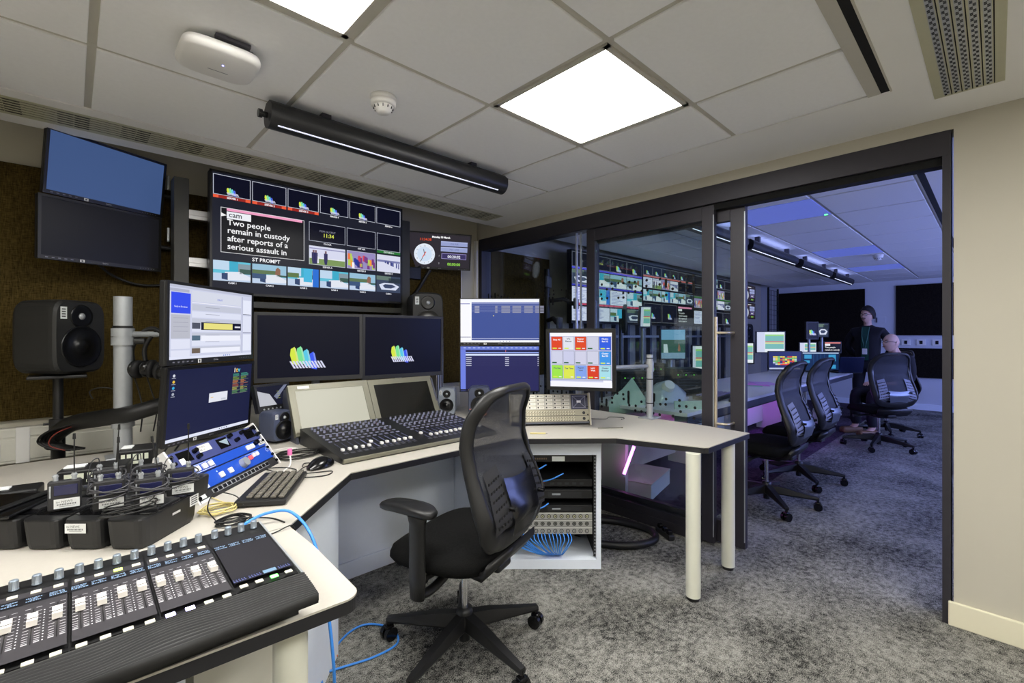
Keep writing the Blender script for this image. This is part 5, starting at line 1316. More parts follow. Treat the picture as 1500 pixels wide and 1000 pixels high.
for a_ in ((.79, .08, .87, .28), (.955, .08, .87, .28), (.79, .50, .87, .28), (.955, .50, .87, .28)): p.poly([(a_[0], a_[1]), (a_[0] + .006, a_[1]), (a_[2] + .006, a_[3]), (a_[2], a_[3])], (170, 174, 200), 2)
for r_ in range(2):
    v = .59 + r_ * .205; p.rect(0, v, 1, v + .19, (160, 154, 132), 1); p.rect(0, v + .185, 1, v + .2, (40, 40, 38), 2)
    for q_ in range(2):
        for k in range(24): u = .012 + k * .0345; p.disc(u, v + .05 + q_ * .09, .032, (216, 208, 180), 2, 10); p.disc(u + .004, v + .055 + q_ * .09, .018, (50, 46, 40), 3, 8)
    p.disc(.93, v + .095, .055, (24, 24, 24), 3, 14)
p.build('socket_panels', M_PRINT, t)
b = MB()
for z in (.03, .065, .11, .17):
    for x in (-.225, .225): b.cyl((x, 0, z), (x, -.006, z), .004, n=8)
b.build('rack_bolts', PLG, t)
t = thing('pencil', 'pale yellow pencil lying on the desk right of the chair', 'pencil', (1.83, 1.72, ZD), (0, 0, R(-45)))
b = MB(); b.cyl((-.04, 0, .004), (.045, 0, .004), .004, n=8); b.build('barrel', CCRM, t)
b = MB(); b.cyl((.045, 0, .004), (.055, 0, .004), .004, .001, 8); b.build('tip', DESK, t)
t = thing('stylus', 'thin grey rod lying on the desk right of the socket rack', 'rod', (2.25, 1.53, ZD), (0, 0, R(-38)))
b = MB(); b.cyl((-.08, 0, .003), (.06, 0, .003), .0025, n=8); b.build('shaft', TAUPE, t)
b = MB(); b.cyl((.06, 0, .003), (.067, 0, .003), .004, n=8); b.build('tip', TAUPE, t)
cable('thin_cable', 'thin black lead on the desk behind the touch monitor', 'cable', [(2.40, 1.80, .738), (2.46, 1.72, .738), (2.54, 1.74, .738), (2.58, 1.66, .738), (2.52, 1.64, .738)], .002, CBLK)

# ------------------------------------------------------------------ things on the near ceiling
def tube_light(label, x0, x1, y, zc, r, group, glow=False):
    t = thing('tube_light', label, 'tube light', ((x0 + x1) / 2, y, zc), (0, 0, 0), group)
    n = 20; prof = []
    for k in range(n + 1):
        a = PI + PI * k / n; prof.append((r * math.cos(a), r * math.sin(a)))
    prof += [(r, r * .55), (r * .45, r * 1.02), (-r * .45, r * 1.02), (-r, r * .55)]
    m = len(prof); vs = [(x, y + a_, zc + c_) for x in (x0, x1) for a_, c_ in prof]
    b = MB(); b.add(vs, [[k, (k + 1) % m, m + (k + 1) % m, m + k] for k in range(m)], True); b.add(vs, [list(range(m))[::-1], list(range(m, 2 * m))]); b.build('housing', PLA, t, world=True)
    b = MB(); b.cyl((x0 - .03, y + .005, zc), (x0, y + .005, zc), r * .22); b.cyl((x0 - .034, y + .005, zc), (x0 - .02, y + .005, zc), r * .32); b.build('end_pin', PLG, t, world=True)
    b = MB(); ys = y - r * .55; b.span(x0 + .03, x1 - .06, ys - .004, ys + .004, zc - r * .88, zc - r * .83); b.build('light_slit', LSTRIP if glow else mat('pale_slit', rgb(236, 236, 250), .4, emit=rgb(220, 225, 250), es=.7), t, world=True)
    for x in (x0 + (x1 - x0) * .18, x1 - (x1 - x0) * .18):
        b = MB(); b.span(x - .02, x + .02, y - r * .4, y + r * .4, zc + r, ZC, .001); b.build('bracket', DMET, t, world=True)
tube_light('long black tubular lamp with a thin pale slit under the near ceiling', .575, 1.86, 2.035, 2.162, .052, None)
t = thing('wireless_access_point', 'white rounded access point box on the ceiling above the left wing', 'access point', (.36, 1.815, ZC))
b = MB(); n = 32; rows = []
for sc_, z in ((.80, 0), (.97, -.006), (1.0, -.018), (.97, -.030), (.88, -.036)):
    rows.append([(.36 + sc_ * .115 * math.copysign(abs(math.cos(2 * PI * k / n)) ** (2 / 4.5), math.cos(2 * PI * k / n)), 1.812 + sc_ * .108 * math.copysign(abs(math.sin(2 * PI * k / n)) ** (2 / 4.5), math.sin(2 * PI * k / n)), ZC - .020 + z) for k in range(n)])
vs = [q_ for r_ in rows for q_ in r_]; b.add(vs, [[i * n + k, (i + 1) * n + k, (i + 1) * n + (k + 1) % n, i * n + (k + 1) % n] for i in range(4) for k in range(n)] + [list(range(n)), list(range(4 * n, 5 * n))[::-1]], True); b.build('cover', WP, t, world=True)
b = MB(); b.span(.31, .45, 1.75, 1.87, ZC - .020, ZC - .001, .002); b.span(.33, .43, 1.70, 1.72, ZC - .018, ZC - .008); b.build('bracket', DMET, t, world=True)
b = MB(); b.cyl((.37, 1.80, ZC - .0575), (.37, 1.80, ZC - .0555), .003, n=10); b.build('status_lamp', mat('violet_dot', rgb(190, 190, 255), .4, emit=rgb(150, 150, 255), es=4), t, world=True)
p = MB(); p.col = rgb(120, 120, 125); p.span(.335, .395, 1.85, 1.853, ZC - .0563, ZC - .0558); p.build('brand_mark', M_PRINT, t, world=True)
def smoke(x, y, label):
    t = thing('smoke_detector', label, 'smoke detector', (x, y, ZC), (0, 0, 0), 'ceiling smoke detectors')
    M = Matrix.Translation((x, y, ZC))
    b = MB(); b.lathe([(.052, -.001), (.052, -.012), (.048, -.016), (.046, -.018), (.050, -.020), (.050, -.034), (.046, -.040)], M, 32); b.build('base', WP, t, world=True)
    b = MB(); b.lathe([(.040, -.040), (.034, -.052), (.027, -.060), (.024, -.066), (0, -.067)], M, 28); b.build('sensor_head', WP, t, world=True)
    b = MB()
    for k in range(12): a = 2 * PI * k / 12; b.box(x + .037 * math.cos(a), y + .037 * math.sin(a), ZC - .047, .005, .003, .010, rot=Matrix.Rotation(a, 3, 'Z'))
    b.build('vent_slots', PLA, t, world=True)
smoke(.915, 1.715, 'white smoke detector on the near ceiling above the tubular lamp')

# ------------------------------------------------------------------ office chairs (local frame: faces +Y, origin on the floor)
def back_off(z):
    pts = [(.46, .16), (.50, .205), (.55, .25), (.62, .265), (.72, .23), (.84, .175), (.95, .18), (1.04, .215), (1.10, .255)]
    for (a, p_), (b_, q_) in zip(pts, pts[1:]):
        if z <= b_: f = max(0, (z - a) / (b_ - a)); f = f * f * (3 - 2 * f) * .35 + f * .65; return p_ + (q_ - p_) * f
    return pts[-1][1]
def wid(z):
    return .235 + .018 * math.exp(-((z - .62) / .14) ** 2) - .025 * max(0, (z - .9) / .2)
def make_chair(label, pale=False, arms=1, group='mesh-backed office chairs', base0=-36):
    t = thing('office_chair', label, 'office chair', (0, 0, 0), (0, 0, 0), group)
    # five-star base
    b = MB(); b.lathe([(.034, .085), (.042, .09), (.042, .12), (.032, .155), (.030, .17)], None, 24); b.build('hub', PLA, t)
    for k in range(5):
        a = 2 * PI * k / 5 + R(base0); ca, sa = math.cos(a), math.sin(a)
        b = MB(); vs = []; sec = [(.02, .026, .085, .150), (.12, .024, .082, .138), (.24, .020, .078, .112), (.335, .015, .072, .094)]
        for r_, hw_, za, zb in sec:
            for (dx, z) in ((-hw_, za + .01), (-hw_ * .7, za), (hw_ * .7, za), (hw_, za + .01), (hw_ * .75, zb), (-hw_ * .75, zb)):
                vs.append((ca * r_ - sa * dx, sa * r_ + ca * dx, z))
        fs = [[i * 6 + j, (i + 1) * 6 + j, (i + 1) * 6 + (j + 1) % 6, i * 6 + (j + 1) % 6] for i in range(3) for j in range(6)] + [list(range(6)), list(range(18, 24))[::-1]]
        b.add(vs, fs); arm_ = b.build('base_arm', PLA, t)
        b = MB(); cx, cy = ca * .328, sa * .328; ra = a + .6 + k
        ax = Vector((math.cos(ra), math.sin(ra), 0))
        c0 = Vector((cx, cy, .028))
        for s_ in (-1, 1): b.cyl(c0 + ax * s_ * .006, c0 + ax * s_ * .024, .028, n=20)
        b.cyl(c0 - ax * .006, c0 + ax * .006, .014, n=12); b.cyl((cx, cy, .03), (cx, cy, .085), .009, n=10)
        b.box(cx, cy, .052, .030, .036, .020, .006, rot=Matrix.Rotation(ra, 3, 'Z')); b.build('caster', PLG, arm_)
    b = MB(); b.cyl((0, 0, .165), (0, 0, .36), .0135, n=20); b.build('gas_lift', CHR, t)
    b = MB(); b.cyl((0, 0, .04), (0, 0, .09), .022, n=18); b.build('lift_tube', PLA, t)
    b = MB(); b.box(0, .0, .372, .15, .24, .045, .012); b.box(0, -.12, .385, .10, .14, .035, .010); b.build('tilt_mechanism', PLA, t)
    b = MB(); b.cyl((-.07, .02, .372), (-.20, .05, .360), .011); b.cyl((-.19, .048, .361), (-.245, .06, .356), .017, n=16); b.build('lever', PLM, t)
    # seat cushion
    b = MB(); n = 40; rows = []
    def outl(k, sc_, bulge=0):
        a = 2 * PI * k / n; e = 2 / 3.4
        x = math.copysign(abs(math.cos(a)) ** e, math.cos(a)); y = math.copysign(abs(math.sin(a)) ** e, math.sin(a))
        return x * (.252 - .018 * max(0, -y)) * sc_, (y * .245 if y > 0 else y * .205) * sc_
    for sc_, z in ((.80, .395), (.95, .400), (1.0, .425), (.995, .445), (.96, .465), (.86, .478), (.6, .482), (.3, .480)):
        ring = []
        for k in range(n):
            x, y = outl(k, sc_); zz = z - .035 * max(0, (y / .245)) ** 3 * (1 if z > .42 else .5) + .012 * (abs(x) / .25) ** 2
            ring.append((x, y + .01, zz))
        rows.append(ring)
    vs = [q_ for r_ in rows for q_ in r_]; b.add(vs, [[i * n + k, i * n + (k + 1) % n, (i + 1) * n + (k + 1) % n, (i + 1) * n + k] for i in range(len(rows) - 1) for k in range(n)] + [list(range(n))[::-1], list(range((len(rows) - 1) * n, len(rows) * n))], True)
    b.build('seat', FAB, t)
    # back frame: swept loop
    N = 72; zc, hh = .785, .300
    def loop(k, inn):
        a = 2 * PI * k / N; e = 2 / 4.2
        c_, s_ = math.copysign(abs(math.cos(a)) ** e, math.cos(a)), math.copysign(abs(math.sin(a)) ** e, math.sin(a))
        top, bot = (hh - (.026 if inn else 0)), (hh - (.085 if inn else 0))
        z = zc + (top if s_ > 0 else bot) * s_
        x = c_ * (wid(z) - (.040 if inn else 0))
        return x, z
    b = MB(); vs = []; K = 10
    for k in range(N):
        xo, zo = loop(k, False); xi, zi = loop(k, True)
        mx, mz_ = (xo + xi) / 2, (zo + zi) / 2; ox, oz = xo - mx, zo - mz_
        L_ = math.hypot(ox, oz)
        yb = -back_off(mz_) + .030 * (abs(mx) / .24) ** 2
        low = max(0, (.62 - mz_) / .15)
        th = .016 + .010 * min(1, low)
        for j in range(K):
            t_ = 2 * PI * j / K
            vs.append((mx + ox * math.cos(t_) * 1.05, yb + th * math.sin(t_) + .012 * math.cos(t_) * (1 if abs(mx) > .1 else .4), mz_ + oz * math.cos(t_) * 1.05))
    b.add(vs, [[k * K + j, k * K + (j + 1) % K, ((k + 1) % N) * K + (j + 1) % K, ((k + 1) % N) * K + j] for k in range(N) for j in range(K)], True)
    fr = b.build('back_frame', PLA, t)
    if pale:
        b = MB(); pts = []
        for k in range(0, N, 2):
            xi, zi = loop(k, True); pts.append((xi * 1.0, -back_off(zi) - .004 + .030 * (abs(xi) / .24) ** 2, zi))
        b.tube(pts, .0035, 6, close=True); b.build('piping', SILV, fr)
    # netting
    b = MB(); RZ_, RX_ = 30, 16; vs = []
    za, zb = zc - (hh - .080), zc + hh - .028
    for i in range(RZ_ + 1):
        z = za + (zb - za) * i / RZ_
        s_ = (z - zc) / ((hh - .026) if z > zc else (hh - .085)); s_ = max(-1, min(1, s_))
        xw = (1 - abs(s_) ** 4.2) ** (1 / 4.2) * (wid(z) - .036)
        for j in range(RX_ + 1):
            x = -xw + 2 * xw * j / RX_; vs.append((x, -back_off(z) + .030 * (abs(x) / .24) ** 2 - .012 * (1 - (x / .24) ** 2), z))
    b.add(vs, [[i * (RX_ + 1) + j, i * (RX_ + 1) + j + 1, (i + 1) * (RX_ + 1) + j + 1, (i + 1) * (RX_ + 1) + j] for i in range(RZ_) for j in range(RX_)], True)
    b.build('back_net', NET, t)
    # lumbar
    for s_ in (-1, 1):
        b = MB(); vs = []; nn = 6
        for i in range(nn + 1):
            z = .60 + .20 * i / nn
            for j in range(nn + 1):
                x = s_ * (.105 + (.095 - .02 * (i / nn)) * j / nn); vs.append((x, -back_off(z) + .024 * (abs(x) / .24) ** 2 - .020, z - .02 * j / nn))
        b.add(vs, [[i * (nn + 1) + j, i * (nn + 1) + j + 1, (i + 1) * (nn + 1) + j + 1, (i + 1) * (nn + 1) + j] for i in range(nn) for j in range(nn)], True)
        pd_ = b.build('lumbar_pad', NETP if pale else PLM, t)
        b = MB()
        for i in range(6):
            for j in range(5):
                x = s_ * (.118 + .016 * j); z = .618 + .029 * i - .0035 * j; b.box(x, -back_off(z) + .024 * (abs(x) / .24) ** 2 - .0215, z, .007, .002, .009)
        pd2 = b.build('perforations', BLACK, pd_)
        b = MB(); z = .655; b.cyl((s_ * .118, -back_off(z) - .02, z), (s_ * .118, -back_off(z) - .045, z), .008, n=12); b.build('lumbar_knob', PLG, t)
    b = MB(); vs = []; nn = 10
    for i in range(nn + 1):
        z = .555 + (.11 if pale else .19) * i / nn; xw = .108 - .018 * (1 - i / nn) ** 2
        for j in range(nn + 1):
            x = -xw + 2 * xw * j / nn; vs.append((x, -back_off(z) - .022 - .010 * (1 - (x / xw) ** 2), z + .010 * (x / xw) ** 2 * (1 if i > 5 else -1)))
    b.add(vs, [[i * (nn + 1) + j, i * (nn + 1) + j + 1, (i + 1) * (nn + 1) + j + 1, (i + 1) * (nn + 1) + j] for i in range(nn) for j in range(nn)], True)
    b.build('lumbar_bridge', mat('satin_grey_bridge', rgb(120, 126, 134), .3, metal=.7) if pale else PLG, t)
    # lower carrier from mechanism to frame
    b = MB(); vs = []
    for y, z, w_ in ((-.03, .375, .10), (-.12, .372, .13), (-.185, .390, .165), (-.225, .440, .185)):
        for dx, dz in ((-w_, .0), (w_, .0), (w_, .035), (-w_, .035)): vs.append((dx, y, z + dz))
    b.add(vs, [[i * 4 + j, (i + 1) * 4 + j, (i + 1) * 4 + (j + 1) % 4, i * 4 + (j + 1) % 4] for i in range(3) for j in range(4)] + [[0, 1, 2, 3], [15, 14, 13, 12]], True); b.build('back_carrier', PLA, t)
    if arms:
        for s_ in (-1, 1):
            b = MB(); vs = []; nn = 16
            for z, w_, d_ in ((.335, .018, .030), (.42, .020, .034), (.60, .021, .034), (.645, .030, .045)):
                for k in range(nn): a = 2 * PI * k / nn; vs.append((s_ * .275 + w_ * math.cos(a), .015 - .05 * 0 + d_ * math.sin(a), z))
            b.add(vs, [[i * nn + k, i * nn + (k + 1) % nn, (i + 1) * nn + (k + 1) % nn, (i + 1) * nn + k] for i in range(3) for k in range(nn)] + [list(range(nn))[::-1], list(range(3 * nn, 4 * nn))], True)
            b.tube([(s_ * .275, .015, .345), (s_ * .20, .01, .335), (s_ * .08, 0, .365)], .017, 10); ap = b.build('arm_post', PLA, t)
            b = MB(); rows = []; n = 28
            for sc_, z in ((.8, .640), (.97, .646), (1, .658), (.93, .668), (.6, .672)):
                ring = []
                for k in range(n):
                    a = 2 * PI * k / n; e = 2 / 2.8; x = math.copysign(abs(math.cos(a)) ** e, math.cos(a)); y = math.copysign(abs(math.sin(a)) ** e, math.sin(a))
                    ring.append((s_ * .275 + x * .042 * sc_ * (1 + .12 * -y), .06 + y * .125 * sc_, z - .012 * abs(y) ** 3))
                rows.append(ring)
            vs = [q_ for r_ in rows for q_ in r_]; b.add(vs, [[i * n + k, i * n + (k + 1) % n, (i + 1) * n + (k + 1) % n, (i + 1) * n + k] for i in range(4) for k in range(n)] + [list(range(n))[::-1], list(range(4 * n, 5 * n))], True)
            b.build('arm_pad', PLA, t)
    return t
c1 = make_chair('black mesh-backed office chair with armrests in the middle foreground', False, 1, None)
c1.location = (1.155, 1.490, 0); c1.rotation_euler = (0, 0, R(108 - 90))
c2 = make_chair('black office chair with pale lumbar pads, nearest one beyond the glass', True, 0, 'office chairs of the next room', 5)
c2.location = (3.80, 1.20, 0); c2.rotation_euler = (0, 0, R(88 - 90))
dup(c2, (4.62, 1.20, 0), (0, 0, R(86 - 90)), 'black office chair with pale lumbar pads, second one beyond the glass')
dup(c2, (6.61, .92, 0), (0, 0, R(46 - 90)), 'empty black office chair seen squarely from behind in front of the seated person')
dup(c2, (7.62, .98, 0), (0, 0, R(135 - 90)), 'office chair under the seated bald person, mostly hidden')

# ------------------------------------------------------------------ the next room
def at(px, py, d):
    """point of the room at depth d along the calibrated line of sight of a measured position"""
    u = (px - 750) / 677.0; v = -(py - 491) / 677.0
    return Vector(((math.cos(YAWX) + u * math.sin(YAWX)) * d, (math.sin(YAWX) - u * math.cos(YAWX)) * d, 1.27 + v * d))
t = thing('long_desk', 'long pale control desk of the next room with cable tray below', 'desk', (5.6, 1.9, 0))
b = MB(); b.prism([(3.05, 1.46), (8.2, 1.44), (8.35, 1.60), (8.35, 2.35), (3.05, 2.35)], .71, ZD); b.build('desktop', mat('grey_desk_laminate', rgb(226, 224, 230), .4), t, world=True)
b = MB(); b.prism([(3.05, 1.455), (8.2, 1.435), (8.2, 1.445), (3.05, 1.465)], .66, .712); b.build('front_edge', GUN, t, world=True)
for x in (3.15, 4.4, 5.6, 6.9, 8.1):
    b = MB(); b.span(x - .02, x + .02, 2.0, 2.3, 0, .71); b.build('leg', GREYW, t, world=True)
b = MB(); b.span(3.1, 8.2, 2.22, 2.24, .1, .66); b.build('modesty_panel', GREYW, t, world=True)
b = MB(); b.span(3.3, 8.0, 1.75, 1.95, .52, .54); b.build('cable_tray', PLA, t, world=True)
# purple strip lights
def strip(label, p0, p1, r, m):
    t = thing('strip_light', label, 'strip light', tuple(p0), (0, 0, 0), 'coloured strip lights under the long desk')
    b = MB(); b.cyl(p0, p1, r, n=12); b.build('tube', m, t, world=True)
    d = (Vector(p1) - Vector(p0)).normalized() * .02
    b = MB(); b.cyl(Vector(p0) - d, p0, r * 1.4, n=12); b.cyl(p1, Vector(p1) + d, r * 1.4, n=12); b.build('end_caps', WP, t, world=True)
strip('pink strip light standing at a slant behind the glass under the near desk', at(929, 653, 3.55), at(914, 694, 3.55), .012, PURP)
strip('violet strip light under the far half of the long desk', (5.7, 2.05, .60), (6.7, 2.05, .60), .012, PURP2)
strip('violet strip light under the near half of the long desk', (3.9, 2.05, .60), (4.5, 2.05, .60), .012, PURP)
# pedestal boxes under the long desk
for (px, py, d, sx, sy, sz, lb) in ((970, 696, 3.7, .5, .35, .12, 'low pale box on the floor under the near end of the long desk'), (1232, 588, 6.6, .36, .28, .16, 'pale box on the floor glowing violet under the long desk'), (1212, 598, 6.3, .35, .3, .09, 'flat pale box beside the violet-lit box')):
    q_ = at(px, py, d); t = thing('storage_box', lb, 'box', (q_.x, q_.y + .2, 0), (0, 0, R(12)))
    b = MB(); b.box(0, 0, sz / 2, sx, sy, sz, .006); b.build('body', WP, t)
    b = MB(); b.box(0, 0, sz + .006, sx + .01, sy + .01, .012, .003); b.build('lid', GREYW, t)
# video wall
def wall_screen(label, x0, x1, z0, z1, draw, y=3.10):
    w_, h_ = x1 - x0 - .006, z1 - z0
    t = thing('wall_display', label, 'display', ((x0 + x1) / 2, y, (z0 + z1) / 2), (0, 0, 0), 'video wall of the next room')
    b = MB(); b.box(0, .035, 0, w_, .06, h_, .004); b.build('housing', PLA, t)
    p = Pic(w_ - .012, h_ - .012, y=.0035); p.rect(0, 0, 1, 1, (16, 17, 26), 1); draw(p); p.build('screen', M_SCREEN, t)
    b = MB()
    for a in ((-w_ / 2, w_ / 2, h_ / 2 - .006, h_ / 2), (-w_ / 2, w_ / 2, -h_ / 2, -h_ / 2 + .006), (-w_ / 2, -w_ / 2 + .006, -h_ / 2, h_ / 2), (w_ / 2 - .006, w_ / 2, -h_ / 2, h_ / 2)): b.span(a[0], a[1], -.002, .006, a[2], a[3])
    b.build('bezel', PLA, t)
def far_rows(p, rows, seed):
    rn = random.Random(seed)
    for (v0, v1, cells, bar) in rows:
        n_ = len(cells)
        for i, kd in enumerate(cells):
            a, b_ = i / n_ + .005, (i + 1) / n_ - .005
            if kd == 'logo':
                p.rect(a, v0, b_, v1, (20, 22, 40), 2); p.sub = (a, v0, b_, v1); logo(p, .5, .66, .45); p.sub = (0, 0, 1, 1)
            elif kd == 'clk': p.rect(a, v0, b_, v1, (20, 22, 40), 2); p.text('11:34', (a + b_) / 2, v0 + .6 * (v1 - v0), .03, (214, 224, 90), 4, center=True)
            elif kd: thumb(p, a, v0, b_, v1, kd, rn)
            p.frame(a, v0, b_, v1, .003, (170, 176, 200), 9)
        if bar: p.rect(0, v1 + .004, 1, v1 + .028, bar, 3)
def fw1(p): far_rows(p, [(.02, .22, ['', 'clk', 'logo', 'logo'], (90, 90, 230)), (.26, .46, ['room', 'studio', 'studio2', 'studio2'], (60, 60, 190)), (.50, .72, ['paper', 'studio3', 'paper', 'studio'], (200, 60, 90)), (.77, .97, ['paper', 'paper', 'studio3', 'room'], None)], 1)
def fw2(p):
    far_rows(p, [(.02, .17, ['logo', 'logo', 'logo', 'logo', 'logo', ''], (200, 110, 110)), (.21, .38, ['paper', 'pitch', 'crowd', 'street', '', ''], None), (.41, .60, ['studio', 'studio2', 'studio3', 'studio', 'studio2', 'room'], None)], 2)
    for a, b_ in ((.02, .33), (.35, .64)): p.rect(a, .64, b_, .96, (20, 22, 40), 2); p.frame(a, .64, b_, .96, .004, (150, 150, 160), 3); p.sub = (a, .64, b_, .96); logo(p, .5, .62, .32); p.sub = (0, 0, 1, 1)
    p.rect(.66, .64, .98, .96, (20, 20, 24), 2); p.rect(.67, .65, .97, .68, (240, 150, 190), 3); p.rect(.67, .69, .75, .73, (238, 240, 246), 3)
    for i, s_ in enumerate(('Two people', 'remain in custody', 'after reports of a', 'serious assault in')): p.text(s_, .68, .78 + i * .05, .033, (240, 240, 244), 4, bold=.01, maxw=.28)
def fw3(p): far_rows(p, [(.02, .2, ['', '', 'studio', 'logo', ''], None), (.24, .42, ['', 'studio3', '', 'crowd', ''], (60, 120, 60)), (.46, .64, ['crowd', 'paper', 'pitch', 'street', 'room'], None), (.70, .95, ['paper', 'paper', '', 'logo'], None)], 3)
wall_screen('leftmost large display of the video wall seen through the glass, full of bright pages', 3.82, 5.245, 1.40, 2.185, fw1)
wall_screen('middle large display of the video wall seen through the glass, with prompter text', 5.25, 6.675, 1.40, 2.185, fw2)
wall_screen('third large display of the video wall, mostly hidden behind the door stiles', 6.68, 8.10, 1.40, 2.185, fw3)
t = thing('display_frame', 'tall grey-green uprights below the video wall of the next room', 'frame', (5.5, 3.25, 0))
for k in range(16):
    b = MB(); x = 3.95 + k * .27; b.span(x, x + .05, 3.18, 3.24, 0, 1.5); b.build('upright', GUN, t, world=True)
b = MB(); b.span(3.9, 8.1, 3.12, 3.18, 1.24, 1.27); b.build('rail', ALU, t, world=True)
for z, lb in ((2.03, 'upper'), (1.715, 'lower')):
    m_ = monitor('clock_display', '%s of two small timer monitors at the far end of the video wall' % lb, 'monitor', (8.92, 3.10, z), 0, 0, .56, .29, s_clock, bez=.008, chin=.008, group='timer monitors of the next room')
    b = MB(); b.span(8.87, 8.97, 3.14, YB - .001, z - .05, z + .05); b.build('wall_bracket', PLA, m_, world=True)
t = thing('wire_rack', 'black wire grid panel in the far corner of the next room', 'wire rack', (9.9, 3.05, 0))
b = MB()
for k in range(7): b.span(9.75 + k * .09, 9.756 + k * .09, 3.04, 3.046, .9, 2.15)
for k in range(14): b.span(9.75, 10.30, 3.04, 3.046, .9 + k * .096, .906 + k * .096)
b.build('grid', PLA, t, world=True)
b = MB(); b.span(9.73, 9.76, 3.03, 3.06, 0, 2.2); b.span(10.29, 10.32, 3.03, 3.06, 0, 2.2); b.build('uprights', PLA, t, world=True)
# monitors on the long desk
def s_green(p): thumb(p, 0, 0, 1, 1, 'green', random.Random(1))
def s_grid2(p):
    p.rect(0, 0, 1, 1, (44, 52, 110), 1); p.rect(0, .92, 1, 1, (190, 200, 230), 2); rn = random.Random(8)
    for r_ in range(6):
        for c in range(10): p.rect(.12 + c * .075, .25 + r_ * .085, .19 + c * .075, .325 + r_ * .085, rn.choice([(226, 80, 60), (240, 220, 80), (240, 220, 80), (130, 200, 120), (200, 210, 230), (60, 70, 130)]), 2)
    p.rect(.35, .70, .62, .76, (230, 70, 60), 3)
def s_teal(p):
    p.rect(0, 0, 1, 1, (20, 44, 84), 1); p.rect(0, 0, 1, .06, (170, 190, 220), 2)
    for a in ((.05, .12, .25, .35), (.72, .12, .92, .5), (.72, .7, .92, .92), (.05, .45, .2, .6)): p.rect(*a, (60, 150, 200), 2)
    for k in range(4): p.rect(.3 + k * .1, .1, .31 + k * .1, .9, (40, 80, 130), 2)
def s_prompt(p):
    p.rect(0, 0, 1, 1, (12, 12, 14), 1); p.rect(.25, .02, 1, .12, (240, 140, 130), 2); p.rect(.25, .16, .5, .36, (236, 238, 244), 2)
    for i, s_ in enumerate(('Two people', 'remain in custody')): p.text(s_, .25, .58 + i * .25, .15, (240, 240, 244), 3, bold=.02, maxw=.7)
    for k in range(6): p.rect(.03, .1 + k * .14, .16, .16 + k * .14, (110, 110, 170), 2)
def s_land(p):
    p.rect(0, 0, 1, 1, (120, 170, 210), 1); p.rect(0, .35, 1, .62, (70, 100, 90), 2); p.rect(0, .55, 1, .8, (60, 96, 84), 3); p.poly([(.1, .5), (.25, .5), (.3, .8), (.1, .8)], (200, 215, 225), 4)
    p.poly([(.7, .62), (.74, .45), (.8, .62), (.8, .75), (.7, .75)], (150, 110, 90), 4); p.rect(.0, .8, 1, 1, (130, 160, 190), 5)
def s_dlogo(p): p.rect(0, 0, 1, 1, (14, 16, 26), 1); logo(p, .5, .6, .35)
def s_pic(p): thumb(p, 0, 0, 1, 1, 'room', random.Random(3))
def farmon(px0, py0, px1, py1, d, yaw, draw, lb, tilt=0, kw=1.0):
    c = at((px0 + px1) / 2, (py0 + py1) / 2, d); w_ = (px1 - px0) * d / 677 * kw; h_ = (py1 - py0) * d / 677
    t = monitor('desktop_monitor', lb, 'monitor', tuple(c), yaw, tilt, w_, h_, draw, bez=.012, chin=.014, group='monitors on the long desk of the next room')
    if c.z - h_ / 2 > ZD:
        b = MB(); q_ = Matrix.Rotation(R(yaw), 3, 'Z') @ Vector((0, .06, 0)); zb_ = ZD if 3.1 < c.x + q_.x < 8.3 and 1.48 < c.y + q_.y < 2.33 else 0.0; b.cyl((c.x + q_.x, c.y + q_.y, zb_), (c.x + q_.x, c.y + q_.y, c.z), .018, n=12); b.build('stand', SILV, t, world=True)
    return t
farmon(1108, 485, 1150, 517, 6.9, -46, s_green, 'large pale monitor with green tracks on the long desk')
farmon(1171, 501, 1196, 516, 8.2, -46, s_green, 'small pale monitor with green tracks behind the pair of dark-framed monitors')
farmon(1085, 501, 1104, 533, 5.0, -60, s_green, 'pale green monitor just right of the sliding door stile')
farmon(1126, 514, 1174, 542, 6.35, -46, s_grid2, 'dark-framed monitor showing a small multicoloured grid')
farmon(1175, 515, 1229, 543, 6.6, -46, s_teal, 'dark-framed monitor showing teal blocks, beside the multicoloured grid')
farmon(1200, 500, 1232, 517, 7.6, -46, s_prompt, 'small black monitor with white prompter text on the long desk')
farmon(1181, 471, 1199, 497, 7.0, -30, s_dlogo, 'small dark monitor on an arm high above the long desk', kw=1.2)
farmon(1198, 473, 1213, 494, 7.1, -62, s_pic, 'tilted bright little monitor on the arm above the long desk', tilt=6)
farmon(966, 481, 1006, 527, 4.5, -38, s_land, 'monitor with a landscape picture seen through the glass')
farmon(1013, 505, 1031, 545, 4.6, -46, s_green, 'pale monitor seen through the glass beside the door stile')
farmon(936, 448, 955, 480, 4.6, -30, s_green, 'small bright green and white monitor seen through the glass', tilt=4)
t = thing('desktop_monitor', 'dark wedge-shaped monitor seen edge-on through the glass', 'monitor', tuple(at(915, 466, 4.4)), (0, R(-12), R(30)), 'monitors on the long desk of the next room')
b = MB(); b.box(0, 0, 0, .34, .035, .22, .006); b.build('housing', PLA, t)
q_ = at(915, 466, 4.4); b = MB(); b.cyl((q_.x + .01, q_.y + .05, 0), (q_.x + .01, q_.y + .05, q_.z), .018); b.build('stand', GUN, t, world=True)
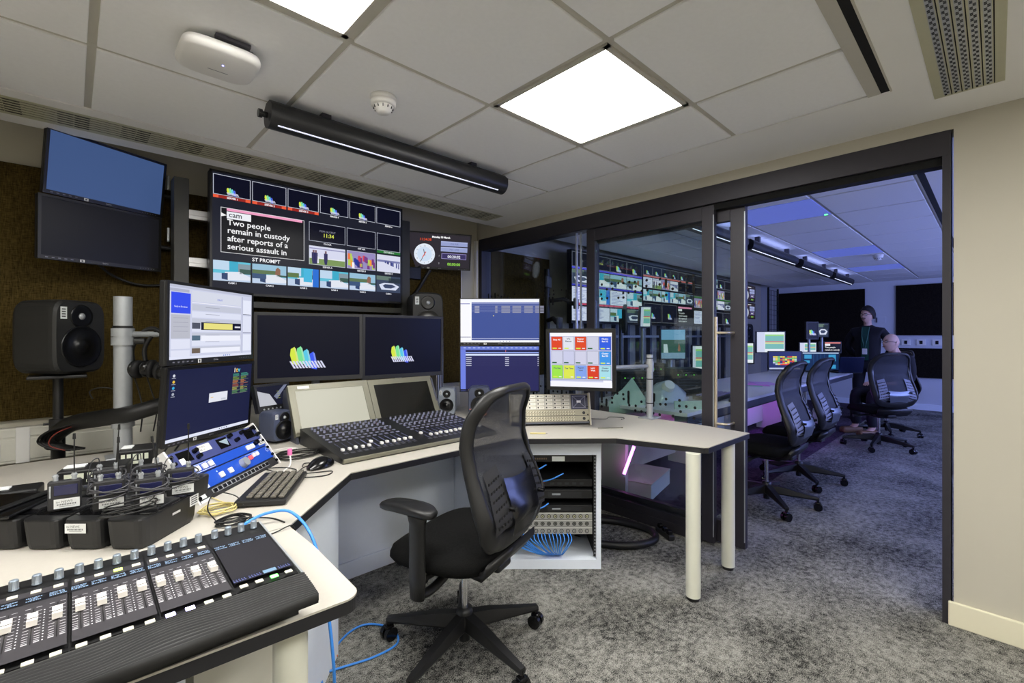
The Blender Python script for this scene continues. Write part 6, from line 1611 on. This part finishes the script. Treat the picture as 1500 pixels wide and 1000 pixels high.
# paper, keyboards and small gear on the long desk
for k, (px, py, d, c, lb) in enumerate(((1100, 538, 5.0, rgb(120, 220, 150), 'pale green script sheet on the long desk'), (1108, 543, 5.0, rgb(235, 150, 220), 'pink script sheet on the long desk'), (1118, 545, 5.1, rgb(220, 170, 230), 'lilac script sheet on the long desk'), (1163, 556, 5.4, rgb(230, 230, 240), 'white script sheet between the two near chairs'), (1168, 549, 5.9, rgb(230, 230, 240), 'white script sheet behind the second chair'))):
    q_ = at(px, py, d); q_.y = max(1.56, min(2.2, q_.y))
    b = MB(); b.box(q_.x, q_.y, ZD + .004 + .002 * k, .30, .21, .003, rot=Matrix.Rotation(R(20 + 8 * k), 3, 'Z')); tag(b.build('script_sheet', mat('sheet_%d' % k, c, .6)), lb, 'paper')
t = thing('vision_mixer', 'dark keyboard-like control panel on the long desk beside the open doorway', 'control panel', (3.95, 1.66, ZD), (0, 0, R(4)))
b = MB(); b.box(0, 0, .02, .42, .20, .03, .004); b.build('base', PLM, t)
b = MB()
for i in range(12):
    for j in range(5): b.box(-.18 + i * .033, -.07 + j * .034, .039, .02, .022, .01, .002)
b.build('keys', mat('lavender_keys', rgb(150, 140, 190), .3), t)['kind'] = 'stuff'
t = thing('desk_phone', 'black handset lying on the edge of the long desk', 'phone', (3.95, 1.50, ZD), (0, 0, R(15)))
b = MB(); b.tube([(-.10, 0, .02), (-.06, 0, .028), (.06, 0, .028), (.10, 0, .02)], .016, 10); b.build('handset', PLG, t)
b = MB(); b.box(-.10, 0, .012, .05, .045, .024, .006); b.box(.10, 0, .012, .05, .045, .024, .006); b.build('ear_pieces', PLA, t)
q_ = at(1260, 531, 6.5)
t = thing('laptop', 'open dark laptop seen from behind on the end of the long desk', 'laptop', (q_.x, q_.y + .18, ZD), (0, 0, R(-46)))
b = MB(); b.box(0, .0, .010, .33, .23, .018, .004); b.build('base', PLM, t)
b = MB(); b.box(0, -.14, .12, .33, .008, .225, .004, rot=Matrix.Rotation(R(12), 3, 'X')); b.build('lid', mat('dark_blue_lid', rgb(34, 42, 74), .35, metal=.4), t)
t = thing('dock_box', 'small black box with a silver edge beside the laptop', 'box', (7.95, 1.90, ZD), (0, 0, R(-30)))
b = MB(); b.box(0, 0, .04, .22, .14, .08, .006); b.build('body', PLA, t)
b = MB(); b.box(0, -.072, .02, .2, .006, .01, .001); b.build('edge_strip', SILV, t)
# stuff behind the glass
t = thing('wrapped_bundle', 'pale bundle in clear plastic wrap seen through the glass', 'bundle', (3.55, 1.95, ZD))
b = MB(); rn = random.Random(5); n = 24; rows = []
for i in range(9):
    f_ = i / 8; rows.append([((.20 * math.cos(2 * PI * k / n) * (math.cos(f_ * PI / 2) ** .6 + .001) * (1 + rn.uniform(-.12, .12))) + 3.50, (.16 * math.sin(2 * PI * k / n) * (math.cos(f_ * PI / 2) ** .6 + .001) * (1 + rn.uniform(-.12, .12))) + 1.86, ZD + .16 * f_ + rn.uniform(0, .01)) for k in range(n)])
vs = [q_ for r_ in rows for q_ in r_]; b.add(vs, [[i * n + k, i * n + (k + 1) % n, (i + 1) * n + (k + 1) % n, (i + 1) * n + k] for i in range(8) for k in range(n)], True)
b.build('wrapping', mat('milky_plastic', rgb(190, 200, 214), .2), t, world=True)
b = MB(); b.cyl((3.42, 1.80, ZD + .12), (3.40, 1.77, ZD + .15), .05, .04, 20); b.build('roll_end', WP, t, world=True)
t = thing('peaked_card', 'pale green peaked card standing behind the glass left of the silver pole', 'card', (3.1, 1.95, ZD))
c0, c1_ = at(892, 590, 3.55), at(936, 590, 3.55); dirv = (c1_ - c0)
b = MB(); pts = [(0, .02), (0, .11), (.16, .16), (.36, .20), (.62, .29), (.98, .13), (.95, .10), (.98, .02)]
vs = [(c0.x + dirv.x * 1.25 * u_, c0.y + dirv.y * 1.25 * u_, ZD - .08 + z_) for u_, z_ in pts] ; off = Vector((.004, .004, 0)); m_ = len(vs)
vs2 = vs + [(v_[0] + .004, v_[1] + .004, v_[2]) for v_ in vs]; b.add(vs2, [list(range(m_)), list(range(m_, 2 * m_))[::-1]] + [[k, (k + 1) % m_, m_ + (k + 1) % m_, m_ + k] for k in range(m_)]); b.build('board', mat('pale_green_card', rgb(176, 200, 184), .6), t, world=True)
q_ = at(1012, 604, 3.35)
t = thing('desk_screen', 'pale green low panel standing behind the glass above the desk corner', 'panel', (q_.x, q_.y, .62))
b = MB(); b.box(q_.x, q_.y, .72, .24, .012, .15, .002, rot=Matrix.Rotation(R(-44), 3, 'Z')); b.build('board', MATS['pale_green_card'], t, world=True)
b = MB(); b.cyl((q_.x, q_.y + .01, 0), (q_.x, q_.y + .01, .65), .012); b.build('post', GUN, t, world=True)
for k, (px, py, d, lb) in enumerate(((955, 500, 4.9, 'black box with tiny green lights behind the silver pole'), (1000, 560, 4.2, 'dark rack case on the long desk seen through the glass'), (925, 540, 3.9, 'dark equipment case behind the arm of the touch monitor'))):
    q_ = at(px, py + 40, d); q_.y = max(1.6, q_.y)
    t = thing('equipment_case', lb, 'equipment case', (q_.x, q_.y, ZD), (0, 0, R(-40)))
    b = MB(); b.box(0, 0, .12, .26, .22, .24, .006); b.build('body', PLA, t)
    p = Pic(.24, .2, y=-.1115, oz=.12); p.rect(0, 0, 1, 1, (20, 22, 26), 0)
    for i in range(8): p.rect(.1 + .1 * i, .15, .15 + .1 * i, .2, (120, 230, 90) if i % 3 == 0 else (60, 70, 90), 1)
    for i in range(4): p.rect(.08, .35 + i * .14, .92, .38 + i * .14, (50, 54, 66), 1)
    p.build('front_panel', M_SCREEN, t)
# tubular lamps and detectors of the next room
for x0, x1, lb in ((3.15, 4.50, 'tubular lamp of the next room nearest the glass wall'), (4.62, 6.05, 'second tubular lamp of the next room'), (6.25, 7.65, 'third tubular lamp of the next room'), (7.85, 9.05, 'tubular lamp of the next room nearest the far wall')):
    tube_light('black ' + lb, x0, x1, 1.62, 2.125, .052, 'tubular lamps of the next room', True)
smoke(7.0, .98, 'smoke detector on the blue ceiling of the next room')
t = thing('ceiling_speaker', 'round flat disc on the ceiling above the long desk', 'ceiling speaker', (6.0, 2.2, ZC))
b = MB(); b.lathe([(.13, 0), (.13, -.012), (.10, -.018), (0, -.018)], Matrix.Translation((6.0, 2.2, ZC)), 28); b.build('rim', WP, t, world=True)
b = MB(); b.lathe([(.05, -.018), (.05, -.04), (0, -.045)], Matrix.Translation((6.05, 2.2, ZC)), 20); b.build('dome', WP, t, world=True)
speaker('studio_speaker', 'black speaker below the two timer monitors in the next room', (8.5, 2.95, 1.12), R(-10), .24, .35, .2, SPKB, group='large black speakers')
t = thing('speaker_stand', 'stand under the speaker below the timer monitors', 'stand', (8.5, 3.05, 0))
b = MB(); b.cyl((8.5, 3.05, 0), (8.5, 3.05, 1.10), .025); b.build('column', PLA, t, world=True)
b = MB(); b.box(8.5, 3.05, 1.11, .2, .2, .015); b.build('top_plate', PLA, t, world=True)

t = thing('bracket_cluster', 'dark articulated monitor arm cluster on the fabric panel behind the first glass pane', 'monitor arm', (3.55, 3.1, 1.4))
b = MB(); b.cyl((3.55, 3.2, .0), (3.55, 3.2, 1.95), .03); b.build('column', PLA, t, world=True)
for z, dx, dy in ((1.82, -.18, -.10), (1.62, .16, -.14), (1.42, -.14, -.16), (1.22, .1, -.1)):
    b = MB(); b.tube([(3.55, 3.2, z), (3.55 + dx * .6, 3.2 + dy, z + .02), (3.55 + dx, 3.2 + dy * 1.6, z - .03)], .022, 8, smooth_path=False); b.build('arm', DMET, t, world=True)
    b = MB(); b.box(3.55 + dx, 3.2 + dy * 1.8, z - .03, .14, .03, .11, .01, rot=Matrix.Rotation(R(25), 3, 'Z')); b.build('head_bracket', GUN, t, world=True)

# ------------------------------------------------------------------ people
def skin_obj(name, nodes, edges, m, parent, sub=2):
    me = bpy.data.meshes.new(name); me.from_pydata([n_[0] for n_ in nodes], edges, []); me.materials.append(m)
    o = bpy.data.objects.new(name, me); COL.objects.link(o); o.parent = parent; WM[o.name] = WM[parent.name]
    md = o.modifiers.new('skin', 'SKIN'); md.use_smooth_shade = True
    for sv, n_ in zip(me.skin_vertices[0].data, nodes):
        r_ = n_[1]; sv.radius = r_ if isinstance(r_, tuple) else (r_, r_)
    me.skin_vertices[0].data[0].use_root = True
    sb = o.modifiers.new('smooth', 'SUBSURF'); sb.levels = sub; sb.render_levels = sub
    return o
def chain(nodes, edges, start, pts):
    prev = start
    for p_, r_ in pts: nodes.append((p_, r_)); edges.append((prev, len(nodes) - 1)); prev = len(nodes) - 1
    return prev
def hand(nodes, edges, wrist, base, d, side):
    """palm and five separate bent fingers growing from the wrist node; d = finger direction, side = across the palm"""
    d = Vector(d).normalized(); side = Vector(side).normalized(); dn = d.cross(side).normalized(); w0 = Vector(base)
    palm = chain(nodes, edges, wrist, [(tuple(w0 + d * .035), (.020, .020)), (tuple(w0 + d * .07), (.022, .020))])
    for i, L_ in enumerate((.062, .072, .068, .052)):
        o_ = (i - 1.5) * .019; a = w0 + d * .085 + side * o_
        chain(nodes, edges, palm, [(tuple(a), .0085), (tuple(a + d * L_ * .5 + dn * .008), .0080), (tuple(a + d * L_ * .9 + dn * .028), .007)])
    a = w0 + d * .035 - side * .03
    chain(nodes, edges, palm - 1, [(tuple(a), .010), (tuple(a + d * .03 - side * .015 + dn * .01), .009), (tuple(a + d * .055 - side * .018 + dn * .018), .008)])
def head_mesh(b, c, yaw, s=1.0, pitch=0):
    """skull with brow, nose, lips, chin and ears; faces local +Y turned by yaw"""
    M = Matrix.Translation(c) @ Matrix.Rotation(yaw, 4, 'Z') @ Matrix.Rotation(pitch, 4, 'X') @ Matrix.Scale(s, 4)
    NU, NV = 32, 24; vs = []
    for i in range(NV + 1):
        ph = PI * i / NV - PI / 2; z = math.sin(ph); r_ = math.cos(ph)
        for k in range(NU):
            a = 2 * PI * k / NU; x = r_ * math.cos(a); y = r_ * math.sin(a)
            X = x * .076; Y = y * .095; Z = z * .118
            if z < 0: X *= 1 - .30 * (-z) ** 1.3; Y = Y * (1 - .12 * -z) + .012 * -z
            front = max(0, y) * math.exp(-(x / .28) ** 2)
            Y += front * (.020 * math.exp(-((z + .18) / .14) ** 2) + .008 * math.exp(-((z - .12) / .09) ** 2) + .010 * math.exp(-((z + .52) / .09) ** 2) + .012 * math.exp(-((z + .86) / .12) ** 2))
            for e_ in (-.38, .38): Y -= max(0, y) * .010 * math.exp(-((x - e_) / .16) ** 2 - ((z - .02) / .09) ** 2)
            vs.append((X, Y, Z))
    b.add(vs, [[i * NU + k, i * NU + (k + 1) % NU, (i + 1) * NU + (k + 1) % NU, (i + 1) * NU + k] for i in range(NV) for k in range(NU)], True, M)
    for sx in (-1, 1):
        v2 = []; n = 12
        for z_, w_ in ((-.03, .004), (-.015, .010), (.005, .014), (.022, .010), (.03, .003)):
            for k in range(n): a = 2 * PI * k / n; v2.append((sx * (.076 + .007 * math.cos(a) * w_ / .014), -.008 + w_ * math.sin(a) - z_ * .2, z_))
        b.add(v2, [[i * n + k, i * n + (k + 1) % n, (i + 1) * n + (k + 1) % n, (i + 1) * n + k] for i in range(4) for k in range(n)], True, M)
    return M
def face_bits(parent, M, glasses, hair, beard, dark):
    for sx in (-1, 1):
        b = MB(); b.lathe([(0, .010), (.008, .006), (.010, 0), (.008, -.006), (0, -.010)], M @ Matrix.Translation((sx * .030, .079, .004)), 14); b.build('eye', WP, parent)
        b = MB(); b.tube([M @ Vector((sx * .016, .097, .024)), M @ Vector((sx * .032, .095, .029)), M @ Vector((sx * .048, .084, .024))], .003, 6); b.build('eyebrow', dark, parent)
    b = MB(); b.tube([M @ Vector((-.022, .092, -.062)), M @ Vector((0, .100, -.064)), M @ Vector((.022, .092, -.062))], .004, 8); b.build('lips', mat('lip_skin', rgb(160, 96, 90), .5), parent)
    if glasses:
        b = MB()
        for sx in (-1, 1):
            b.tube([M @ Vector((sx * (.032 + .022 * math.cos(2 * PI * k / 12)), .104 - .006 * abs(math.cos(2 * PI * k / 12)), .004 + .016 * math.sin(2 * PI * k / 12))) for k in range(12)], .0022, 6, close=True)
            b.tube([M @ Vector((sx * .054, .098, .008)), M @ Vector((sx * .078, .06, .008)), M @ Vector((sx * .080, -.01, .004))], .0022, 6)
        b.tube([M @ Vector((-.010, .106, .008)), M @ Vector((0, .110, .010)), M @ Vector((.010, .106, .008))], .0022, 6); b.build('glasses', PLG, parent)
    if hair:
        b = MB(); NU, NV = 36, 14; vs = []; rn_ = random.Random(2)
        for i in range(NV + 1):
            ph = PI / 2 - (PI * .62) * i / NV
            for k in range(NU):
                a = 2 * PI * k / NU; fr_ = max(0, math.sin(a)); ph2 = PI / 2 - (PI / 2 - ph) * (1 - .47 * fr_ ** .6)
                z = math.sin(ph2); r_ = math.cos(ph2); q_ = 1.17 + rn_.uniform(-.03, .05)
                vs.append((r_ * math.cos(a) * .078 * q_, r_ * math.sin(a) * .096 * q_ - .003, z * .122 * q_))
        b.add(vs, [[i * NU + k, (i + 1) * NU + k, (i + 1) * NU + (k + 1) % NU, i * NU + (k + 1) % NU] for i in range(NV) for k in range(NU)], True, M); b.build('hair', HAIR, parent)
    if beard:
        b = MB(); b.tube([M @ Vector((-.028, .091, -.052)), M @ Vector((0, .104, -.046)), M @ Vector((.028, .091, -.052))], .005, 8); b.build('moustache', HAIR, parent)

def person(label, loc, rz, nodes_fn, head_c, head_yaw, hs, pitch=0):
    t = thing('person', label, 'person', loc, (0, 0, rz))
    return t
# standing person, hands behind the back (local frame faces +Y)
ps = at(1271, 465, 7.0)
t = thing('person', 'standing person in a black jacket, green shirt and glasses, hands behind the back', 'person', (ps.x, ps.y, 0), (0, 0, R(176 - 90)))
N_ = [((0, 0, .90), (.105, .085))]; E_ = []
tor = chain(N_, E_, 0, [((0, .01, 1.05), (.11, .09)), ((0, .01, 1.20), (.12, .09)), ((0, -.005, 1.31), (.09, .07))])
nk = chain(N_, E_, tor, [((0, -.01, 1.40), (.054, .054)), ((0, .0, 1.47), (.052, .055)), ((0, .01, 1.53), (.055, .062))])
arms_n = []
for sx in (-1, 1):
    sh = chain(N_, E_, tor, [((sx * .155, -.01, 1.305), (.045, .045)), ((sx * .235, -.02, 1.20), (.05, .05)), ((sx * .27, -.06, 1.07), (.042, .042)), ((sx * .18, -.17, .95), (.034, .034)), ((sx * .10, -.19, .92), (.024, .026))])
    hand(N_, E_, sh, (sx * .10, -.19, .92), (-sx * .9, -.1, -.35), (0, .2, 1))
for sx in (-1, 1):
    chain(N_, E_, 0, [((sx * .09, 0, .84), (.09, .09)), ((sx * .11, .01, .66), (.078, .08)), ((sx * .12, .015, .46), (.056, .058)), ((sx * .125, -.005, .28), (.05, .052)), ((sx * .13, -.01, .09), (.036, .04)), ((sx * .135, .10, .035), (.038, .03)), ((sx * .14, .16, .03), (.034, .024))])
body = skin_obj('body', N_, E_, SKIN, t, 1)
b = MB(); Mh = head_mesh(b, Vector((0, .015, 1.575)), R(-18), 1.02); hd = b.build('head', SKIN, body)
face_bits(hd, Mh, True, True, 'moustache', HAIR)
def cloth(name, m, nodes, edges, parent): return skin_obj(name, nodes, edges, m, parent, 1)
N_ = [((0, .0, .82), (.165, .135))]; E_ = []
tor = chain(N_, E_, 0, [((0, .005, 1.02), (.172, .13)), ((0, .01, 1.20), (.182, .135)), ((0, -.005, 1.315), (.165, .115)), ((0, -.015, 1.40), (.085, .07)), ((0, -.015, 1.44), (.062, .058))])
for sx in (-1, 1): chain(N_, E_, 3, [((sx * .17, -.01, 1.33), (.072, .07)), ((sx * .245, -.02, 1.20), (.068, .066)), ((sx * .28, -.06, 1.07), (.058, .058)), ((sx * .19, -.17, .955), (.048, .048)), ((sx * .135, -.19, .935), (.042, .042))])
cloth('jacket', JACKET, N_, E_, t)
b = MB(); rows = []
for i in range(9):
    z = .90 + .50 * i / 8; hwid = .050 - .008 * abs(i - 4) / 4; y0_ = .142 + .010 * math.sin(PI * i / 8) - .055 * max(0, (i - 6) / 2)
    for j in range(7): x = -hwid + 2 * hwid * j / 6; rows.append((x, y0_ - 1.4 * x * x, z))
b.add(rows, [[i * 7 + j, i * 7 + j + 1, (i + 1) * 7 + j + 1, (i + 1) * 7 + j] for i in range(8) for j in range(6)], True); b.build('shirt', GREENT, t)
b = MB(); b.tube([(-.045, .10, 1.39), (-.035, .155, 1.25), (-.005, .160, 1.08)], .004, 6); b.tube([(.045, .10, 1.39), (.035, .155, 1.25), (.005, .160, 1.08)], .004, 6); b.build('lanyard', mat('teal_lanyard', rgb(60, 120, 104), .5), t)
b = MB(); b.box(0, .163, 1.03, .06, .006, .085, .002); b.build('badge', WP, t)
N_ = [((0, 0, .88), (.15, .115))]; E_ = []
for sx in (-1, 1): chain(N_, E_, 0, [((sx * .09, 0, .82), (.10, .10)), ((sx * .11, .01, .66), (.09, .092)), ((sx * .12, .015, .46), (.072, .075)), ((sx * .125, 0, .28), (.066, .068)), ((sx * .13, -.005, .10), (.06, .062))])
cloth('trousers', TROU, N_, E_, t)
for sx in (-1, 1):
    b = MB(); b.box(sx * .137, .06, .04, .10, .28, .08, .03); b.build('shoe', PLA, t)
# seated bald person looking to the left of the photo
pq = at(1310, 500, 5.95)
t = thing('person', 'seated bald person with glasses, head showing above the empty chair', 'person', (pq.x, pq.y, 0), (0, 0, R(140 - 90)))
N_ = [((0, -.05, .56), (.12, .10))]; E_ = []
tor = chain(N_, E_, 0, [((0, -.06, .70), (.12, .095)), ((0, -.05, .84), (.12, .09)), ((0, -.03, .95), (.115, .078))])
chain(N_, E_, tor, [((0, -.01, 1.02), (.06, .06)), ((0, .01, 1.08), (.052, .055)), ((0, .02, 1.13), (.055, .06))])
for sx in (-1, 1):
    sh = chain(N_, E_, tor, [((sx * .16, -.03, .965), (.062, .06)), ((sx * .22, .0, .83), (.05, .05)), ((sx * .24, .02, .71), (.042, .042)), ((sx * .16, .16, .665), (.034, .034)), ((sx * .12, .20, .66), (.024, .026))])
    hand(N_, E_, sh, (sx * .12, .20, .66), (-sx * .3, .9, -.1), (1, .2, 0))
    chain(N_, E_, 0, [((sx * .10, .06, .56), (.088, .085)), ((sx * .12, .25, .56), (.074, .072)), ((sx * .13, .42, .53), (.056, .056)), ((sx * .13, .42, .30), (.05, .052)), ((sx * .13, .41, .10), (.036, .038)), ((sx * .135, .50, .035), (.036, .03)), ((sx * .14, .55, .03), (.032, .024))])
body = skin_obj('body', N_, E_, SKIN, t, 1)
b = MB(); Mh = head_mesh(b, Vector((0, .045, 1.175)), R(0), .98, R(6)); hd = b.build('head', SKIN, body)
face_bits(hd, Mh, True, False, False, TAN)
N_ = [((0, -.05, .55), (.168, .135))]; E_ = []
tor = chain(N_, E_, 0, [((0, -.06, .70), (.165, .138)), ((0, -.05, .84), (.17, .13)), ((0, -.03, .955), (.155, .108)), ((0, -.02, 1.0), (.09, .075))])
for sx in (-1, 1): chain(N_, E_, 3, [((sx * .165, -.03, .97), (.076, .072)), ((sx * .228, .0, .83), (.062, .062)), ((sx * .248, .02, .705), (.054, .054)), ((sx * .165, .155, .665), (.045, .045))])
cloth('jumper', JACKET, N_, E_, t)
N_ = [((0, -.03, .55), (.155, .125))]; E_ = []
for sx in (-1, 1): chain(N_, E_, 0, [((sx * .10, .06, .56), (.10, .096)), ((sx * .12, .25, .56), (.086, .084)), ((sx * .13, .42, .53), (.07, .07)), ((sx * .13, .42, .30), (.062, .064)), ((sx * .13, .41, .10), (.058, .060))])
cloth('trousers', TROU, N_, E_, t)
for sx in (-1, 1):
    b = MB(); b.box(sx * .135, .47, .04, .10, .28, .08, .03); b.build('shoe', TAN, t)
